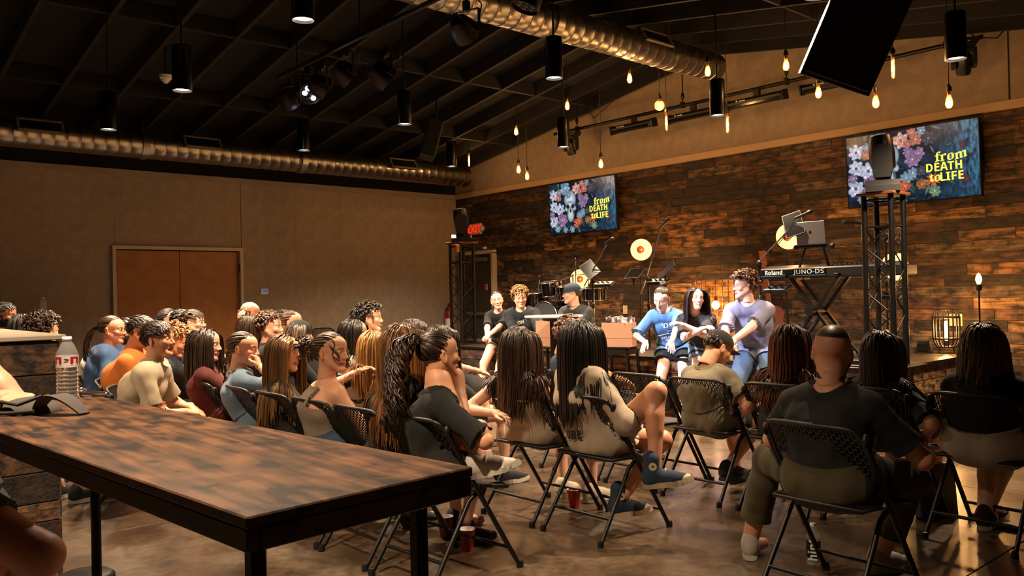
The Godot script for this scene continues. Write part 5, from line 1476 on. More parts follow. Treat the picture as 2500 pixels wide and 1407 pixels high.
	bottle(Vector3(-11.450, 1.235, -2.392), 0.21, 0.04, "clear bottle standing on top of the black television at the far left", 2)


func cup(at: Vector3, label: String) -> void:
	var t := thing("plastic_cup", label, "cup", at, 0.0, "red plastic cups on the floor")
	var o := MB.new()
	o.lathe(PackedVector2Array([Vector2(0, 0.004), Vector2(0.029, 0.004), Vector2(0.030, 0.0), Vector2(0.0345, 0.04), Vector2(0.035, 0.042), Vector2(0.0365, 0.06), Vector2(0.038, 0.062), Vector2(0.0455, 0.112), Vector2(0.047, 0.116), Vector2(0.045, 0.118)]), Transform3D.IDENTITY, 24)
	part("outside", o, MT.red_plastic, t)
	var i := MB.new()
	i.lathe(PackedVector2Array([Vector2(0.045, 0.118), Vector2(0.0435, 0.114), Vector2(0.029, 0.006), Vector2(0, 0.006)]), Transform3D.IDENTITY, 24)
	part("inside", i, MT.white, t)


func bottle(at: Vector3, h: float, r: float, label: String, kind: int) -> void:
	var t := thing("water_bottle", label, "bottle", at)
	var clear := mat("clear_plastic", Color(0.92, 0.95, 0.96, 0.10), 0.03)
	clear.transparency = BaseMaterial3D.TRANSPARENCY_ALPHA
	var p := PackedVector2Array([Vector2(0, 0.004), Vector2(r * 0.7, 0.0), Vector2(r * 0.95, 0.006)])
	var ribs := 7
	for k in ribs:
		var y0 := 0.012 + k * h * 0.062
		p.append(Vector2(r, y0)); p.append(Vector2(r, y0 + h * 0.025)); p.append(Vector2(r * 0.93, y0 + h * 0.036)); p.append(Vector2(r * 0.93, y0 + h * 0.048))
	for q in [[1.0, 0.50], [1.0, 0.70], [0.95, 0.74], [0.62, 0.87], [0.42, 0.92], [0.38, 0.93], [0.38, 0.955]]: p.append(Vector2(r * q[0], h * q[1]))
	var b := MB.new(); b.lathe(p, Transform3D.IDENTITY, 28); part("bottle_wall", b, clear, t)
	var c := MB.new(); c.lathe(PackedVector2Array([Vector2(r * 0.41, h * 0.935), Vector2(r * 0.43, h * 0.94), Vector2(r * 0.43, h * 0.99), Vector2(r * 0.38, h), Vector2(0, h)]), Transform3D.IDENTITY, 20); part("cap", c, MT.white, t)
	if kind < 2:
		var w := mat("water", Color(0.97, 0.99, 1.0, 0.0), 0.0)
		w.refraction_enabled = true
		w.refraction_scale = 0.033
		var wq := PackedVector2Array([Vector2(0, 0.006)])
		for k in ribs:
			var y1 := 0.012 + k * h * 0.062
			wq.append(Vector2(r * 0.97, y1)); wq.append(Vector2(r * 0.97, y1 + h * 0.022)); wq.append(Vector2(r * 0.90, y1 + h * 0.036)); wq.append(Vector2(r * 0.90, y1 + h * 0.048))
		wq.append(Vector2(r * 0.96, h * (0.68 if kind == 0 else 0.3))); wq.append(Vector2(0, h * (0.68 if kind == 0 else 0.3)))
		if kind == 0:
			var wm := MB.new(); wm.lathe(wq, Transform3D.IDENTITY, 28); part("water", wm, w, t)
		var lm := MB.new(); lm.lathe(PackedVector2Array([Vector2(r + 0.0008, h * (0.52 if kind == 0 else 0.2)), Vector2(r + 0.0008, h * (0.70 if kind == 0 else 0.6))]), Transform3D(Basis(Vector3.UP, 0.9), Vector3.ZERO), 32)
		var im := Image.create(256, 64, false, Image.FORMAT_RGB8)
		if kind == 0:
			im.fill(Color(0.78, 0.76, 0.76))
			for k in 4:   # a red panel with pale figures and a green sprig, repeated round the bottle
				var x := k * 64
				im.fill_rect(Rect2i(x + 2, 20, 34, 38), Color(0.62, 0.08, 0.10))
				im.fill_rect(Rect2i(x + 14, 12, 10, 34), Color(0.82, 0.80, 0.78))
				im.fill_rect(Rect2i(x + 6, 10, 3, 16), Color(0.12, 0.14, 0.16)); im.fill_rect(Rect2i(x + 29, 10, 3, 16), Color(0.12, 0.14, 0.16))
				blob(im, x + 48, 42, 10, 6, 0.4, Color(0.12, 0.35, 0.2), Color(0.1, 0.25, 0.15)); blob(im, x + 50, 30, 9, 5, -0.3, Color(0.65, 0.1, 0.1), Color(0.5, 0.08, 0.08))
		else:
			im.fill(Color(0.03, 0.03, 0.035))
		var lt := mat("bottle_label_%d" % kind, Color.WHITE, 0.5)
		lt.albedo_texture = ImageTexture.create_from_image(im)
		part("label", lm, lt, t)
		if kind == 1:
			words("hint", 0.055, MT.white, t, Transform3D(Basis(Vector3(0, 1, 0), 0.40) * Basis(Vector3(0, 0, 1), PI / 2), Basis(Vector3.UP, 0.40) * Vector3(0.0, h * 0.4, r + 0.001)), "lettering", false, true, 0.0, 0.001)


# ---------------------------------------------------------------- folding chairs
func make_chair(label: String) -> Node3D:   # faces -z; origin on the floor between its feet
	var t := thing("folding_chair", label, "chair", Vector3.ZERO, 0.0, "")
	var w := 0.235
	var bk: Material = MT.black_metal
	for s in [-1.0, 1.0]:
		var f := MB.new()
		f.tube(PackedVector3Array([Vector3(s * w, 0.012, -0.285), Vector3(s * w, 0.44, -0.008), Vector3(s * w, 0.62, 0.10), Vector3(s * (w - 0.002), 0.735, 0.166)]), 0.0125, 0.0125, 10)
		part("front_leg", f, bk, t)
		var r := MB.new()
		r.tube(PackedVector3Array([Vector3(s * (w - 0.027), 0.43, -0.06), Vector3(s * (w - 0.027), 0.38, 0.02), Vector3(s * (w - 0.012), 0.012, 0.275)]), 0.0115, 0.0115, 10)
		part("rear_leg", r, bk, t)
		for z in [[w, -0.29], [w - 0.012, 0.279]]:
			var c := MB.new()
			c.lathe(PackedVector2Array([Vector2(0, 0), Vector2(0.018, 0), Vector2(0.019, 0.02), Vector2(0.015, 0.035), Vector2(0, 0.036)]), Transform3D(Basis.IDENTITY, Vector3(s * z[0], 0, z[1])), 12)
			part("foot_cap", c, MT.black_plastic, t)
		var hg := MB.new()
		hg.box(Vector3(s * (w - 0.01), 0.435, -0.03), Vector3(0.03, 0.05, 0.09), Basis(Vector3(1, 0, 0), -0.5), 0.008)
		hg.ell(Vector3(s * w, 0.735, 0.168), Vector3(0.017, 0.03, 0.02))
		part("bracket", hg, MT.black_plastic, t)
	var c1 := MB.new(); c1.rod(Vector3(-w, 0.115, -0.215), Vector3(w, 0.115, -0.215), 0.0095); part("crossbar", c1, bk, t)
	var c2 := MB.new(); c2.rod(Vector3(-w + 0.016, 0.13, 0.195), Vector3(w - 0.016, 0.13, 0.195), 0.0095); part("crossbar", c2, bk, t)
	# seat pan
	var m := MB.new()
	var nu := 12
	var nv := 10
	for side in 2:
		for i in nu:
			for j in nv:
				var q := []
				for e in [[i, j], [i + 1, j], [i + 1, j + 1], [i, j + 1]]:
					var u: float = float(e[0]) / nu * 2.0 - 1.0
					var v: float = float(e[1]) / nv
					var x := u * (0.205 + 0.012 * (1.0 - v))
					var y := 0.445 - 0.014 * (1.0 - u * u) * sin(v * PI) - 0.03 * pow(clampf(0.18 - v, 0.0, 1.0) / 0.18, 2.0) + 0.012 * v * v - (0.016 if side == 1 else 0.0)
					q.append(Vector3(x, y, lerpf(-0.235, 0.165, v)))
				var nn: Vector3 = (q[3] - q[0]).cross(q[1] - q[0]).normalized()
				if (nn.y < 0.0) == (side == 0): nn = -nn
				m.quad(q[0], q[1], q[2], q[3], nn)
	m.tube(PackedVector3Array([Vector3(-0.205, 0.443, 0.16), Vector3(-0.216, 0.436, -0.10), Vector3(-0.212, 0.41, -0.235), Vector3(0.212, 0.41, -0.235), Vector3(0.216, 0.436, -0.10), Vector3(0.205, 0.443, 0.16), Vector3(-0.205, 0.443, 0.16)]), 0.011, 0.011, 8)
	part("seat", m, MT.black_plastic, t)
	# backrest: a frame round a pierced, slightly bowed panel
	var fr := MB.new()
	var pts := PackedVector3Array()
	for k in 41:
		var an := TAU * k / 40
		var cx := signf(cos(an)) * pow(absf(cos(an)), 0.32)
		var sy := signf(sin(an)) * pow(absf(sin(an)), 0.32)
		pts.append(back_point(cx, sy))
	fr.tube(pts, 0.0105, 0.0105, 8, false)
	part("backrest_frame", fr, MT.black_plastic, t)
	var pn := MB.new()
	var cols := 26
	var rws := 8
	for i in cols + 1:
		var u := (float(i) / cols * 2.0 - 1.0) * 0.985
		for j in 10:
			pn.bar(back_point(u, lerpf(-0.97, 0.97, j / 10.0)), back_point(u, lerpf(-0.97, 0.97, (j + 1) / 10.0)), 0.0055, 0.003, 0.0, Vector3(0, 0, 1))
	for i in cols:
		var u0 := (float(i) / cols * 2.0 - 1.0) * 0.985
		var u1 := (float(i + 1) / cols * 2.0 - 1.0) * 0.985
		for j in rws:
			var sv := lerpf(-0.95, 0.95, (j + (0.5 if i % 2 == 0 else 0.0)) / rws)
			pn.bar(back_point(u0, sv), back_point(u1, sv), 0.0075, 0.003, 0.0, Vector3(0, 0, 1))
	part("backrest_mesh", pn, MT.black_plastic, t)
	return t


func back_point(u: float, v: float) -> Vector3:   # u, v in -1..1 over the backrest
	var y := 0.662 + v * 0.122 - (0.025 * (1.0 - u * u) if v < 0.0 else 0.0) * -v
	return Vector3(u * 0.222, y, 0.125 + (y - 0.662) * 0.58 + 0.028 * (1.0 - u * u))


var chair0: Node3D


func chair(x: float, z: float, turn: float, label: String) -> void:
	if chair0 == null:
		chair0 = make_chair(label)
		chair0.position = Vector3(x, 0, z)
		chair0.rotation.y = turn
		chair0.set_meta("group", "black folding chairs of the audience")
	else:
		dup(chair0, Vector3(x, 0, z), turn, label, "black folding chairs of the audience")



# ---------------------------------------------------------------- soft-joined bodies: a distance field on a grid, meshed as surface nets
class Field:
	var o := Vector3.ZERO
	var cs := 0.02
	var nx := 0
	var ny := 0
	var nz := 0
	var d := PackedFloat32Array()

	func setup(lo: Vector3, hi: Vector3, cell: float) -> void:
		cs = cell
		o = lo - Vector3.ONE * cell * 2.5
		nx = int(ceil((hi.x - lo.x) / cell)) + 6
		ny = int(ceil((hi.y - lo.y) / cell)) + 6
		nz = int(ceil((hi.z - lo.z) / cell)) + 6
		d.resize(nx * ny * nz)
		d.fill(1.0)

	func cap(a: Vector3, b: Vector3, ra: float, rb: float, k: float) -> void:   # tapered capsule, joined with smoothness k
		var m := maxf(ra, rb) + k + cs * 2.0
		var lo := a.min(b) - Vector3.ONE * m - o
		var hi := a.max(b) + Vector3.ONE * m - o
		var i0 := maxi(0, int(lo.x / cs)); var i1 := mini(nx - 1, int(hi.x / cs) + 1)
		var j0 := maxi(0, int(lo.y / cs)); var j1 := mini(ny - 1, int(hi.y / cs) + 1)
		var k0 := maxi(0, int(lo.z / cs)); var k1 := mini(nz - 1, int(hi.z / cs) + 1)
		var ba := b - a
		var inv := 1.0 / maxf(ba.length_squared(), 1e-9)
		for kk in range(k0, k1 + 1):
			for jj in range(j0, j1 + 1):
				var at := (kk * ny + jj) * nx + i0
				var p := Vector3(i0 * cs, jj * cs, kk * cs) + o - a
				for ii in range(i0, i1 + 1):
					var t := clampf(p.dot(ba) * inv, 0.0, 1.0)
					var e := (p - ba * t).length() - ra - (rb - ra) * t
					var q := d[at]
					var h := k - absf(q - e)
					d[at] = (minf(q, e) - h * h * 0.25 / k) if h > 0.0 else minf(q, e)
					at += 1
					p.x += cs

	func ell(c: Vector3, r: Vector3, k: float, inv := Basis.IDENTITY, cut := false) -> void:   # ellipsoid; inv turns field axes into its own; cut carves
		var m: float = maxf(r.x, maxf(r.y, r.z)) + k + cs * 2.0
		var lo := c - Vector3.ONE * m - o
		var hi := c + Vector3.ONE * m - o
		var i0 := maxi(0, int(lo.x / cs)); var i1 := mini(nx - 1, int(hi.x / cs) + 1)
		var j0 := maxi(0, int(lo.y / cs)); var j1 := mini(ny - 1, int(hi.y / cs) + 1)
		var k0 := maxi(0, int(lo.z / cs)); var k1 := mini(nz - 1, int(hi.z / cs) + 1)
		for kk in range(k0, k1 + 1):
			for jj in range(j0, j1 + 1):
				var at := (kk * ny + jj) * nx + i0
				for ii in range(i0, i1 + 1):
					var p := inv * (Vector3(ii * cs, jj * cs, kk * cs) + o - c) / r
					var l0 := p.length()
					var l1 := (p / r).length()
					var e := l0 * (l0 - 1.0) / maxf(l1, 1e-6)
					var q := d[at]
					if cut:
						e = -e
						var h2 := k - absf(q - e)
						d[at] = (maxf(q, e) + h2 * h2 * 0.25 / k) if h2 > 0.0 else maxf(q, e)
					else:
						var h := k - absf(q - e)
						d[at] = (minf(q, e) - h * h * 0.25 / k) if h > 0.0 else minf(q, e)
					at += 1

	func nets() -> MB:
		var m := MB.new()
		var id := PackedInt32Array()
		id.resize(nx * ny * nz)
		id.fill(-1)
		var sy := nx
		var sz := nx * ny
		for k in nz - 1:
			for j in ny - 1:
				var at := (k * ny + j) * nx
				for i in nx - 1:
					var a := d[at]; var b := d[at + 1]
					var c := d[at + sy]; var e := d[at + sy + 1]
					var f := d[at + sz]; var g := d[at + sz + 1]
					var h := d[at + sz + sy]; var l := d[at + sz + sy + 1]
					var n := int(a < 0.0) + int(b < 0.0) + int(c < 0.0) + int(e < 0.0) + int(f < 0.0) + int(g < 0.0) + int(h < 0.0) + int(l < 0.0)
					if n > 0 and n < 8:
						var s := Vector3.ZERO
						var w := 0
						if (a < 0.0) != (b < 0.0): s += Vector3(a / (a - b), 0, 0); w += 1
						if (c < 0.0) != (e < 0.0): s += Vector3(c / (c - e), 1, 0); w += 1
						if (f < 0.0) != (g < 0.0): s += Vector3(f / (f - g), 0, 1); w += 1
						if (h < 0.0) != (l < 0.0): s += Vector3(h / (h - l), 1, 1); w += 1
						if (a < 0.0) != (c < 0.0): s += Vector3(0, a / (a - c), 0); w += 1
						if (b < 0.0) != (e < 0.0): s += Vector3(1, b / (b - e), 0); w += 1
						if (f < 0.0) != (h < 0.0): s += Vector3(0, f / (f - h), 1); w += 1
						if (g < 0.0) != (l < 0.0): s += Vector3(1, g / (g - l), 1); w += 1
						if (a < 0.0) != (f < 0.0): s += Vector3(0, 0, a / (a - f)); w += 1
						if (b < 0.0) != (g < 0.0): s += Vector3(1, 0, b / (b - g)); w += 1
						if (c < 0.0) != (h < 0.0): s += Vector3(0, 1, c / (c - h)); w += 1
						if (e < 0.0) != (l < 0.0): s += Vector3(1, 1, e / (e - l)); w += 1
						id[at] = m.v.size()
						m.v.append(o + (Vector3(i, j, k) + s / w) * cs)
						var gr := Vector3(b + e + g + l - a - c - f - h, c + e + h + l - a - b - f - g, f + g + h + l - a - b - c - e)
						m.n.append(gr.normalized())
						m.c.append(Color.WHITE)
						m.uv.append(Vector2.ZERO)
					at += 1
		for k in range(1, nz - 1):
			for j in range(1, ny - 1):
				var at := (k * ny + j) * nx + 1
				for i in range(1, nx - 1):
					if id[at] >= 0:
						var a := d[at] < 0.0
						if a != (d[at + 1] < 0.0): quad4(m, id[at], id[at - sy], id[at - sy - sz], id[at - sz])
						if a != (d[at + sy] < 0.0): quad4(m, id[at], id[at - 1], id[at - 1 - sz], id[at - sz])
						if a != (d[at + sz] < 0.0): quad4(m, id[at], id[at - 1], id[at - 1 - sy], id[at - sy])
					at += 1
		return m

	func quad4(m: MB, a: int, b: int, c: int, e: int) -> void:
		if a < 0 or b < 0 or c < 0 or e < 0: return
		m.t3(a, b, c)
		m.t3(a, c, e)


# the part of a mesh where s > 0, cut along s = 0, moved outwards by off (per vertex) and closed with a rim along the cut
func clipped(m: MB, s: PackedFloat32Array, off: PackedFloat32Array, wr: PackedVector3Array) -> MB:
	var r := MB.new()
	var id := PackedInt32Array()
	id.resize(m.v.size())
	id.fill(-1)
	for i in m.v.size():
		if s[i] > 0.0:
			id[i] = r.v.size()
			r.v.append(m.v[i] + m.n[i] * off[i])
			r.n.append((m.n[i] + wr[i]).normalized()); r.c.append(Color.WHITE); r.uv.append(Vector2.ZERO)
	var cuts := {}
	for t in range(0, m.ix.size(), 3):
		var q := [m.ix[t], m.ix[t + 1], m.ix[t + 2]]
		var n := int(s[q[0]] > 0.0) + int(s[q[1]] > 0.0) + int(s[q[2]] > 0.0)
		if n == 3:
			r.ix.append(id[q[0]]); r.ix.append(id[q[1]]); r.ix.append(id[q[2]])
		elif n > 0:
			var lone := n == 1
			var k := 0
			for e in 3:
				if (s[q[e]] > 0.0) == lone: k = e
			var a: int = q[k]; var b: int = q[(k + 1) % 3]; var c: int = q[(k + 2) % 3]
			var x := cut_point(m, r, s, off, cuts, a, b)
			var y := cut_point(m, r, s, off, cuts, a, c)
			if lone:
				r.ix.append(id[a]); r.ix.append(x[0]); r.ix.append(y[0])
			else:
				r.ix.append(id[b]); r.ix.append(id[c]); r.ix.append(y[0])
				r.ix.append(id[b]); r.ix.append(y[0]); r.ix.append(x[0])
			r.t3(x[1], y[1], y[2]); r.t3(x[1], y[2], x[2])
	return r


func cut_point(m: MB, r: MB, s: PackedFloat32Array, off: PackedFloat32Array, cuts: Dictionary, a: int, b: int) -> Array:
	var lo := mini(a, b)
	var hi := maxi(a, b)
	var key := lo * 1000000 + hi
	if not cuts.has(key):
		var t := s[lo] / (s[lo] - s[hi])
		var p := m.v[lo].lerp(m.v[hi], t)
		var n := m.n[lo].lerp(m.n[hi], t).normalized()
		var e := lerpf(off[lo], off[hi], t)
		var along := (m.v[hi] - m.v[lo]) * (1.0 if s[hi] < 0.0 else -1.0)
		var out := (along - n * n.dot(along)).normalized()
		var i := r.p(p + n * e, n)
		var j := r.p(p + n * e, out)
		var k := r.p(p - n * 0.004, out)
		cuts[key] = [i, j, k]
	return cuts[key]



# ---------------------------------------------------------------- heads, hands, shoes (built once, shared)
var heads := {}
var hands := {}


func head_mesh(female: bool, smile: bool) -> MB:   # origin between the ears at eye height, looks along -z, 0.225 m from chin to crown
	var key := "%s%s" % [female, smile]
	if heads.has(key): return heads[key]
	var f := Field.new()
	f.setup(Vector3(-0.09, -0.14, -0.125), Vector3(0.09, 0.12, 0.115), 0.0042)
	var jw := 0.92 if female else 1.0
	f.ell(Vector3(0, 0.032, 0.012), Vector3(0.073, 0.080, 0.094), 0.01)
	f.ell(Vector3(0, -0.020, -0.028), Vector3(0.060 * jw, 0.076, 0.064), 0.03)
	f.ell(Vector3(0, 0.045, -0.035), Vector3(0.058, 0.045, 0.055), 0.03)
	for s in [-1.0, 1.0]:
		f.cap(Vector3(s * 0.055 * jw, -0.038, 0.0), Vector3(s * 0.017 * jw, -0.096, -0.062), 0.016, 0.015, 0.03)
		f.ell(Vector3(s * 0.040, -0.022, -0.062), Vector3(0.022, 0.018, 0.018), 0.02)          # cheekbone
	f.cap(Vector3(-0.009 * jw, -0.099, -0.072), Vector3(0.009 * jw, -0.099, -0.072), 0.0135 if female else 0.016, 0.0135 if female else 0.016, 0.02)
	for s in [-1.0, 1.0]:
		f.ell(Vector3(s * 0.031, 0.001, -0.098), Vector3(0.019, 0.0125, 0.014), 0.012, Basis.IDENTITY, true)   # eye socket
		f.cap(Vector3(s * 0.014, 0.020, -0.088), Vector3(s * 0.046, 0.021, -0.074), 0.006, 0.005, 0.012)
		f.ell(Vector3(s * 0.031, 0.001, -0.0775), Vector3(0.0145, 0.012, 0.011), 0.005)           # lids
	f.cap(Vector3(0, 0.010, -0.088), Vector3(0, -0.026, -0.104), 0.0065, 0.0095, 0.010)
	f.ell(Vector3(0, -0.030, -0.106), Vector3(0.0105, 0.009, 0.0095), 0.006)
	for s in [-1.0, 1.0]:
		f.ell(Vector3(s * 0.0115, -0.034, -0.096), Vector3(0.0075, 0.007, 0.009), 0.006)
	var my := -0.062
	var cu := 0.006 if smile else 0.0
	var wd := 0.027 if smile else 0.022
	for s in [-1.0, 1.0]:
		f.cap(Vector3(0, my + 0.0045, -0.0925), Vector3(s * wd, my + cu, -0.081), 0.0058, 0.003, 0.005)
		f.cap(Vector3(0, my - 0.0065, -0.0915), Vector3(s * wd * 0.9, my + cu * 0.8 - 0.001, -0.081), 0.0065, 0.003, 0.005)
	f.cap(Vector3(-wd * 0.8, my + cu * 0.6 - 0.001, -0.095), Vector3(0, my - 0.0006, -0.1015), 0.0016, 0.0018, 0.002)
	for s in [-1.0, 1.0]:   # the parting of the lips, then the ears
		f.ell(Vector3(s * 0.076, -0.008, 0.014), Vector3(0.007, 0.030, 0.018), 0.008, Basis(Vector3.UP, s * 0.45) * Basis(Vector3(1, 0, 0), -0.15))
		f.ell(Vector3(s * 0.0845, -0.004, 0.010), Vector3(0.005, 0.017, 0.009), 0.004, Basis(Vector3.UP, s * 0.45), true)
		f.ell(Vector3(s * 0.077, -0.032, 0.006), Vector3(0.006, 0.009, 0.008), 0.006)
	f.cap(Vector3(0, -0.06, 0.02), Vector3(0, -0.135, 0.032), 0.052 if female else 0.057, 0.050 if female else 0.056, 0.03)
	var m := f.nets()
	for i in m.v.size():
		var p := m.v[i]
		var c := Color(1, 1, 1)
		var ax := absf(p.x)
		if p.z < -0.07:
			var lip := clampf(1.0 - Vector2(p.x / (wd + 0.004), (p.y - my + 0.001 - cu * ax / wd) / 0.0105).length(), 0.0, 1.0)
			if lip > 0.0: c = c.lerp(Color(0.80, 0.45, 0.42) if female else Color(0.82, 0.56, 0.52), clampf(lip * 4.0, 0, 1))
			if absf(p.y - my + 0.0006 - cu * ax / wd) < 0.0022 and ax < wd: c = Color(0.42, 0.2, 0.18)
			var bd := absf(p.y - 0.0225 + (ax - 0.03) * 0.12) / 0.0042
			if ax > 0.012 and ax < 0.047 and bd < 1.4: c = c.lerp(Color(0.30, 0.24, 0.20), clampf(1.6 - bd, 0, 0.9))
		if ax > 0.025 and p.y < -0.005 and p.y > -0.05 and p.z < -0.03: c = c.lerp(Color(1.0, 0.86, 0.82), 0.5)
		if ax > 0.074: c = c.lerp(Color(1.0, 0.84, 0.78), 0.6)
		m.c[i] = c
	heads[key] = m
	return m


func hand_mesh(pose: String) -> MB:   # right hand: wrist at the origin, fingers along +y, back of the hand towards +z, thumb towards -x
	if hands.has(pose): return hands[pose]
	var f := Field.new()
	f.setup(Vector3(-0.09, -0.02, -0.10), Vector3(0.06, 0.20, 0.04), 0.0042)
	var curl: float = {"flat": 0.10, "rest": 0.42, "grip": 1.15, "fist": 1.45}[pose]
	var spread: float = {"flat": 0.15, "rest": 0.07, "grip": 0.02, "fist": 0.0}[pose]
	var xs := [-0.029, -0.0095, 0.0095, 0.027]
	var ln := [0.071, 0.079, 0.073, 0.057]
	for k in 4:
		f.cap(Vector3(xs[k] * 0.62, 0.0, 0), Vector3(xs[k], 0.082 - absf(k - 1.2) * 0.004, 0), 0.0155, 0.0108, 0.014)
	f.cap(Vector3(-0.018, 0.015, -0.004), Vector3(0.018, 0.015, -0.004), 0.016, 0.016, 0.015)
	for k in 4:
		var p := Vector3(xs[k], 0.082 - absf(k - 1.2) * 0.004, 0)
		var a := curl * (0.75 + 0.1 * k)
		var yaw: float = (k - 1.5) * spread
		for seg in 3:
			var l: float = ln[k] * [0.44, 0.31, 0.25][seg]
			var dir := Vector3(sin(yaw) * cos(a), cos(yaw) * cos(a), -sin(a))
			var q := p + dir * l
			f.cap(p, q, 0.0092 - seg * 0.0009, 0.0086 - seg * 0.0012, 0.003)
			p = q
			a += curl * (1.05 if seg == 0 else 0.7)
	var th := [Vector3(-0.016, 0.012, -0.006), Vector3(-0.042, 0.042, -0.018), Vector3(-0.055, 0.074, -0.022), Vector3(-0.058, 0.100, -0.024)]
	if pose == "grip" or pose == "fist": th = [Vector3(-0.016, 0.012, -0.006), Vector3(-0.038, 0.042, -0.026), Vector3(-0.034, 0.068, -0.044), Vector3(-0.016, 0.084, -0.052)]
	f.cap(th[0], th[1], 0.0165, 0.0125, 0.012)
	f.cap(th[1], th[2], 0.0115, 0.0098, 0.004)
	f.cap(th[2], th[3], 0.0098, 0.0075, 0.003)
	hands[pose] = f.nets()
	return hands[pose]


func shoe_parts(high: bool) -> Array:   # [upper, sole, toe cap]; ankle at the origin, toes along -z, sole at y = -0.085
	var up := Field.new()
	up.setup(Vector3(-0.06, -0.09, -0.22), Vector3(0.06, 0.10 if high else 0.05, 0.09), 0.0065)
	up.cap(Vector3(0, -0.045, 0.035), Vector3(0, -0.05, -0.09), 0.036, 0.038, 0.02)
	up.cap(Vector3(0, -0.052, -0.09), Vector3(0, -0.058, -0.155), 0.039, 0.028, 0.02)
	up.cap(Vector3(0, -0.02, 0.025), Vector3(0, -0.035, -0.05), 0.039, 0.033, 0.03)
	if high: up.cap(Vector3(0, 0.0, 0.012), Vector3(0, 0.065, 0.008), 0.042, 0.045, 0.03)
	else: up.cap(Vector3(0, 0.0, 0.018), Vector3(0, 0.012, 0.016), 0.038, 0.038, 0.03)
	var so := MB.new()
	var rows := 26
	var prof := [[-0.088, 0.96], [-0.084, 1.02], [-0.066, 1.0], [-0.058, 0.95]]
	var ringp := []
	for i in rows:
		var an := TAU * i / rows
		var z := -0.062 - cos(an) * 0.136
		var w := 0.044 * pow(absf(sin(an)), 0.55) * (1.0 - 0.16 * clampf((z + 0.03) / 0.1, 0, 1))
		ringp.append(Vector3(signf(sin(an)) * w, 0, z))
	for i in rows:
		var a: Vector3 = ringp[i]
		var b: Vector3 = ringp[(i + 1) % rows]
		for k in 3:
			var c := Vector3(0, 0, -0.062)
			var q := []
			for e in [[a, k], [b, k], [b, k + 1], [a, k + 1]]:
				var lift := 0.016 * clampf((-e[0].z - 0.13) / 0.07, 0, 1)
				q.append(Vector3(e[0].x * prof[e[1]][1], prof[e[1]][0] + lift, c.z + (e[0].z - c.z) * prof[e[1]][1]))
			var nn := ((a + b) * 0.5 - c).normalized()
			so.quad(q[0], q[1], q[2], q[3], nn)
		so.tri(Vector3(0, -0.086, -0.062), Vector3(a.x, -0.087 + 0.016 * clampf((-a.z - 0.13) / 0.07, 0, 1), a.z), Vector3(b.x, -0.087 + 0.016 * clampf((-b.z - 0.13) / 0.07, 0, 1), b.z), Vector3.DOWN)
	var toe := MB.new()
	toe.ell(Vector3(0, -0.058, -0.148), Vector3(0.034, 0.026, 0.042), Basis(Vector3(1, 0, 0), 0.15), 14, -0.2)
	return [up.nets(), so, toe]


var shoe_cache := {}


func shoes(parent: Node3D, x: Transform3D, spec: Dictionary) -> void:
	var high: bool = spec.get("high", false)
	if not shoe_cache.has(high): 
		var p := shoe_parts(high)
		shoe_cache[high] = [p[0].mesh(), p[1].mesh(), p[2].mesh()]
	var c: Array = shoe_cache[high]
	var col: Color = spec.get("c", Color(0.1, 0.1, 0.1))
	var m := cloth("shoe_" + col.to_html(false), col)
	var o := put("shoe", c[0], m, parent)
	o.transform = x
	put("sole", c[1], mat("sole_" + (spec.get("sole", Color(0.75, 0.72, 0.66)) as Color).to_html(false), spec.get("sole", Color(0.75, 0.72, 0.66)), 0.7), o)
	if spec.get("toe", false): put("toe_cap", c[2], mat("toe_cream", Color(0.74, 0.68, 0.58), 0.6), o)
	if spec.get("laces", false):
		for k in 5:
			var l := MB.new()
			var z := -0.055 - k * 0.018
			var y := -0.001 - k * 0.0085
			l.tube(PackedVector3Array([Vector3(-0.020, y - 0.006, z), Vector3(0, y + 0.004, z - 0.006), Vector3(0.020, y - 0.006, z)]), 0.0035, 0.0035, 6)
			part("lace", l, mat("lace", Color(0.74, 0.68, 0.58), 0.8), o)
	if spec.get("straps", false):
		for k in 3:
			var l := MB.new()
			var z := -0.045 - k * 0.038
			var y := 0.0 - k * 0.016
			l.tube(PackedVector3Array([Vector3(-0.038, y - 0.035, z), Vector3(-0.022, y - 0.002, z), Vector3(0, y + 0.008, z), Vector3(0.022, y - 0.002, z), Vector3(0.038, y - 0.035, z)]), 0.008, 0.008, 8)
			part("strap", l, mat("strap_white", Color(0.70, 0.67, 0.62), 0.6), o)
	if spec.get("star", false):
		for s in [-1.0, 1.0]:
			var b := MB.new()
			b.disc(Vector3(s * 0.0465, 0.032, 0.008), Vector3(s, 0.05, 0), 0.021, 24)
			b.disc(Vector3(s * 0.0455, 0.032, 0.008), Vector3(-s, -0.05, 0), 0.021, 24)
			var pt := part("ankle_patch", b, MT.toe_cream, o)
			var st := PackedVector2Array()
			for k in 10:
				var r := 0.010 if k % 2 == 0 else 0.0042
				st.append(Vector2(sin(TAU * k / 10) * r, cos(TAU * k / 10) * r))
			var sm := MB.new(); sm.prism(st, Transform3D(Basis(Vector3(0, 0, 1), Vector3(0, 1, 0), Vector3(-1, 0, 0)), Vector3(s * 0.0475, 0.032, 0.008)), 0.001)
			part("star", sm, mat("star_dark", Color(0.08, 0.07, 0.10), 0.7), pt)


func cloth(key: String, c: Color, rim := 0.25) -> StandardMaterial3D:
	if MT.has(key): return MT[key]
	var m := tri_map(mat(key, c, 0.88), Vector3(9, 9, 9), false)
	m.normal_enabled = true
	m.normal_texture = MT.cloth_normal
	m.normal_scale = 0.45
	m.rim_enabled = true
	m.rim = rim
	m.rim_tint = 0.6
	return m


func skin_mat(c: Color) -> StandardMaterial3D:
	var m := mat("skin_" + c.to_html(false), c, 0.52)
	m.vertex_color_use_as_albedo = true
	m.subsurf_scatter_enabled = true
	m.subsurf_scatter_strength = 0.12
	return m


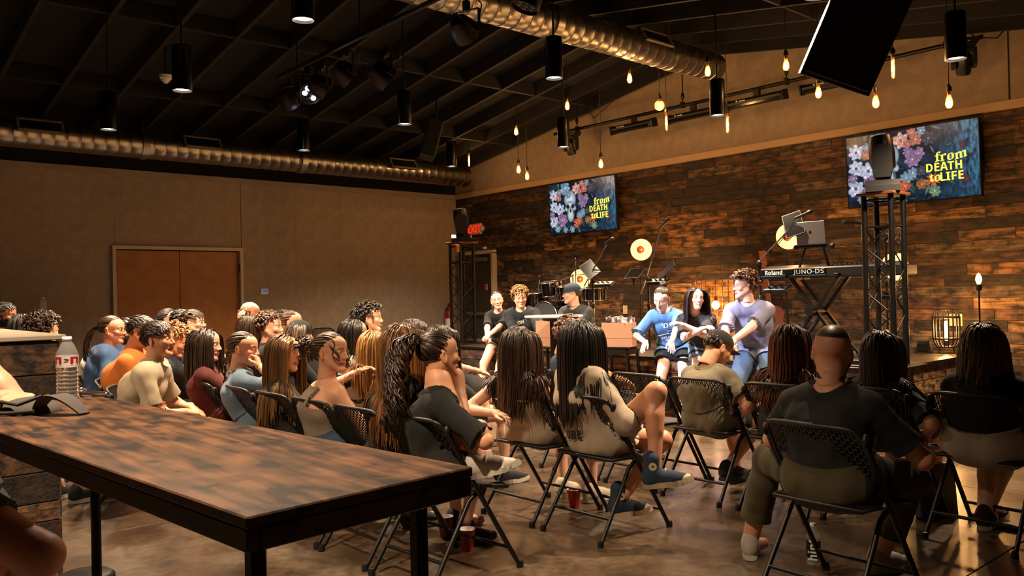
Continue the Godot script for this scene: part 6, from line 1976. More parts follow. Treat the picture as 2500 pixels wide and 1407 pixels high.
func ik(a: Vector3, t: Vector3, l1: float, l2: float, pole: Vector3) -> Array:   # [middle joint, end joint]
	var v := t - a
	var dist := clampf(v.length(), absf(l1 - l2) + 0.01, (l1 + l2) * 0.998)
	var dir := v.normalized()
	var e := a + dir * dist
	var x := (l1 * l1 - l2 * l2 + dist * dist) / (2.0 * dist)
	var hgt := sqrt(maxf(l1 * l1 - x * x, 0.0))
	var q := (pole - dir * pole.dot(dir)).normalized()
	return [a + dir * x + q * hgt, e]


# ---------------------------------------------------------------- hair
class Scalp:
	var c := Vector3.ZERO      # centre of the skull
	var b := Basis.IDENTITY    # head axes: -z looks ahead
	var r := Vector3(0.080, 0.088, 0.102)
	var solids := []           # capsules of the body that hair lies on: [a, b, ra, rb]
	var lift := 1.0

	func at(d: Vector3, k := 1.0) -> Vector3:
		return c + b * (d.normalized() * r * k)

	func push(p: Vector3, gap: float) -> Vector3:
		var q := b.inverse() * (p - c)
		var e := q / (r + Vector3.ONE * gap)
		var l := e.length()
		if l < 1.0: p = c + b * (q / maxf(l, 0.05))
		q = b.inverse() * (p - c)
		if q.z < -0.035 and q.y < 0.055 and q.y > -0.16 and absf(q.x) < 0.076:   # stay off the face
			q.x = 0.076 * (1.0 if q.x >= 0.0 else -1.0)
			p = c + b * q
		for s in solids:
			var ba: Vector3 = s[1] - s[0]
			var t := clampf((p - s[0]).dot(ba) / maxf(ba.length_squared(), 1e-6), 0.0, 1.0)
			var w: Vector3 = p - (s[0] + ba * t)
			var rad: float = lerpf(s[2], s[3], t) + gap
			var wl := w.length()
			if wl < rad: p += w / maxf(wl, 1e-4) * (rad - wl)
		return p


func lock(m: MB, pts: PackedVector3Array, w0: float, w1: float, th: float, ref: Vector3, col: Color, tip := 0.12) -> void:   # flat tapering lock; ref points away from the head
	var n := pts.size()
	var prev := -1
	m.col = col
	for i in n:
		var t := (pts[mini(i + 1, n - 1)] - pts[maxi(i - 1, 0)]).normalized()
		var o := pts[i] - ref
		o = (o - t * o.dot(t)).normalized()
		var s := t.cross(o)
		var q := float(i) / (n - 1)
		var w := lerpf(w0, w1, q) * clampf((1.0 - q) / tip, 0.25, 1.0)
		var hh := th * clampf((1.0 - q) / tip, 0.3, 1.0)
		var f := m.v.size()
		m.p(pts[i] - s * w, (-s * 0.9 + o * 0.45).normalized())
		m.p(pts[i] - s * w * 0.45 + o * hh, (o - s * 0.35).normalized())
		m.p(pts[i] + s * w * 0.45 + o * hh, (o + s * 0.35).normalized())
		m.p(pts[i] + s * w, (s * 0.9 + o * 0.45).normalized())
		m.p(pts[i] - o * hh * 0.7, -o)
		if prev >= 0:
			for k in 5:
				var k2 := (k + 1) % 5
				m.t3(prev + k, prev + k2, f + k2); m.t3(prev + k, f + k2, f + k)
		prev = f


func in_hair(d: Vector3, low := 0.0) -> bool:   # whether a direction from the skull's centre (head axes) lies inside the hairline
	if d.z < -0.25: return d.y > 0.56 - (d.z + 0.9) * 0.12
	if d.z < 0.18: return d.y > lerpf(0.30, -0.20, (d.z + 0.25) / 0.43) + low
	return d.y > -0.62 + low


func skullcap(m: MB, sc: Scalp, k: float, col: Color, low := 0.0, low_front := -2.0) -> void:
	m.col = col
	var rows := 22
	var seg := 36
	var first := m.v.size()
	var ok := []
	for i in rows + 1:
		var la := lerpf(-0.75, PI / 2, float(i) / rows)
		for j in seg + 1:
			var an := TAU * j / seg
			var d := Vector3(cos(la) * cos(an), sin(la), cos(la) * sin(an))
			m.p(sc.at(d, k), (sc.b * (d / sc.r)).normalized())
			ok.append(in_hair(d, low))
	for i in rows:
		for j in seg:
			var q := i * (seg + 1) + j
			if ok[q] and ok[q + 1] and ok[q + seg + 1] and ok[q + seg + 2]:
				m.t3(first + q, first + q + 1, first + q + seg + 2); m.t3(first + q, first + q + seg + 2, first + q + seg + 1)


func hair(spec: Dictionary, sc: Scalp, r: RandomNumberGenerator) -> MB:
	var m := MB.new()
	var col: Color = spec.c.srgb_to_linear()
	var hi: Color = (spec.get("hi", spec.c.lightened(0.25)) as Color).srgb_to_linear()
	var style: String = spec.style
	var n: int = int(spec.get("n", 200) * (1.9 if spec.style == "long" else 1.3))
	var len: float = spec.get("len", 0.4)
	var wave: float = spec.get("wave", 0.3)
	var part_x: float = spec.get("part", 0.0)
	var shade := func(): return col.lerp(hi, pow(r.randf(), 1.6)) * r.randf_range(0.72, 1.12)
	skullcap(m, sc, 1.0 if style == "buzz" else 1.015, col * 0.75, spec.get("low", 0.0))
	var up := Vector3.UP
	if style == "long":
		for i in n:
			var an := r.randf() * TAU
			var el := asin(r.randf_range(0.05, 0.99))
			var d := Vector3(cos(el) * cos(an), sin(el), cos(el) * sin(an))
			if not in_hair(d, 0.15): continue
			var p := sc.at(d, 1.0)
			var side := 1.0 if d.x > part_x else -1.0
			var v := Vector3(side * (0.9 if d.z < 0.2 else 0.5 * absf(d.x)), -0.25, 0.25 + maxf(d.z, 0.0))
			v = v - d * v.dot(d)
			var dir := (sc.b * v).normalized()
			var gap: float = r.randf_range(0.002, 0.012) * spec.get("vol", 1.0)
			var pts := PackedVector3Array()
			var ph := r.randf() * TAU
			var fr := r.randf_range(11.0, 17.0)
			var full := len * r.randf_range(0.88, 1.05)
			var gone := 0.0
			var step := 0.022
			while gone < full:
				pts.append(p)
				var down := Vector3(0, -1, 0)
				dir = dir.lerp(down, 0.40).normalized()
				p = sc.push(p + dir * step, gap)
				dir = (p - pts[pts.size() - 1]).normalized()
				gone += step
			if pts.size() < 4: continue
			var m2 := pts.size()
			for k in m2:
				var q := clampf(float(k) / m2 - 0.2, 0.0, 1.0)
				var o := (pts[k] - sc.c) * Vector3(1, 0, 1)
				var tn := o.normalized().cross(up)
				pts[k] += (tn * sin(ph + k * step * fr) + o.normalized() * 0.6 * cos(ph + k * step * fr)) * 0.028 * wave * q
			lock(m, pts, r.randf_range(0.0045, 0.008), r.randf_range(0.004, 0.0065) * (1.0 + 0.3 * wave), 0.0022, sc.c + (sc.b * Vector3(0, -0.03, -0.05)), shade.call())
	elif style == "pony" or style == "bun" or style == "braid":
		var tie: Vector3 = (spec.get("tie", Vector3(0, 0.35, 0.93)) as Vector3).normalized()
		for i in n:
			var an := r.randf() * TAU
			var el := asin(r.randf_range(-0.55, 0.97))
			var d := Vector3(cos(el) * cos(an), sin(el), cos(el) * sin(an))
			if not in_hair(d): continue
			var pts := PackedVector3Array()
			var k1 := r.randf_range(1.01, 1.05)
			var bump: float = r.randf_range(0.0, 0.05) * spec.get("vol", 1.0)
			for k in 9:
				var q := k / 8.0
				pts.append(sc.at(d.slerp(tie, q) if d.dot(tie) > -0.95 else d.lerp(tie, q), k1 + 0.02 * q + bump * sin(q * PI)))
			lock(m, pts, r.randf_range(0.005, 0.008), 0.004, 0.0025, sc.c, shade.call(), 0.05)
		if spec.get("wisps", 0) > 0:   # loose curls round the face
			for i in spec.wisps:
				var s := -1.0 if i % 2 == 0 else 1.0
				var p := sc.at(Vector3(s * r.randf_range(0.5, 0.9), r.randf_range(0.5, 0.8), -0.55), 1.03)
				var pts := PackedVector3Array()
				var ph := r.randf() * TAU
				for k in 14:
					pts.append(p + sc.b * Vector3(s * (0.02 * sin(k * 0.25) + 0.008 * sin(ph + k * 1.1)), -k * 0.011, -0.004 * k + 0.008 * cos(ph + k * 1.1)))
				lock(m, pts, 0.004, 0.003, 0.003, sc.c, shade.call())
		var at := sc.at(tie, 1.12)
		if style == "bun":
			var rad: float = spec.get("rad", 0.045)
			var ce := sc.at(tie, 1.0 + rad * 9.0)
			for i in 60:
				var a0 := r.randf() * TAU
				var ax := Vector3(r.randf_range(-1, 1), r.randf_range(-1, 1), r.randf_range(-1, 1)).normalized()
				var s1 := ax.cross(Vector3(0.3, 0.9, 0.2)).normalized()
				var s2 := ax.cross(s1)
				var pts := PackedVector3Array()
				for k in 9: pts.append(ce + (s1 * cos(a0 + k * 0.4) + s2 * sin(a0 + k * 0.4)) * rad * r.randf_range(0.8, 1.05) + ax * rad * 0.3 * sin(k * 0.5))
				lock(m, pts, 0.008, 0.007, 0.005, ce, shade.call())
			m.col = col * 0.7
			m.ell(ce, Vector3.ONE * rad * 0.85, Basis.IDENTITY, 12)
			if wave > 0.6:   # curly ends standing off the knot
				for i in 40:
					var d2 := Vector3(r.randf_range(-1, 1), r.randf_range(-0.8, 1), r.randf_range(-1, 1)).normalized()
					var pts := PackedVector3Array()
					var ph := r.randf() * TAU
					for k in 8: pts.append(ce + d2 * (rad * 0.7 + k * 0.008) + Vector3(sin(ph + k), -k * 0.18, cos(ph + k)) * 0.01)
					lock(m, pts, 0.006, 0.005, 0.004, ce, shade.call())
		elif style == "pony":
			for i in int(n * 0.8):
				var p := at + (sc.b * Vector3(r.randf_range(-0.018, 0.018), r.randf_range(-0.018, 0.018), 0))
				var dir: Vector3 = (sc.b * (tie + Vector3(r.randf_range(-0.5, 0.5), r.randf_range(-0.2, 0.35), r.randf_range(-0.1, 0.4)) * spec.get("puff", 0.8))).normalized()
				var pts := PackedVector3Array()
				var ph := r.randf() * TAU
				var fr := r.randf_range(2.4, 3.4) * 0.3
				var steps := int(len * r.randf_range(0.7, 1.05) / 0.022)
				for k in steps:
					pts.append(p + Vector3(sin(ph + k * fr), 0.3 * sin(ph * 2.0 + k * fr), cos(ph + k * fr)) * 0.022 * wave * clampf(k / 5.0, 0, 1))
					dir = dir.lerp(Vector3(0, -1, 0), 0.24).normalized()
					p = sc.push(p + dir * 0.022, 0.012 + 0.02 * wave * r.randf())
				if pts.size() > 4: lock(m, pts, 0.007, 0.006, 0.004, at + Vector3(0, -0.2, 0) - (sc.b * Vector3(0, 0, 0.1)), shade.call())
			m.col = Color(0.02, 0.02, 0.025)
			m.ring(sc.at(tie, 1.10), (sc.b * tie).normalized(), 0.018, 0.008, 14, 6)
		else:
			var p := at
			var dir := (sc.b * tie).normalized()
			for k in int(len / 0.026):
				dir = dir.lerp(Vector3(0, -1, 0), 0.35).normalized()
				p = sc.push(p + dir * 0.026, 0.02)
				var s := -1.0 if k % 2 == 0 else 1.0
				var sx := dir.cross(sc.b.z).normalized()
				m.col = shade.call()
				m.ell(p + sx * s * 0.009, Vector3(0.017, 0.022, 0.016) * (1.0 - 0.5 * k * 0.026 / len), Basis(Vector3(0, 0, 1), s * 0.6), 10)
			m.col = shade.call()
			m.ell(p + dir * 0.03, Vector3(0.010, 0.03, 0.010), Basis.IDENTITY, 8)
	elif style == "short" or style == "curly":
		for i in n:
			var an := r.randf() * TAU
			var el := asin(r.randf_range(-0.5, 0.99))
			var d := Vector3(cos(el) * cos(an), sin(el), cos(el) * sin(an))
			if not in_hair(d, 0.08 if d.y < 0.2 else -0.05): continue
			var p := sc.at(d, 1.0)
			var sz := lerpf(0.45, 1.0, clampf(d.y + 0.35, 0, 1))
			var comb: Vector3 = spec.get("comb", Vector3(0.3, -0.1, -0.8))
			if d.y < 0.15: comb = Vector3(0, -1, 0.4)
			var v := comb + Vector3(r.randf_range(-0.4, 0.4), r.randf_range(-0.3, 0.3), r.randf_range(-0.4, 0.4)) * (0.6 + wave)
			v = (v - d * v.dot(d)).normalized()
			var pts := PackedVector3Array()
			if style == "short":
				var steps := 6
				var l := len * sz * r.randf_range(0.75, 1.1)
				for k in steps:
					var q := k / 5.0
					var dd := (d + v * q * l / 0.09).normalized()
					pts.append(sc.at(dd, 1.01 + spec.get("vol", 1.0) * sz * (0.10 * sin(minf(q * 2.2, 1.7)) + 0.03 * r.randf())))
				lock(m, pts, 0.008, 0.006, 0.005, sc.c, shade.call(), 0.3)
			else:
				var ph := r.randf() * TAU
				var o := (sc.b * d).normalized()
				var s1 := (sc.b * v).normalized()
				var s2 := o.cross(s1)
				var l := len * sz * r.randf_range(0.7, 1.15)
				for k in 9:
					var q := k / 8.0
					pts.append(p + o * (l * (0.25 + 0.55 * sin(q * 1.9))) + s1 * l * q * 0.7 + (s1 * sin(ph + k * 0.9) + s2 * cos(ph + k * 0.9)) * 0.009)
				lock(m, pts, 0.008, 0.006, 0.005, sc.c, shade.call(), 0.2)
	return m



# ---------------------------------------------------------------- people
var eye_cache: Array = []


func person(label: String, q: Dictionary) -> Node3D:
	var yaw := deg_to_rad(q.get("yaw", 0.0))
	var at: Vector3 = q.at
	var t := thing("person", label, "person", Vector3(at.x, 0, at.z), yaw)
	var s: float = q.get("s", 1.0)
	var fem: bool = q.get("f", true)
	var seat: float = q.get("seat", 0.445)
	var cs: float = q.get("cs", 0.023)
	var inv := t.transform.affine_inverse()
	for e in ["rh", "lh", "ra", "la"]:
		if q.has(e + "w"): q[e] = inv * (q[e + "w"] as Vector3)
	var hd: Vector3 = inv * (q.hd as Vector3)
	var lk: Array = q.get("look", [q.get("yaw", 0.0), 0.0, 0.0])
	var hb := Basis.from_euler(Vector3(deg_to_rad(lk[1]), deg_to_rad(lk[0]) - yaw, deg_to_rad(lk[2])))
	var hs: float = q.get("hs", 1.0)   # head size
	var pv := Vector3(0, seat + 0.10 * s, 0)
	var nk := hd + hb * Vector3(0, -0.085, 0.028) * hs
	var dn := ((pv - hd).normalized() * 0.65 + Vector3.DOWN * 0.35).normalized()
	var nb := nk + dn * 0.10 * s
	var sh_yaw := deg_to_rad(q.get("shy", q.get("yaw", 0.0))) - yaw
	var sb := Basis(Vector3.UP, sh_yaw) * Basis(Vector3(0, 0, 1), deg_to_rad(q.get("shr", 0.0)))
	var w := (0.142 if fem else 0.168) * s
	var sc := nb + dn * 0.045 * s
	var sl: float = q.get("slouch", 0.03)
	var ch := sc.lerp(pv, 0.30) + sb.z * sl
	var wa := sc.lerp(pv, 0.64) + sb.z * sl * 0.8
	var hipw := (0.092 if fem else 0.088) * s
	var m := 0.94 if fem else 1.06
	m *= s * q.get("fat", 1.0)
	var sx := sb.x
	var shr := sc + sx * w
	var shl := sc - sx * w
	var hipr := pv + Vector3(hipw, -0.02, -0.01)
	var hipl := pv + Vector3(-hipw, -0.02, -0.01)
	# limbs
	var pr := ik(shr, q.get("rh", Vector3(0.07, seat + 0.17, -0.34)), 0.285 * s, 0.25 * s, q.get("rp", Vector3(1.0, -0.6, 0.7)))
	var pl := ik(shl, q.get("lh", Vector3(-0.07, seat + 0.17, -0.34)), 0.285 * s, 0.25 * s, q.get("lp", Vector3(-1.0, -0.6, 0.7)))
	var lr := ik(hipr, q.get("ra", Vector3(0.12, 0.09, -0.44 * s)), 0.425 * s, 0.42 * s, q.get("rk", Vector3(0.15, 1.0, -1.0)))
	var ll := ik(hipl, q.get("la", Vector3(-0.12, 0.09, -0.44 * s)), 0.425 * s, 0.42 * s, q.get("lk", Vector3(-0.15, 1.0, -1.0)))
	var sh: Dictionary = q.shirt
	var slv: float = sh.get("sl", 0.62)
	var hem: float = sh.get("hem", 0.22)
	var pa: Dictionary = q.pants
	var lg: float = pa.get("leg", 0.5)
	var so: float = 1.0 if slv > 0.15 else 0.25
	var bn := [
		# a, b, ra, rb, k, shirt at a, shirt at b, pants at a, pants at b
		[hipr, hipl, 0.108 * m, 0.108 * m, 0.05, 1.2, 1.2, 1.0, 1.0],
		[pv + Vector3(0.07 * s, -0.03, 0.045), pv + Vector3(-0.07 * s, -0.03, 0.045), 0.088 * m, 0.088 * m, 0.05, 1.2, 1.2, 1.0, 1.0],
		[pv + sx * 0.045 * s, wa + sx * 0.042 * s, 0.100 * m, 0.088 * m, 0.06, 1.4, 1.4, 0.8, -0.8], [pv - sx * 0.045 * s, wa - sx * 0.042 * s, 0.100 * m, 0.088 * m, 0.06, 1.4, 1.4, 0.8, -0.8],
		[wa + sx * 0.042 * s, ch + sx * 0.058 * s, 0.088 * m, 0.098 * m, 0.06, 1.4, 1.4, -0.8, -2.0], [wa - sx * 0.042 * s, ch - sx * 0.058 * s, 0.088 * m, 0.098 * m, 0.06, 1.4, 1.4, -0.8, -2.0],
		[ch + sx * 0.055 * s, sc + sx * w * 0.55, 0.098 * m, 0.062 * m, 0.05, 1.4, 0.9, -2.0, -2.0], [ch - sx * 0.055 * s, sc - sx * w * 0.55, 0.098 * m, 0.062 * m, 0.05, 1.4, 0.9, -2.0, -2.0],
		[shr - sx * 0.02, shl + sx * 0.02, 0.052 * m, 0.052 * m, 0.05, so, so, -2.0, -2.0],
		[nb, shr - sx * 0.03, 0.046 * m, 0.044 * m, 0.04, 0.12, so, -2.0, -2.0], [nb, shl + sx * 0.03, 0.046 * m, 0.044 * m, 0.04, 0.12, so, -2.0, -2.0],
		[nb + dn * 0.02, nk, (0.051 if fem else 0.059) * s, (0.048 if fem else 0.055) * s, 0.03, 0.35, -1.6, -2.0, -2.0]]
	if fem:
		for e in [-1.0, 1.0]: bn.append([ch + sx * e * 0.062 * s - sb.z * 0.075 * s + Vector3(0, 0.0, 0), ch + sx * e * 0.062 * s - sb.z * 0.078 * s, 0.052 * s, 0.052 * s, 0.04, 1.4, 1.4, -2.0, -2.0])
	else:
		bn.append([ch + sx * 0.06 * s - sb.z * 0.04, ch - sx * 0.06 * s - sb.z * 0.04, 0.085 * s, 0.085 * s, 0.05, 1.4, 1.4, -2.0, -2.0])
	for e in [[shr, pr], [shl, pl]]:
		bn.append([e[0], e[1][0], 0.048 * m, 0.039 * m, 0.03, slv * 4.0, (slv - 1.0) * 4.0, -2.0, -2.0])
		bn.append([e[1][0], e[1][1], 0.040 * m, 0.0265 * m, 0.02, (slv - 1.0) * 4.0, (slv - 2.0) * 4.0, -2.0, -2.0])
	for e in [[hipr, lr], [hipl, ll]]:
		bn.append([e[0], e[1][0], 0.088 * m, 0.058 * m, 0.04, hem * 4.0, (hem - 1.0) * 4.0, lg * 4.0, (lg - 1.0) * 4.0])
		bn.append([e[1][0], e[1][1], 0.054 * m, 0.037 * m, 0.03, (hem - 1.0) * 4.0, -4.0, (lg - 1.0) * 4.0, (lg - 2.0) * 4.0])
		var cb: Vector3 = (e[1][0] as Vector3).lerp(e[1][1], 0.30) + Vector3(0, 0.0, 0.018)
		bn.append([cb, cb + ((e[1][1] as Vector3) - cb) * 0.25, 0.048 * m, 0.042 * m, 0.03, -4.0, -4.0, (lg - 1.35) * 4.0, (lg - 1.5) * 4.0])
		var ft := Basis(Vector3.UP, q.get("toe", 0.0)) * Vector3(0, -0.045, -0.12)
		bn.append([e[1][1] + Vector3(0, -0.03, 0.0), e[1][1] + ft, 0.034, 0.030, 0.02, -4.0, -4.0, (lg - 2.0) * 4.0, -4.0])
	# grid
	var lo := Vector3.ONE * 9.0
	var hi := Vector3.ONE * -9.0
	for b in bn:
		var rr: float = maxf(b[2], b[3]) + 0.02
		lo = lo.min(b[0] - Vector3.ONE * rr).min(b[1] - Vector3.ONE * rr)
		hi = hi.max(b[0] + Vector3.ONE * rr).max(b[1] + Vector3.ONE * rr)
	var fd := Field.new()
	fd.setup(lo, hi, cs)
	for b in bn: fd.cap(b[0], b[1], b[2], b[3], b[4])
	var body := fd.nets()
	# which of its skin the clothes cover
	var nvert := body.v.size()
	var ss := PackedFloat32Array(); ss.resize(nvert)
	var ps := PackedFloat32Array(); ps.resize(nvert)
	var oS := PackedFloat32Array(); oS.resize(nvert)
	var oP := PackedFloat32Array(); oP.resize(nvert)
	var wr := PackedVector3Array(); wr.resize(nvert)
	var nz := FastNoiseLite.new()
	nz.seed = 11 + int(at.x * 37.0)
	nz.frequency = 7.0
	nz.fractal_octaves = 2
	var offS: float = sh.get("off", 0.012)
	var flare: float = sh.get("flare", 0.008)
	var offP: float = pa.get("off", 0.010)
	var wk: float = sh.get("wrinkle", 0.007)
	var kind: String = sh.get("kind", "")
	for i in nvert:
		var p := body.v[i]
		var sw := 0.0
		var a := 0.0
		var c := 0.0
		for b in bn:
			var ba: Vector3 = b[1] - b[0]
			var tt := clampf((p - b[0]).dot(ba) / maxf(ba.length_squared(), 1e-6), 0.0, 1.0)
			var dd: float = (p - b[0] - ba * tt).length() - lerpf(b[2], b[3], tt)
			if dd < 0.045:
				var e := exp(-dd * 110.0)
				sw += e
				a += e * lerpf(b[5], b[6], tt)
				c += e * lerpf(b[7], b[8], tt)
		if sw > 0.0: a /= sw; c /= sw
		else: a = -1.0; c = -1.0
		if kind == "tank" or kind == "straps":
			var lq := sb.inverse() * (p - nb)
			var top: float = -0.125 * s if kind == "tank" else q.get("cut", -0.17) * s
			if lq.y > top:
				a = minf(a, (0.062 * s - absf(lq.x)) * 22.0 if kind == "tank" and lq.y < -0.01 else (top - lq.y) * 16.0)
		elif q.has("neck"):
			a = minf(a, ((p - nb).length() - q.neck) * 20.0)
		ss[i] = a
		ps[i] = c
		var g := nz.get_noise_3d(p.x, p.y * 0.7, p.z)
		wr[i] = Vector3(nz.get_noise_3d(p.x + 0.01, p.y * 0.7, p.z) - g, nz.get_noise_3d(p.x, p.y * 0.7 + 0.007, p.z) - g, nz.get_noise_3d(p.x, p.y * 0.7, p.z + 0.01) - g) * (-100.0 * wk)
		oS[i] = offS + flare * clampf(1.2 - a, 0.0, 1.2) + g * wk
		oP[i] = offP + (pa.get("flare", 0.004) as float) * clampf(1.5 - c, 0.0, 1.5) + g * wk * 0.6
	var shirt := clipped(body, ss, oS, wr)
	var pants := clipped(body, ps, oP, wr)
	# the body: torso and limbs, head and hands in one mesh
	var skin: Color = q.get("skin", Color(0.80, 0.60, 0.49))
	var hx := Transform3D(hb.scaled(Vector3.ONE * hs) if false else hb * Basis.from_scale(Vector3.ONE * hs), hd)
	var hm := head_mesh(fem, q.get("smile", false))
	body.add(hm, hx)
	for e in 2:
		var wrist: Vector3 = (pr if e == 0 else pl)[1]
		var elb: Vector3 = (pr if e == 0 else pl)[0]
		var dir: Vector3 = q.get("rd" if e == 0 else "ld", (wrist - elb).normalized() + Vector3(0, -0.15, 0))
		dir = dir.normalized()
		var bk: Vector3 = q.get("rn" if e == 0 else "ln", Vector3(0.35 if e == 0 else -0.35, 1.0, -0.1))
		bk = (bk - dir * bk.dot(dir)).normalized()
		var hbs := Basis(dir.cross(bk), dir, bk)
		var hsc := Vector3(1, 1, 1) * (0.92 if fem else 1.04) * s
		if e == 1: hsc.x *= -1.0
		body.add(hand_mesh(q.get("hpose", "rest")), Transform3D(hbs * Basis.from_scale(hsc), wrist - dir * 0.012))
	part("body", body, skin_mat(skin), t)
	var sm := cloth("cloth_" + (sh.c as Color).to_html(false), sh.c)
	if not sh.get("none", false): part(sh.get("name", "shirt"), shirt, sm, t)
	if pants.v.size() > 0: part(pa.get("name", "shorts" if lg < 1.2 else "trousers"), pants, cloth("cloth_" + (pa.c as Color).to_html(false), pa.c), t)
	# feet
	var spec: Dictionary = q.get("shoe", {"c": Color(0.12, 0.12, 0.13)})
	if not q.get("noshoe", false):
		for e in 2:
			var an: Vector3 = (lr if e == 0 else ll)[1]
			var fb: Basis = q.get("rfoot" if e == 0 else "lfoot", Basis(Vector3.UP, (-0.14 if e == 0 else 0.14) + q.get("toe", 0.0)))
			shoes(t, Transform3D(fb, an), spec if e == 0 else q.get("shoe2", spec))
	# face
	if q.get("face", true):
		if eye_cache.is_empty():
			var em := MB.new()
			em.col = Color(0.80, 0.78, 0.76)
			em.ell(Vector3.ZERO, Vector3(0.0115, 0.0052, 0.0070), Basis.IDENTITY, 16)
			em.col = Color(0.05, 0.03, 0.02)
			em.ell(Vector3(0, 0.0003, -0.0052), Vector3(0.0048, 0.0047, 0.0026), Basis.IDENTITY, 14)
			em.tube(PackedVector3Array([Vector3(-0.013, 0.001, -0.001), Vector3(-0.006, 0.0062, -0.005), Vector3(0.003, 0.0068, -0.0055), Vector3(0.013, 0.0018, 0.0)]), 0.0013, 0.0013, 5)
			eye_cache.append(em.mesh())
		var ey := mat("eye", Color.WHITE, 0.15)
		ey.vertex_color_use_as_albedo = true
		for e in [-1.0, 1.0]:
			var eo := put("eye", eye_cache[0], ey, t)
			eo.transform = hx * Transform3D(Basis(Vector3.UP, e * -0.22) * Basis(Vector3(1, 0, 0), 0.0).scaled(Vector3(1, 1.0 if not q.get("lids", false) else 0.35, 1)), Vector3(e * 0.031, 0.0008 - (0.004 if q.get("lids", false) else 0.0), -0.0815))
		if q.get("teeth", false):
			var tm := MB.new(); tm.ell(Vector3(0, -0.0605, -0.0915), Vector3(0.019, 0.0046, 0.007), Basis.IDENTITY, 14)
			var to := part("teeth", tm, mat("teeth", Color(0.88, 0.86, 0.82), 0.3), t); to.transform = hx
	# hair
	var scp := Scalp.new()
	scp.c = hx * Vector3(0, 0.030, 0.011)
	scp.b = hb
	scp.r = Vector3(0.0775, 0.084, 0.0985) * hs
	for i in mini(bn.size(), 18):
		if i < 12 or i >= (14 if fem else 13): scp.solids.append([bn[i][0], bn[i][1], bn[i][2] + 0.012, bn[i][3] + 0.012])
	if q.has("hair"):
		var r := RandomNumberGenerator.new()
		r.seed = 1000 + int(absf(at.x) * 131.0) + int(absf(at.z) * 17.0)
		var hmesh := hair(q.hair, scp, r)
		var hmat := mat("hair", Color.WHITE, 0.42)
		hmat.vertex_color_use_as_albedo = true
		part("hair", hmesh, hmat, t)
	if q.has("beard"):
		var bs := PackedFloat32Array(); bs.resize(hm.v.size())
		var bo := PackedFloat32Array(); bo.resize(hm.v.size())
		var bw := PackedVector3Array(); bw.resize(hm.v.size())
		for i in hm.v.size():
			var p := hm.v[i]
			var v := (-0.035 - p.y) * 40.0 - maxf(0.0, p.z - 0.0) * 40.0
			if p.z > -0.02 and p.y < 0.0 and absf(p.x) > 0.05: v = minf(1.0, (0.018 - absf(p.z + 0.003)) * 60.0)
			if p.y < -0.112 : v = -1.0
			if absf(p.x) < 0.024 and absf(p.y + 0.062) < 0.010: v = -1.0
			if absf(p.x) > 0.073: v = -1.0
			bs[i] = v
			bo[i] = 0.005 + 0.002 * sin(p.x * 900.0) * sin(p.y * 900.0)
		var bm := part("beard", clipped(hm, bs, bo, bw), cloth("beard_" + (q.beard as Color).to_html(false), q.beard, 0.0), t)
		bm.transform = hx
	if q.has("glasses"):
		var gm := MB.new()
		for e in [-1.0, 1.0]:
			gm.ring(Vector3(e * 0.033, -0.002, -0.1035), Vector3(e * 0.12, 0.0, -1).normalized(), 0.0205, 0.0017, 22, 6)
			gm.tube(PackedVector3Array([Vector3(e * 0.054, 0.004, -0.099), Vector3(e * 0.075, 0.004, -0.06), Vector3(e * 0.079, 0.003, 0.005), Vector3(e * 0.078, -0.018, 0.025)]), 0.0016, 0.0016, 6)
		gm.tube(PackedVector3Array([Vector3(-0.013, 0.001, -0.105), Vector3(0, 0.004, -0.107), Vector3(0.013, 0.001, -0.105)]), 0.0016, 0.0016, 6)
		var go := part("glasses", gm, mat("specs_" + (q.glasses as Color).to_html(false), q.glasses, 0.3, 0.3), t)
		go.transform = hx
	if q.has("cap"):
		headwear(t, hx, q.cap)
	# lettering on the shirt
	for e in q.get("print", []):   # [text, size, drop below the chest, colour, serif, sideways, on the back]
		var back: bool = e.size() > 6 and e[6]
		var fwd := sb.z if back else -sb.z
		var o: Vector3 = ch + sx * (e[5] if e.size() > 5 else 0.0) + (sc - pv).normalized() * -e[2]
		var dist := 0.05
		while dist < 0.3 and sample(fd, o + fwd * dist) < offS + 0.004: dist += 0.004
		var xb := Basis(sb.x if not back else -sb.x, Vector3.UP, -fwd if false else fwd)
		xb = Basis(Vector3.UP.cross(fwd).normalized(), Vector3.UP, fwd)
		var up2 := (sc - pv).normalized()
		up2 = (up2 - fwd * up2.dot(fwd) * 0.6).normalized()
		xb = Basis(up2.cross(fwd).normalized(), up2, (up2.cross(fwd)).cross(up2).normalized())
		var pm := mat("print_" + (e[3] as Color).to_html(false), e[3], 0.7)
		if e[0] == "o": 
			var rm := MB.new(); rm.ring(Vector3.ZERO, Vector3(0, 0, 1), e[1] * 0.5, 0.0028, 24, 6)
			var ro := part("printed_ring", rm, pm, t); ro.transform = Transform3D(xb, o + fwd * (dist + 0.004))
		elif e[0] == "-":
			var lm := MB.new(); lm.box(Vector3.ZERO, Vector3(e[1], 0.004, 0.002), Basis.IDENTITY, 0.0)
			var lo2 := part("printed_line", lm, pm, t); lo2.transform = Transform3D(xb, o + fwd * (dist + 0.004))
		else:
			words(e[0], e[1], pm, t, Transform3D(xb, o + fwd * (dist + 0.004)), "lettering", e[4], true, 0.0, 0.002, 0.17)
	return t


func sample(f: Field, p: Vector3) -> float:
	var q := (p - f.o) / f.cs
	var i := clampi(int(q.x), 0, f.nx - 1)
	var j := clampi(int(q.y), 0, f.ny - 1)
	var k := clampi(int(q.z), 0, f.nz - 1)
	return f.d[(k * f.ny + j) * f.nx + i]


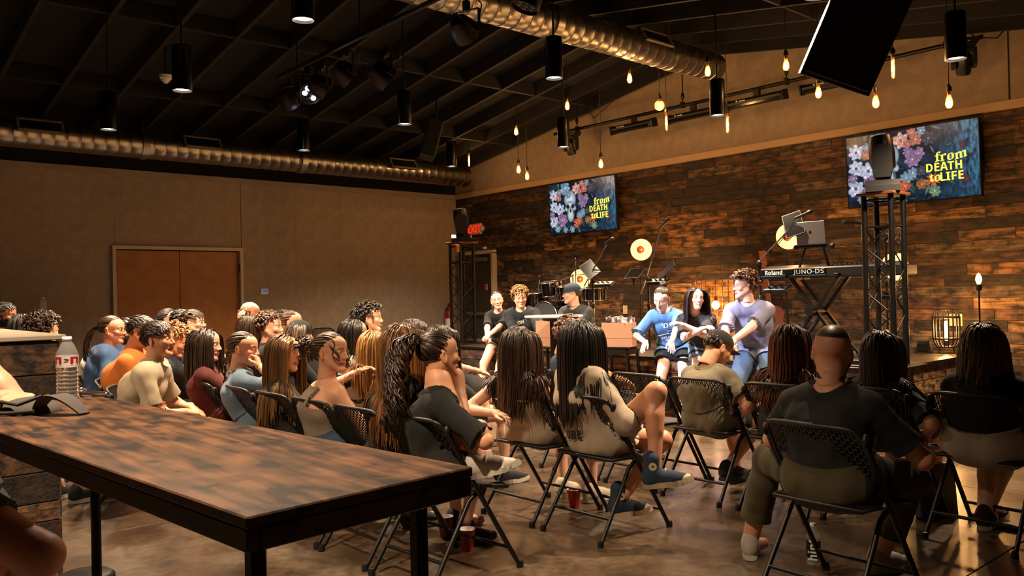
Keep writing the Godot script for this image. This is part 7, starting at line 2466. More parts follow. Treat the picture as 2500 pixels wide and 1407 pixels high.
func headwear(t: Node3D, hx: Transform3D, c: Dictionary) -> void:
	var m := cloth("cap_" + (c.c as Color).to_html(false), c.c)
	var turn := PI if c.get("back", false) else 0.0
	var b := MB.new()
	var tilt := Basis(Vector3.UP, turn) * Basis(Vector3(1, 0, 0), c.get("tilt", 0.12))
	b.ell(Vector3(0, 0.040, 0.008), Vector3(0.087, 0.093, 0.108), tilt, 28, -0.05 if not c.get("beanie", false) else -0.25)
	var o := part("beanie" if c.get("beanie", false) else "cap", b, m, t)
	o.transform = hx
	if c.get("beanie", false):
		var rb := MB.new()
		for k in 40:
			var an := TAU * k / 40
			rb.box(tilt * Vector3(cos(an) * 0.088, 0.018, sin(an) * 0.109) + Vector3(0, 0.0, 0.008), Vector3(0.008, 0.045, 0.012), Basis(Vector3.UP, -an + PI / 2) , 0.003)
		part("cuff", rb, m, o)
		return
	var br := MB.new()
	var n := 16
	for k in n:
		for w in 4:
			var pts := []
			for e in [[k, w], [k + 1, w], [k + 1, w + 1], [k, w + 1]]:
				var u: float = float(e[0]) / n * 2.0 - 1.0
				var an := -PI / 2 + u * 1.05
				var d: float = float(e[1]) / 4.0 * 0.068 * sqrt(maxf(0.0, 1.0 - u * u * 0.92))
				pts.append(Vector3(0, 0.040, 0.008) + tilt * Vector3(cos(an) * (0.086 + d * 0.3), -0.002 - 0.022 * u * u - d * 0.12, sin(an) * 0.107 - d))
			var nn: Vector3 = (pts[3] - pts[0]).cross(pts[1] - pts[0]).normalized()
			if nn.y < 0.0: nn = -nn
			br.quad(pts[0], pts[1], pts[2], pts[3], nn)
			var g := Vector3(0, -0.004, 0)
			br.quad(pts[0] + g, pts[1] + g, pts[2] + g, pts[3] + g, -nn)
			if w == 3: br.quad(pts[3], pts[2], pts[2] + g, pts[3] + g, (pts[3] - pts[0]).normalized())
	part("brim", br, cloth("brim_" + (c.get("brim", c.c) as Color).to_html(false), c.get("brim", c.c)), o)
	var bt := MB.new(); bt.ell(Vector3(0, 0.040, 0.008) + tilt * Vector3(0, 0.094, 0), Vector3(0.008, 0.005, 0.008), Basis.IDENTITY, 10); part("button", bt, m, o)



const FAIR := Color(0.83, 0.65, 0.55)
const TAN := Color(0.78, 0.56, 0.43)
const PALE := Color(0.86, 0.71, 0.63)
const BLACK := Color(0.035, 0.036, 0.04)
const DARK := Color(0.10, 0.10, 0.105)
const WHITE := Color(0.74, 0.72, 0.68)
const NAVY := Color(0.05, 0.07, 0.12)
const DENIM := Color(0.20, 0.27, 0.38)
const H_BLACK := Color(0.05, 0.04, 0.035)
const H_DARK := Color(0.11, 0.075, 0.05)
const H_BROWN := Color(0.22, 0.14, 0.085)
const H_AUBURN := Color(0.30, 0.15, 0.075)
const H_BLOND := Color(0.52, 0.37, 0.20)
const H_FAIR := Color(0.42, 0.29, 0.16)


func seats() -> void:
	# [x, z, degrees, where]
	for q in [[-3.27, -3.54, 0, "behind the girl with long straight black hair"], [-3.81, -3.54, 0, "behind the girl in the cream sundress"], [-1.82, -3.46, -3, "nearest the viewer, behind the man with the shaved head"],
		[-3.30, -4.66, 0, "behind the boy in the khaki shirt and black cap"], [-3.83, -4.68, 0, "with an empty backrest, left of the boy in khaki"], [-2.73, -4.68, 0, "behind the auburn-haired woman"], [-2.25, -4.84, -4, "behind the woman with long black hair at the right"],
		[-1.68, -4.86, -4, "at the right edge, behind the woman with wavy brown hair"], [-4.37, -4.7, 0, "behind the curly-haired man in olive shorts"], [-5.0, -4.7, 4, "with an empty backrest, left of the girl in the sundress, one row ahead"],
		[-3.33, -2.44, 4, "nearest the high table, behind the girl with the curly ponytail"], [-3.84, -2.44, 0, "second from the right along the table, behind the girl with long brown hair"], [-4.34, -2.44, 0, "third from the right along the table, behind the woman in the grey tank top"],
		[-4.84, -2.44, 0, "fourth from the right along the table, behind the girl with long fair hair"], [-5.34, -2.44, -4, "fifth from the right along the table, behind the girl with the braid"], [-5.86, -2.42, -8, "sixth from the right along the table, behind the woman in the maroon top"],
		[-5.98, -1.86, -26, "behind the boy in the cream T-shirt"], [-6.62, -1.95, -22, "behind the person in the orange shirt"], [-7.42, -1.95, -20, "behind the woman in the blue dress"], [-8.2, -2.25, -20, "at the far left of its row, behind the bearded man"],
		[-4.75, -3.52, 0, "behind the person in the dark grey T-shirt"], [-5.35, -3.52, 0, "behind the blond girl"], [-5.95, -3.58, 0, "behind the girl with glasses and a spotted top"], [-6.9, -3.5, -8, "behind the person in the green knit hat"],
		[-7.5, -3.45, -10, "behind the woman with long brown hair by the doors"], [-8.05, -3.3, -12, "in the second row in front of the doors"]]:
		chair(q[0], q[1], deg_to_rad(q[2]), "black folding chair " + q[3])
	var b := dup(chair0, Vector3(-11.85, 0, -6.55), -PI / 2 + 0.3, "black folding chair standing empty against the tan side wall", "black folding chairs of the audience")
	b.scale = Vector3(1.0, 1.12, 1.0)


func people() -> void:
	audience_right()
	audience_left()
	panel()


func audience_right() -> void:
	person("girl seen from behind with long brown hair and a cream strappy sundress tied at the shoulders", {"at": Vector3(-3.82, 0, -3.50), "hd": Vector3(-3.778, 1.043, -3.355), "look": [8, -6, 3], "yaw": 6, "cs": 0.014, "skin": FAIR, "s": 0.97,
		"shirt": {"c": Color(0.72, 0.66, 0.57), "sl": 0.0, "kind": "straps", "hem": 0.55, "off": 0.014, "flare": 0.012, "name": "sundress", "wrinkle": 0.010}, "cut": -0.15, "pants": {"c": Color(0.70, 0.64, 0.55), "leg": 0.2}, "shoe": {"c": Color(0.66, 0.62, 0.56)},
		"hair": {"style": "long", "c": Color(0.13, 0.085, 0.055), "hi": Color(0.30, 0.19, 0.11), "len": 0.50, "n": 420, "wave": 0.55}, "lhw": Vector3(-3.793, 0.652, -3.191), "rh": Vector3(0.16, 0.60, -0.25), "dress_straps": true, "face": false})
	person("girl seen from behind with long straight black hair, cream sweatshirt and blue high-top canvas shoes", {"at": Vector3(-3.29, 0, -3.52), "hd": Vector3(-3.342, 1.085, -3.442), "look": [6, -4, 2], "yaw": -4, "cs": 0.013, "skin": TAN,
		"shirt": {"c": Color(0.66, 0.60, 0.52), "sl": 1.45, "off": 0.020, "flare": 0.016, "hem": 0.2, "wrinkle": 0.014, "name": "sweatshirt"}, "pants": {"c": Color(0.60, 0.62, 0.66), "leg": 0.45},
		"shoe": {"c": Color(0.13, 0.19, 0.27), "high": true, "toe": true, "sole": Color(0.66, 0.58, 0.48), "star": true, "laces": true}, "rhw": Vector3(-3.155, 0.618, -3.616), "lh": Vector3(-0.12, 0.60, -0.30), "rp": Vector3(1, -0.5, 0.4),
		"raw": Vector3(-2.843, 0.405, -3.473), "rk": Vector3(0.25, 1.0, -0.2), "rfoot": Basis(Vector3.UP, -0.75) * Basis(Vector3(1, 0, 0), 0.12), "law": Vector3(-3.169, 0.177, -3.558), "lk": Vector3(0.1, 1.0, -0.5), "lfoot": Basis(Vector3.UP, -0.35),
		"hair": {"style": "long", "c": Color(0.035, 0.028, 0.025), "hi": Color(0.10, 0.075, 0.06), "len": 0.53, "n": 620, "wave": 0.03, "vol": 1.25}, "face": false, "print": [["UBE", 0.07, 0.22, NAVY, false, -0.02, true]]})
	person("boy in a khaki T-shirt and black backward-turned cap, bent forward over his knees", {"at": Vector3(-3.30, 0, -4.62), "hd": Vector3(-3.317, 0.962, -4.746), "look": [-22, -32, 8], "yaw": -4, "cs": 0.014, "f": false, "s": 0.93, "skin": TAN, "slouch": 0.07,
		"shirt": {"c": Color(0.40, 0.37, 0.29), "sl": 0.75, "off": 0.016, "flare": 0.014, "hem": 0.12, "wrinkle": 0.011}, "pants": {"c": BLACK, "leg": 0.55}, "shoe": {"c": BLACK, "sole": Color(0.08, 0.08, 0.08)},
		"rhw": Vector3(-3.076, 0.666, -4.767), "lhw": Vector3(-3.224, 0.676, -4.826), "raw": Vector3(-3.245, 0.178, -4.732), "hair": {"style": "short", "c": Color(0.16, 0.09, 0.05), "len": 0.04, "n": 160, "vol": 0.5}, "cap": {"c": Color(0.045, 0.04, 0.038), "tilt": 0.1}, "face": true})
	person("woman seen from behind with long wavy auburn hair and a black sleeveless top", {"at": Vector3(-2.73, 0, -4.64), "hd": Vector3(-2.732, 1.024, -4.654), "look": [10, -3, 2], "yaw": 2, "cs": 0.016, "skin": PALE, "s": 0.98,
		"shirt": {"c": BLACK, "sl": 0.0, "kind": "tank", "hem": 0.2}, "pants": {"c": DARK, "leg": 0.5}, "hair": {"style": "long", "c": H_AUBURN, "hi": Color(0.46, 0.25, 0.12), "len": 0.48, "n": 420, "wave": 0.75, "vol": 1.2}, "lh": Vector3(-0.16, 0.62, -0.2), "face": false})
	person("man with a shaved head, glasses and beard in a black T-shirt and olive trousers, nearest at the right", {"at": Vector3(-1.83, 0, -3.44), "hd": Vector3(-1.828, 1.079, -3.471), "look": [24, -2, -4], "yaw": 2, "cs": 0.012, "f": false, "skin": Color(0.76, 0.54, 0.42), "s": 1.03, "hs": 1.04,
		"shirt": {"c": Color(0.022, 0.022, 0.025), "sl": 0.72, "off": 0.014, "flare": 0.012, "hem": 0.1, "wrinkle": 0.010}, "pants": {"c": Color(0.235, 0.20, 0.105), "leg": 1.72, "off": 0.014, "flare": 0.012}, "shoe": {"c": Color(0.62, 0.58, 0.53), "sole": Color(0.70, 0.66, 0.60), "laces": true},
		"rh": Vector3(0.20, 0.66, -0.34), "lh": Vector3(-0.22, 0.66, -0.34), "raw": Vector3(-1.841, 0.090, -3.910), "rk": Vector3(0.55, 1.0, -0.6), "law": Vector3(-2.398, 0.090, -3.674), "lk": Vector3(-0.55, 1.0, -0.6), "rfoot": Basis(Vector3.UP, -0.35), "lfoot": Basis(Vector3.UP, 0.5),
		"hair": {"style": "buzz", "c": Color(0.20, 0.115, 0.07), "n": 10, "low": 0.95}, "beard": Color(0.17, 0.10, 0.065), "glasses": Color(0.03, 0.03, 0.035)})
	person("woman seen from behind with long black hair and a dark grey top, right of the shaved man", {"at": Vector3(-2.25, 0, -4.80), "hd": Vector3(-2.241, 0.986, -4.821), "look": [12, -4, 0], "yaw": 0, "cs": 0.016, "skin": TAN,
		"shirt": {"c": Color(0.10, 0.095, 0.09), "sl": 0.9, "off": 0.016, "flare": 0.012, "hem": 0.3}, "pants": {"c": BLACK, "leg": 0.9}, "hair": {"style": "long", "c": Color(0.03, 0.026, 0.024), "hi": Color(0.08, 0.06, 0.05), "len": 0.62, "n": 420, "wave": 0.25, "vol": 1.2}, "rh": Vector3(0.24, 0.52, -0.05), "face": false})
	person("woman seen from behind with shoulder-length wavy brown hair, black top and white shorts, at the right edge", {"at": Vector3(-1.68, 0, -4.82), "hd": Vector3(-1.693, 1.036, -4.838), "look": [18, -4, 0], "yaw": 0, "cs": 0.015, "skin": FAIR, "s": 1.02, "fat": 1.12,
		"shirt": {"c": Color(0.022, 0.022, 0.024), "sl": 0.95, "off": 0.018, "flare": 0.014, "hem": 0.05}, "pants": {"c": Color(0.62, 0.58, 0.52), "leg": 0.6, "off": 0.016, "flare": 0.02}, "shoe": {"c": Color(0.16, 0.03, 0.03), "sole": Color(0.55, 0.5, 0.45)},
		"raw": Vector3(-1.793, 0.090, -5.134), "law": Vector3(-1.768, 0.090, -5.011), "hair": {"style": "long", "c": Color(0.20, 0.13, 0.08), "hi": Color(0.40, 0.27, 0.16), "len": 0.30, "n": 420, "wave": 1.0, "vol": 1.3}, "glasses": Color(0.05, 0.04, 0.04), "face": false})
	person("man with curly brown hair and olive shorts mostly hidden behind the girl with black hair", {"at": Vector3(-4.28, 0, -4.66), "hd": Vector3(-4.246, 1.046, -4.263), "look": [-10, -16, 0], "yaw": -18, "cs": 0.02, "f": false, "skin": TAN, "s": 0.96, "slouch": 0.05,
		"shirt": {"c": Color(0.12, 0.22, 0.32), "sl": 0.75}, "pants": {"c": Color(0.17, 0.155, 0.11), "leg": 0.72, "off": 0.014}, "raw": Vector3(-3.827, 0.090, -4.576), "rk": Vector3(0.9, 0.8, -0.3), "rfoot": Basis(Vector3.UP, -0.8), "shoe": {"c": Color(0.12, 0.09, 0.06), "sole": Color(0.45, 0.34, 0.22)},
		"hair": {"style": "curly", "c": Color(0.36, 0.22, 0.12), "len": 0.05, "n": 260, "wave": 0.8}})


func audience_left() -> void:
	person("girl with a dark curly ponytail, black T-shirt and bare knees drawn up on her chair by the table", {"at": Vector3(-3.30, 0, -2.42), "hd": Vector3(-3.310, 1.068, -2.417), "look": [-8, 2, 4], "yaw": -30, "cs": 0.013, "skin": Color(0.80, 0.58, 0.45), "slouch": 0.05,
		"shirt": {"c": Color(0.022, 0.022, 0.024), "sl": 0.95, "off": 0.016, "flare": 0.014, "hem": 0.1, "wrinkle": 0.010}, "pants": {"c": Color(0.10, 0.14, 0.20), "leg": 0.22}, "shoe": {"c": Color(0.72, 0.69, 0.65), "sole": Color(0.72, 0.69, 0.64), "straps": true},
		"raw": Vector3(-3.068, 0.589, -2.456), "rk": Vector3(0.1, 1.0, -0.3), "law": Vector3(-3.193, 0.584, -2.511), "lk": Vector3(-0.1, 1.0, -0.25), "rfoot": Basis(Vector3.UP, -0.5) * Basis(Vector3(1, 0, 0), 0.25), "lfoot": Basis(Vector3.UP, -0.4), 
		"rhw": Vector3(-3.161, 0.732, -2.546), "lhw": Vector3(-3.239, 0.672, -2.563), "rp": Vector3(1.0, -0.15, 0.1), "hpose": "grip",
		"hair": {"style": "pony", "c": Color(0.07, 0.045, 0.03), "hi": Color(0.24, 0.14, 0.085), "len": 0.46, "n": 330, "wave": 1.0, "tie": Vector3(-0.05, 0.55, 0.83), "puff": 1.3}, "face": false})
	person("girl with long light brown hair and a black T-shirt, beside the curly ponytail", {"at": Vector3(-3.80, 0, -2.46), "hd": Vector3(-3.626, 1.101, -2.420), "look": [-4, -4, 0], "yaw": -8, "cs": 0.015, "skin": FAIR,
		"shirt": {"c": BLACK, "sl": 0.8, "off": 0.014, "hem": 0.2}, "pants": {"c": DENIM, "leg": 0.5}, "shoe": {"c": Color(0.05, 0.07, 0.12), "sole": Color(0.3, 0.12, 0.08)}, "raw": Vector3(-3.611, 0.090, -2.772), "rk": Vector3(0.4, 1.0, -0.5),
		"hair": {"style": "long", "c": Color(0.27, 0.155, 0.08), "hi": Color(0.56, 0.37, 0.18), "len": 0.56, "n": 460, "wave": 0.7, "vol": 1.2}, "face": false})
	person("woman in a grey tank top with curly brown hair pinned up, smiling to the right", {"at": Vector3(-4.36, 0, -2.40), "hd": Vector3(-4.306, 1.044, -2.374), "look": [-62, 2, 4], "yaw": -18, "shy": -6, "cs": 0.014, "skin": Color(0.82, 0.60, 0.47), "smile": true, "slouch": 0.05,
		"shirt": {"c": Color(0.48, 0.43, 0.36), "sl": 0.0, "kind": "tank", "hem": 0.2, "off": 0.010}, "pants": {"c": DENIM, "leg": 0.4}, "hair": {"style": "bun", "c": Color(0.17, 0.105, 0.06), "hi": Color(0.36, 0.23, 0.13), "n": 330, "wave": 0.9, "rad": 0.05, "tie": Vector3(0.1, 0.1, 0.98), "vol": 1.5, "wisps": 8}})
	person("girl with long straight fair hair and a dark grey T-shirt, smiling in profile", {"at": Vector3(-4.92, 0, -2.44), "hd": Vector3(-4.904, 1.020, -2.375), "look": [-56, -2, 2], "yaw": -26, "cs": 0.016, "skin": Color(0.84, 0.63, 0.50), "smile": true, "slouch": 0.05,
		"shirt": {"c": Color(0.13, 0.125, 0.12), "sl": 0.8, "off": 0.015, "hem": 0.2}, "pants": {"c": DARK, "leg": 0.5}, "hair": {"style": "long", "c": Color(0.33, 0.21, 0.10), "hi": Color(0.58, 0.42, 0.22), "len": 0.56, "n": 420, "wave": 0.35}})
	person("girl with a dark braid and light blue shirt, hand raised to her chin", {"at": Vector3(-5.46, 0, -2.44), "hd": Vector3(-5.528, 1.024, -2.375), "look": [-44, -4, 2], "yaw": -20, "cs": 0.016, "skin": Color(0.83, 0.62, 0.50), "slouch": 0.05,
		"shirt": {"c": Color(0.36, 0.44, 0.52), "sl": 0.8, "off": 0.014, "hem": 0.2}, "pants": {"c": DARK, "leg": 0.5}, "rhw": Vector3(-5.364, 0.914, -2.412), "rp": Vector3(0.7, -1.0, 0.0), "rd": Vector3(-0.4, 1.0, 0.2), "rn": Vector3(0.5, 0.2, -1), "hpose": "grip",
		"hair": {"style": "braid", "c": Color(0.13, 0.08, 0.05), "hi": Color(0.30, 0.19, 0.11), "len": 0.38, "n": 260, "tie": Vector3(-0.35, -0.45, 0.82)}})
	person("woman with a straight brown bob and a dusty maroon top", {"at": Vector3(-5.92, 0, -2.40), "hd": Vector3(-5.977, 1.043, -2.287), "look": [-40, -2, 0], "yaw": -20, "cs": 0.018, "skin": FAIR, "smile": true, "slouch": 0.05,
		"shirt": {"c": Color(0.34, 0.13, 0.12), "sl": 0.9, "off": 0.016, "hem": 0.2}, "pants": {"c": DARK, "leg": 1.6}, "hair": {"style": "long", "c": Color(0.11, 0.075, 0.05), "hi": Color(0.24, 0.16, 0.10), "len": 0.33, "n": 400, "wave": 0.1, "vol": 1.3}})
	person("boy in a cream T-shirt with thick dark brown hair, looking right with his mouth slightly open", {"at": Vector3(-5.90, 0, -1.80), "hd": Vector3(-5.738, 1.106, -1.878), "look": [-46, 4, 2], "yaw": -36, "cs": 0.015, "f": false, "s": 0.95, "skin": Color(0.80, 0.58, 0.45), "slouch": 0.05,
		"shirt": {"c": Color(0.66, 0.60, 0.50), "sl": 0.75, "off": 0.016, "flare": 0.014, "hem": 0.25, "wrinkle": 0.011}, "pants": {"c": Color(0.17, 0.19, 0.22), "leg": 0.7}, "hair": {"style": "short", "c": Color(0.10, 0.065, 0.04), "hi": Color(0.24, 0.15, 0.09), "len": 0.085, "n": 330, "vol": 1.4, "comb": Vector3(0.5, -0.1, -0.8)}})
	person("person in an orange shirt, head hidden behind the boy in cream", {"at": Vector3(-6.60, 0, -1.92), "hd": Vector3(-6.437, 1.136, -1.990), "look": [-40, -14, 0], "yaw": -30, "f": false, "skin": Color(0.78, 0.52, 0.40), "slouch": 0.06,
		"shirt": {"c": Color(0.72, 0.40, 0.14), "sl": 0.8, "off": 0.016, "hem": 0.2}, "pants": {"c": BLACK, "leg": 0.6}, "hair": {"style": "short", "c": H_DARK, "len": 0.06, "n": 200}})
	person("woman in a blue patterned puff-sleeved dress with a dark ponytail and glasses", {"at": Vector3(-7.42, 0, -1.98), "hd": Vector3(-7.436, 1.132, -2.064), "look": [-40, 0, 0], "yaw": -28, "cs": 0.018, "skin": Color(0.82, 0.58, 0.46), 
		"shirt": {"c": Color(0.17, 0.28, 0.43), "sl": 0.62, "off": 0.022, "flare": 0.035, "hem": 0.7, "wrinkle": 0.02, "name": "dress"}, "neck": 0.115, "pants": {"c": Color(0.17, 0.28, 0.43), "leg": 0.5}, "glasses": Color(0.06, 0.05, 0.05),
		"hair": {"style": "pony", "c": Color(0.10, 0.06, 0.04), "hi": Color(0.26, 0.16, 0.09), "len": 0.34, "n": 240, "wave": 0.25, "tie": Vector3(0, -0.1, 0.99), "puff": 0.5}})
	person("bearded man in a white shirt hunched forward at the far left of the audience", {"at": Vector3(-8.38, 0, -2.12), "hd": Vector3(-7.993, 1.095, -2.340), "look": [-42, -4, 0], "yaw": -42, "f": false, "skin": TAN, "slouch": 0.10,
		"shirt": {"c": WHITE, "sl": 0.8}, "pants": {"c": DARK, "leg": 0.6}, "beard": Color(0.07, 0.05, 0.04), "glasses": Color(0.05, 0.05, 0.05), "hair": {"style": "short", "c": H_DARK, "len": 0.05, "n": 160}, "lhw": Vector3(-7.600, 0.620, -1.959)})
	person("person in a dark grey T-shirt with long dark hair, behind the curly ponytail", {"at": Vector3(-4.72, 0, -3.46), "hd": Vector3(-4.709, 1.040, -3.462), "look": [-8, -4, 0], "yaw": -6, "skin": FAIR,
		"shirt": {"c": Color(0.12, 0.12, 0.11), "sl": 0.8, "off": 0.016}, "pants": {"c": DARK, "leg": 0.6}, "hair": {"style": "long", "c": H_DARK, "hi": Color(0.22, 0.14, 0.09), "len": 0.40, "n": 260, "wave": 0.2}})
	person("blond girl with long straight hair, left of the long light brown hair", {"at": Vector3(-5.25, 0, -3.42), "hd": Vector3(-5.261, 0.999, -3.257), "look": [-4, -4, 0], "yaw": 0, "skin": FAIR,
		"shirt": {"c": DARK, "sl": 0.8}, "pants": {"c": DARK, "leg": 0.5}, "hair": {"style": "long", "c": Color(0.46, 0.32, 0.16), "hi": Color(0.70, 0.53, 0.30), "len": 0.46, "n": 320, "wave": 0.2}, "lhw": Vector3(-5.244, 0.833, -3.126), "face": false})
	person("girl with glasses, dark hair and a white spotted top", {"at": Vector3(-5.86, 0, -3.56), "hd": Vector3(-5.709, 1.078, -3.351), "look": [-44, -3, 0], "yaw": -16, "skin": FAIR,
		"shirt": {"c": Color(0.66, 0.62, 0.56), "sl": 0.5}, "pants": {"c": DARK, "leg": 0.5}, "glasses": Color(0.5, 0.4, 0.3), "hair": {"style": "long", "c": H_BLACK, "hi": Color(0.14, 0.1, 0.08), "len": 0.33, "n": 260, "wave": 0.3}})
	person("boy with tousled black hair in a white T-shirt, in profile against the tan wall", {"at": Vector3(-6.1, 0, -4.3), "hd": Vector3(-6.317, 1.174, -3.870), "look": [-42, 2, 0], "yaw": -20, "f": false, "cs": 0.018, "skin": FAIR,
		"shirt": {"c": WHITE, "sl": 0.75}, "pants": {"c": DARK, "leg": 0.6}, "hair": {"style": "curly", "c": H_BLACK, "hi": Color(0.15, 0.10, 0.07), "len": 0.055, "n": 280, "wave": 0.5}})
	person("dark head just behind the boy with tousled black hair", {"at": Vector3(-6.6, 0, -4.35), "hd": Vector3(-6.711, 1.150, -4.028), "look": [-30, 0, 0], "yaw": -10, "f": false, "skin": TAN, "shirt": {"c": DARK, "sl": 0.8}, "pants": {"c": DARK, "leg": 0.6}, "hair": {"style": "short", "c": H_BLACK, "len": 0.04, "n": 160}, "face": false})
	person("dark-haired person between the blond girl and the grey T-shirt, only the head in view", {"at": Vector3(-5.6, 0, -4.45), "hd": Vector3(-5.817, 1.056, -3.988), "look": [-10, -3, 0], "yaw": -4, "skin": FAIR, "shirt": {"c": DARK, "sl": 0.8}, "pants": {"c": DARK, "leg": 0.6}, "hair": {"style": "long", "c": H_DARK, "hi": Color(0.22, 0.14, 0.09), "len": 0.33, "n": 240, "wave": 0.1}, "face": false})
	person("person in a dark green knit hat with long brown hair", {"at": Vector3(-6.75, 0, -3.36), "hd": Vector3(-6.590, 1.049, -3.334), "look": [-40, 0, 0], "yaw": -16, "skin": FAIR, "shirt": {"c": NAVY, "sl": 1.6}, "pants": {"c": DARK, "leg": 0.6}, "cap": {"c": Color(0.03, 0.075, 0.06), "beanie": true}, "hair": {"style": "long", "c": H_BROWN, "len": 0.36, "n": 220, "wave": 0.3}})
	person("red-haired girl in profile near the tan wall, above the green knit hat", {"at": Vector3(-7.55, 0, -4.1), "hd": Vector3(-7.696, 1.124, -3.816), "look": [-40, 3, 0], "yaw": -16, "skin": Color(0.84, 0.60, 0.50), "shirt": {"c": DARK, "sl": 0.8}, "pants": {"c": DARK, "leg": 0.6}, "hair": {"style": "pony", "c": Color(0.26, 0.13, 0.07), "len": 0.25, "n": 200, "wave": 0.1, "tie": Vector3(0, -0.1, 0.99)}})
	person("person with short black hair, left of the red-haired girl", {"at": Vector3(-7.9, 0, -4.2), "hd": Vector3(-8.131, 1.127, -3.926), "look": [-30, 0, 0], "yaw": -16, "f": false, "skin": TAN, "shirt": {"c": DARK, "sl": 0.8}, "pants": {"c": DARK, "leg": 0.6}, "hair": {"style": "short", "c": H_BLACK, "len": 0.04, "n": 160}})
	person("boy in navy with short wavy brown hair, sharp profile right of the doors", {"at": Vector3(-7.0, 0, -3.15), "hd": Vector3(-6.569, 1.125, -3.053), "look": [-42, 2, 0], "yaw": -18, "f": false, "cs": 0.018, "skin": FAIR, "shirt": {"c": NAVY, "sl": 0.8}, "pants": {"c": DARK, "leg": 0.6}, "hair": {"style": "curly", "c": H_BROWN, "hi": Color(0.36, 0.22, 0.13), "len": 0.04, "n": 260, "wave": 0.4}})
	person("woman with long brown hair falling over her cheek and a white top, left of the navy boy", {"at": Vector3(-7.4, 0, -3.0), "hd": Vector3(-6.716, 1.120, -2.961), "look": [-38, -2, 0], "yaw": -14, "skin": FAIR, "shirt": {"c": WHITE, "sl": 0.9}, "pants": {"c": DARK, "leg": 0.6}, "hair": {"style": "long", "c": H_DARK, "hi": Color(0.27, 0.17, 0.10), "len": 0.44, "n": 260, "wave": 0.1}})
	person("man in a white cap with both hands clasped behind his head, rearmost right of the doors", {"at": Vector3(-9.5, 0, -4.35), "hd": Vector3(-9.214, 1.201, -4.055), "look": [-34, 0, 0], "yaw": -16, "f": false, "skin": Color(0.84, 0.60, 0.48), "shirt": {"c": DARK, "sl": 0.7}, "pants": {"c": DARK, "leg": 0.6},
		"rhw": Vector3(-9.282, 1.245, -4.007), "lhw": Vector3(-9.179, 1.214, -3.943), "rp": Vector3(1, 0.2, -0.4), "lp": Vector3(-1, 0.2, -0.4), "hpose": "grip", "cap": {"c": Color(0.76, 0.74, 0.70), "brim": BLACK, "tilt": -0.2}, "hair": {"style": "short", "c": Color(0.36, 0.24, 0.14), "len": 0.04, "n": 120}})
	person("boy with curly blond hair bent forward beside the boy in cream", {"at": Vector3(-6.9, 0, -2.45), "hd": Vector3(-6.784, 1.040, -2.353), "look": [-36, -20, 0], "yaw": -22, "f": false, "skin": Color(0.80, 0.58, 0.46), "s": 0.94, "slouch": 0.06, "shirt": {"c": NAVY, "sl": 0.8}, "pants": {"c": DARK, "leg": 0.6}, "hair": {"style": "curly", "c": Color(0.42, 0.28, 0.14), "hi": Color(0.66, 0.48, 0.26), "len": 0.055, "n": 280, "wave": 0.8}})
	person("boy with glasses and brown hair in front of the right door leaf", {"at": Vector3(-7.95, 0, -3.1), "hd": Vector3(-7.591, 1.157, -2.796), "look": [-42, 5, 0], "yaw": -16, "f": false, "skin": FAIR, "shirt": {"c": DARK, "sl": 0.8}, "pants": {"c": DARK, "leg": 0.6}, "glasses": Color(0.05, 0.05, 0.05), "hair": {"style": "short", "c": H_DARK, "hi": Color(0.24, 0.15, 0.09), "len": 0.075, "n": 240, "vol": 1.3}})
	person("dark-haired person in front of the middle of the double door", {"at": Vector3(-8.6, 0, -3.2), "hd": Vector3(-8.501, 1.174, -2.896), "look": [-38, 0, 0], "yaw": -14, "skin": FAIR, "shirt": {"c": DARK, "sl": 0.8}, "pants": {"c": DARK, "leg": 0.6}, "hair": {"style": "pony", "c": H_BLACK, "len": 0.2, "n": 200, "wave": 0.1, "tie": Vector3(0, -0.3, 0.95)}})
	person("person with short black hair between the ponytail and the boy with glasses", {"at": Vector3(-8.25, 0, -3.4), "hd": Vector3(-8.218, 1.160, -2.916), "look": [-40, 0, 0], "yaw": -14, "f": false, "skin": TAN, "shirt": {"c": DARK, "sl": 0.8}, "pants": {"c": DARK, "leg": 0.6}, "hair": {"style": "short", "c": H_BLACK, "len": 0.04, "n": 160}})
	person("man with black hair, glasses and beard at the far left edge beside the black television", {"at": Vector3(-9.5, 0, -1.05), "hd": Vector3(-9.122, 1.263, -1.580), "look": [-40, -4, 0], "yaw": -30, "f": false, "skin": Color(0.66, 0.44, 0.33), "shirt": {"c": DARK, "sl": 0.8}, "pants": {"c": DARK, "leg": 0.6}, "beard": H_BLACK, "glasses": Color(0.04, 0.04, 0.04), "hair": {"style": "short", "c": Color(0.025, 0.022, 0.022), "len": 0.05, "n": 220, "vol": 1.2}})
	person("person with curly brown hair seen from behind over the bar top at the far left", {"at": Vector3(-6.2, 0, -1.05), "hd": Vector3(-6.523, 1.163, -1.361), "look": [30, -4, 0], "yaw": 20, "f": false, "skin": FAIR, "shirt": {"c": DARK, "sl": 0.8}, "pants": {"c": DARK, "leg": 0.6}, "hair": {"style": "curly", "c": Color(0.15, 0.09, 0.055), "hi": Color(0.28, 0.17, 0.10), "len": 0.055, "n": 280, "wave": 0.6}, "face": false})
	person("dark head in front of the black television, left of the curly-haired head", {"at": Vector3(-7.7, 0, -1.05), "hd": Vector3(-7.976, 1.167, -1.523), "look": [20, 0, 0], "yaw": 10, "skin": TAN, "shirt": {"c": DARK, "sl": 0.8}, "pants": {"c": DARK, "leg": 0.6}, "hair": {"style": "long", "c": H_BLACK, "len": 0.3, "n": 220, "wave": 0.1}, "face": false})
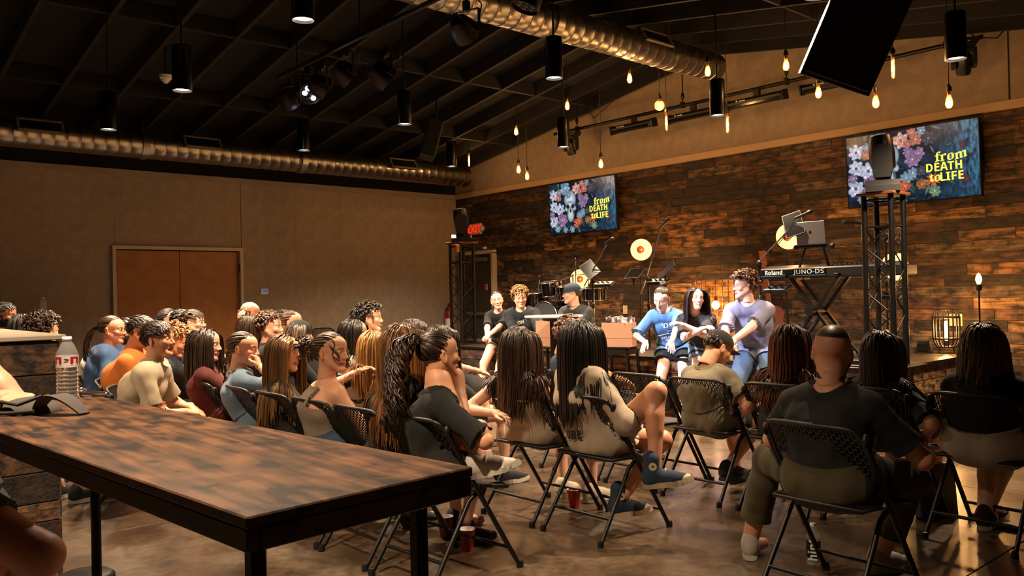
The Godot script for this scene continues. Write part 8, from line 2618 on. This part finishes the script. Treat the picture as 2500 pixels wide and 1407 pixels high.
	person("person at the left edge of whom only a hand on the table and a bare shin are in view", {"at": Vector3(-3.105, 0.856, -0.333) * Vector3(1, 0, 1), "hd": Vector3(-3.047, 1.544, -0.315), "look": [-40, -6, 0], "yaw": -30, "f": false, "seat": 0.74, "cs": 0.015, "skin": Color(0.76, 0.52, 0.42), "shirt": {"c": DARK, "sl": 0.7}, "pants": {"c": DARK, "leg": 0.6},
		"rhw": Vector3(-2.895, 1.079, -0.494), "rd": Vector3(0.35, -0.12, -0.9), "rn": Vector3(0.3, 1.0, 0.2), "raw": Vector3(-3.031, 0.316, -0.499), "rk": Vector3(0.6, 0.8, -0.6), "hair": {"style": "short", "c": H_DARK, "len": 0.05, "n": 120}})


func panel() -> void:
	var z := -7.24
	person("young woman on the stage edge in a black T-shirt and khaki shorts, leftmost of the panel", {"at": Vector3(-8.50, 0, z), "seat": 0.65, "hd": Vector3(-8.330, 1.289, -7.034), "look": [-128, -3, -10], "yaw": -152, "cs": 0.013, "skin": Color(0.86, 0.66, 0.56), "smile": true, "s": 1.0,
		"shirt": {"c": Color(0.025, 0.028, 0.026), "sl": 0.82, "off": 0.016, "flare": 0.014, "hem": 0.1, "wrinkle": 0.009}, "pants": {"c": Color(0.30, 0.28, 0.22), "leg": 0.30, "off": 0.014}, "shoe": {"c": Color(0.7, 0.68, 0.64)},
		"rhw": Vector3(-8.081, 0.764, -6.641), "lhw": Vector3(-8.099, 0.777, -6.576), "hpose": "grip", "raw": Vector3(-8.35, 0.09, -6.72), "law": Vector3(-8.15, 0.09, -6.78), "hair": {"style": "pony", "c": Color(0.09, 0.055, 0.04), "hi": Color(0.2, 0.12, 0.08), "len": 0.25, "n": 260, "wave": 0.3, "tie": Vector3(0.05, -0.45, 0.9)}, "print": [["o", 0.075, 0.03, Color(0.75, 0.72, 0.6), false, -0.09], ["aj", 0.055, 0.035, Color(0.75, 0.72, 0.6), true, -0.09]]})
	person("young man with curly blond hair in a dark green and navy sweatshirt, second from the left on stage", {"at": Vector3(-7.93, 0, z - 0.04), "seat": 0.65, "hd": Vector3(-7.867, 1.311, -7.032), "look": [-124, -8, -4], "yaw": -146, "f": false, "cs": 0.014, "skin": Color(0.86, 0.67, 0.56),
		"shirt": {"c": Color(0.045, 0.085, 0.10), "sl": 1.8, "off": 0.026, "flare": 0.018, "hem": 0.25, "wrinkle": 0.014, "name": "sweatshirt"}, "pants": {"c": Color(0.20, 0.22, 0.20), "leg": 0.6, "off": 0.015}, "rhw": Vector3(-7.601, 0.698, -6.810), "lhw": Vector3(-7.326, 0.703, -6.897), "raw": Vector3(-7.75, 0.09, -6.72), "law": Vector3(-7.45, 0.09, -6.76),
		"hair": {"style": "curly", "c": Color(0.38, 0.26, 0.13), "hi": Color(0.66, 0.48, 0.25), "len": 0.06, "n": 340, "wave": 0.7}, "print": [["HILTON HEAD", 0.062, -0.02, Color(0.78, 0.76, 0.66), true, 0.0], ["ISLAND", 0.026, 0.045, Color(0.78, 0.76, 0.66), true, 0.0]]})
	person("young man with glasses and a backward denim-blue cap in a grey T-shirt, third on stage, in profile", {"at": Vector3(-6.98, 0, z), "seat": 0.65, "hd": Vector3(-6.941, 1.350, -7.025), "look": [150, 0, 0], "yaw": -166, "f": false, "cs": 0.014, "skin": Color(0.86, 0.68, 0.60),
		"shirt": {"c": Color(0.185, 0.195, 0.205), "sl": 0.8, "off": 0.016, "flare": 0.012, "hem": 0.2, "wrinkle": 0.010}, "pants": {"c": Color(0.21, 0.20, 0.17), "leg": 0.6, "off": 0.014}, "rhw": Vector3(-6.877, 0.789, -6.650), "lhw": Vector3(-6.810, 0.773, -6.650), "hpose": "grip", "raw": Vector3(-7.05, 0.09, -6.68), "law": Vector3(-6.72, 0.09, -6.72),
		"glasses": Color(0.06, 0.045, 0.035), "cap": {"c": Color(0.13, 0.20, 0.27), "back": true, "tilt": 0.28}, "hair": {"style": "short", "c": Color(0.19, 0.12, 0.07), "hi": Color(0.34, 0.23, 0.13), "len": 0.06, "n": 240, "vol": 0.8}, "print": [["MOS", 0.085, 0.05, Color(0.72, 0.60, 0.10), false, 0.0]]})
	person("young woman looking down in a light blue lettered T-shirt and black shorts, fourth on stage", {"at": Vector3(-5.60, 0, z), "seat": 0.65, "hd": Vector3(-5.525, 1.284, -6.927), "look": [-164, -26, 8], "yaw": -150, "cs": 0.0125, "skin": Color(0.87, 0.70, 0.62), "lids": true, "s": 0.98,
		"shirt": {"c": Color(0.30, 0.46, 0.63), "sl": 0.95, "off": 0.022, "flare": 0.024, "hem": 0.02, "wrinkle": 0.010}, "pants": {"c": Color(0.045, 0.055, 0.06), "leg": 0.42, "off": 0.018, "flare": 0.016}, "shoe": {"c": Color(0.72, 0.70, 0.70)},
		"rhw": Vector3(-5.537, 0.838, -6.660), "lhw": Vector3(-5.218, 0.838, -6.675), "rd": Vector3(0.25, -0.8, -0.5), "ld": Vector3(-0.15, -0.75, -0.55), "hpose": "flat", "rp": Vector3(1, -0.3, 0.6), "lp": Vector3(-1, -0.3, 0.6), "raw": Vector3(-5.45, 0.09, -6.68), "law": Vector3(-5.15, 0.09, -6.76),
		"hair": {"style": "bun", "c": Color(0.075, 0.05, 0.04), "hi": Color(0.2, 0.13, 0.09), "n": 300, "wave": 0.3, "rad": 0.038, "tie": Vector3(0.1, 0.72, 0.69)}, "print": [["TAYLOR", 0.068, -0.015, Color(0.84, 0.86, 0.88), true, 0.0], ["UNIVERSITY", 0.046, 0.06, Color(0.84, 0.86, 0.88), true, 0.0], ["-", 0.24, 0.088, Color(0.84, 0.86, 0.88), true, 0.0], ["TROJANS", 0.046, 0.125, Color(0.84, 0.86, 0.88), true, 0.0], ["EST. 1846", 0.024, 0.16, Color(0.84, 0.86, 0.88), true, 0.0]]})
	person("smiling young woman with long dark hair, crossed arms and a grey T-shirt, fifth on stage", {"at": Vector3(-5.17, 0, z), "seat": 0.65, "hd": Vector3(-5.126, 1.274, -6.972), "look": [-122, 6, 5], "yaw": -150, "cs": 0.0125, "skin": Color(0.88, 0.71, 0.62), "smile": true, "teeth": true, "s": 0.97,
		"shirt": {"c": Color(0.15, 0.155, 0.165), "sl": 0.85, "off": 0.018, "flare": 0.014, "hem": 0.12, "wrinkle": 0.009}, "pants": {"c": Color(0.50, 0.56, 0.62), "leg": 0.3, "off": 0.016, "flare": 0.012}, "shoe": {"c": Color(0.72, 0.7, 0.68)},
		"rhw": Vector3(-4.908, 0.986, -6.784), "lhw": Vector3(-5.070, 1.029, -6.660), "rp": Vector3(1, -0.9, 0.1), "lp": Vector3(-1, -0.9, 0.1), "hpose": "rest", "raw": Vector3(-4.98, 0.09, -6.70), "law": Vector3(-4.72, 0.09, -6.74), "hair": {"style": "long", "c": Color(0.055, 0.04, 0.035), "hi": Color(0.16, 0.10, 0.075), "len": 0.40, "n": 420, "wave": 0.45, "vol": 1.1}, "print": [["w", 0.05, 0.03, Color(0.85, 0.85, 0.85), true, -0.08]]})
	person("tall young man with curly reddish hair, clear glasses and a pale lavender T-shirt, rightmost on stage", {"at": Vector3(-4.60, 0, z - 0.02), "seat": 0.65, "hd": Vector3(-4.550, 1.387, -6.975), "look": [146, 3, 0], "yaw": -160, "f": false, "cs": 0.0125, "skin": Color(0.87, 0.70, 0.63), "s": 1.04,
		"shirt": {"c": Color(0.46, 0.46, 0.55), "sl": 0.78, "off": 0.018, "flare": 0.014, "hem": 0.15, "wrinkle": 0.010}, "pants": {"c": Color(0.24, 0.32, 0.41), "leg": 1.9, "off": 0.016}, "shoe": {"c": Color(0.6, 0.58, 0.55)},
		"rhw": Vector3(-4.481, 0.849, -6.606), "lhw": Vector3(-4.472, 0.831, -6.526), "hpose": "grip", "rp": Vector3(1, -0.4, 0.7), "lp": Vector3(-1, -0.3, 0.5), "raw": Vector3(-4.55, 0.09, -6.66), "law": Vector3(-4.15, 0.09, -6.70), "glasses": Color(0.75, 0.62, 0.48), "hair": {"style": "curly", "c": Color(0.24, 0.13, 0.085), "hi": Color(0.42, 0.25, 0.17), "len": 0.07, "n": 380, "wave": 0.8}})
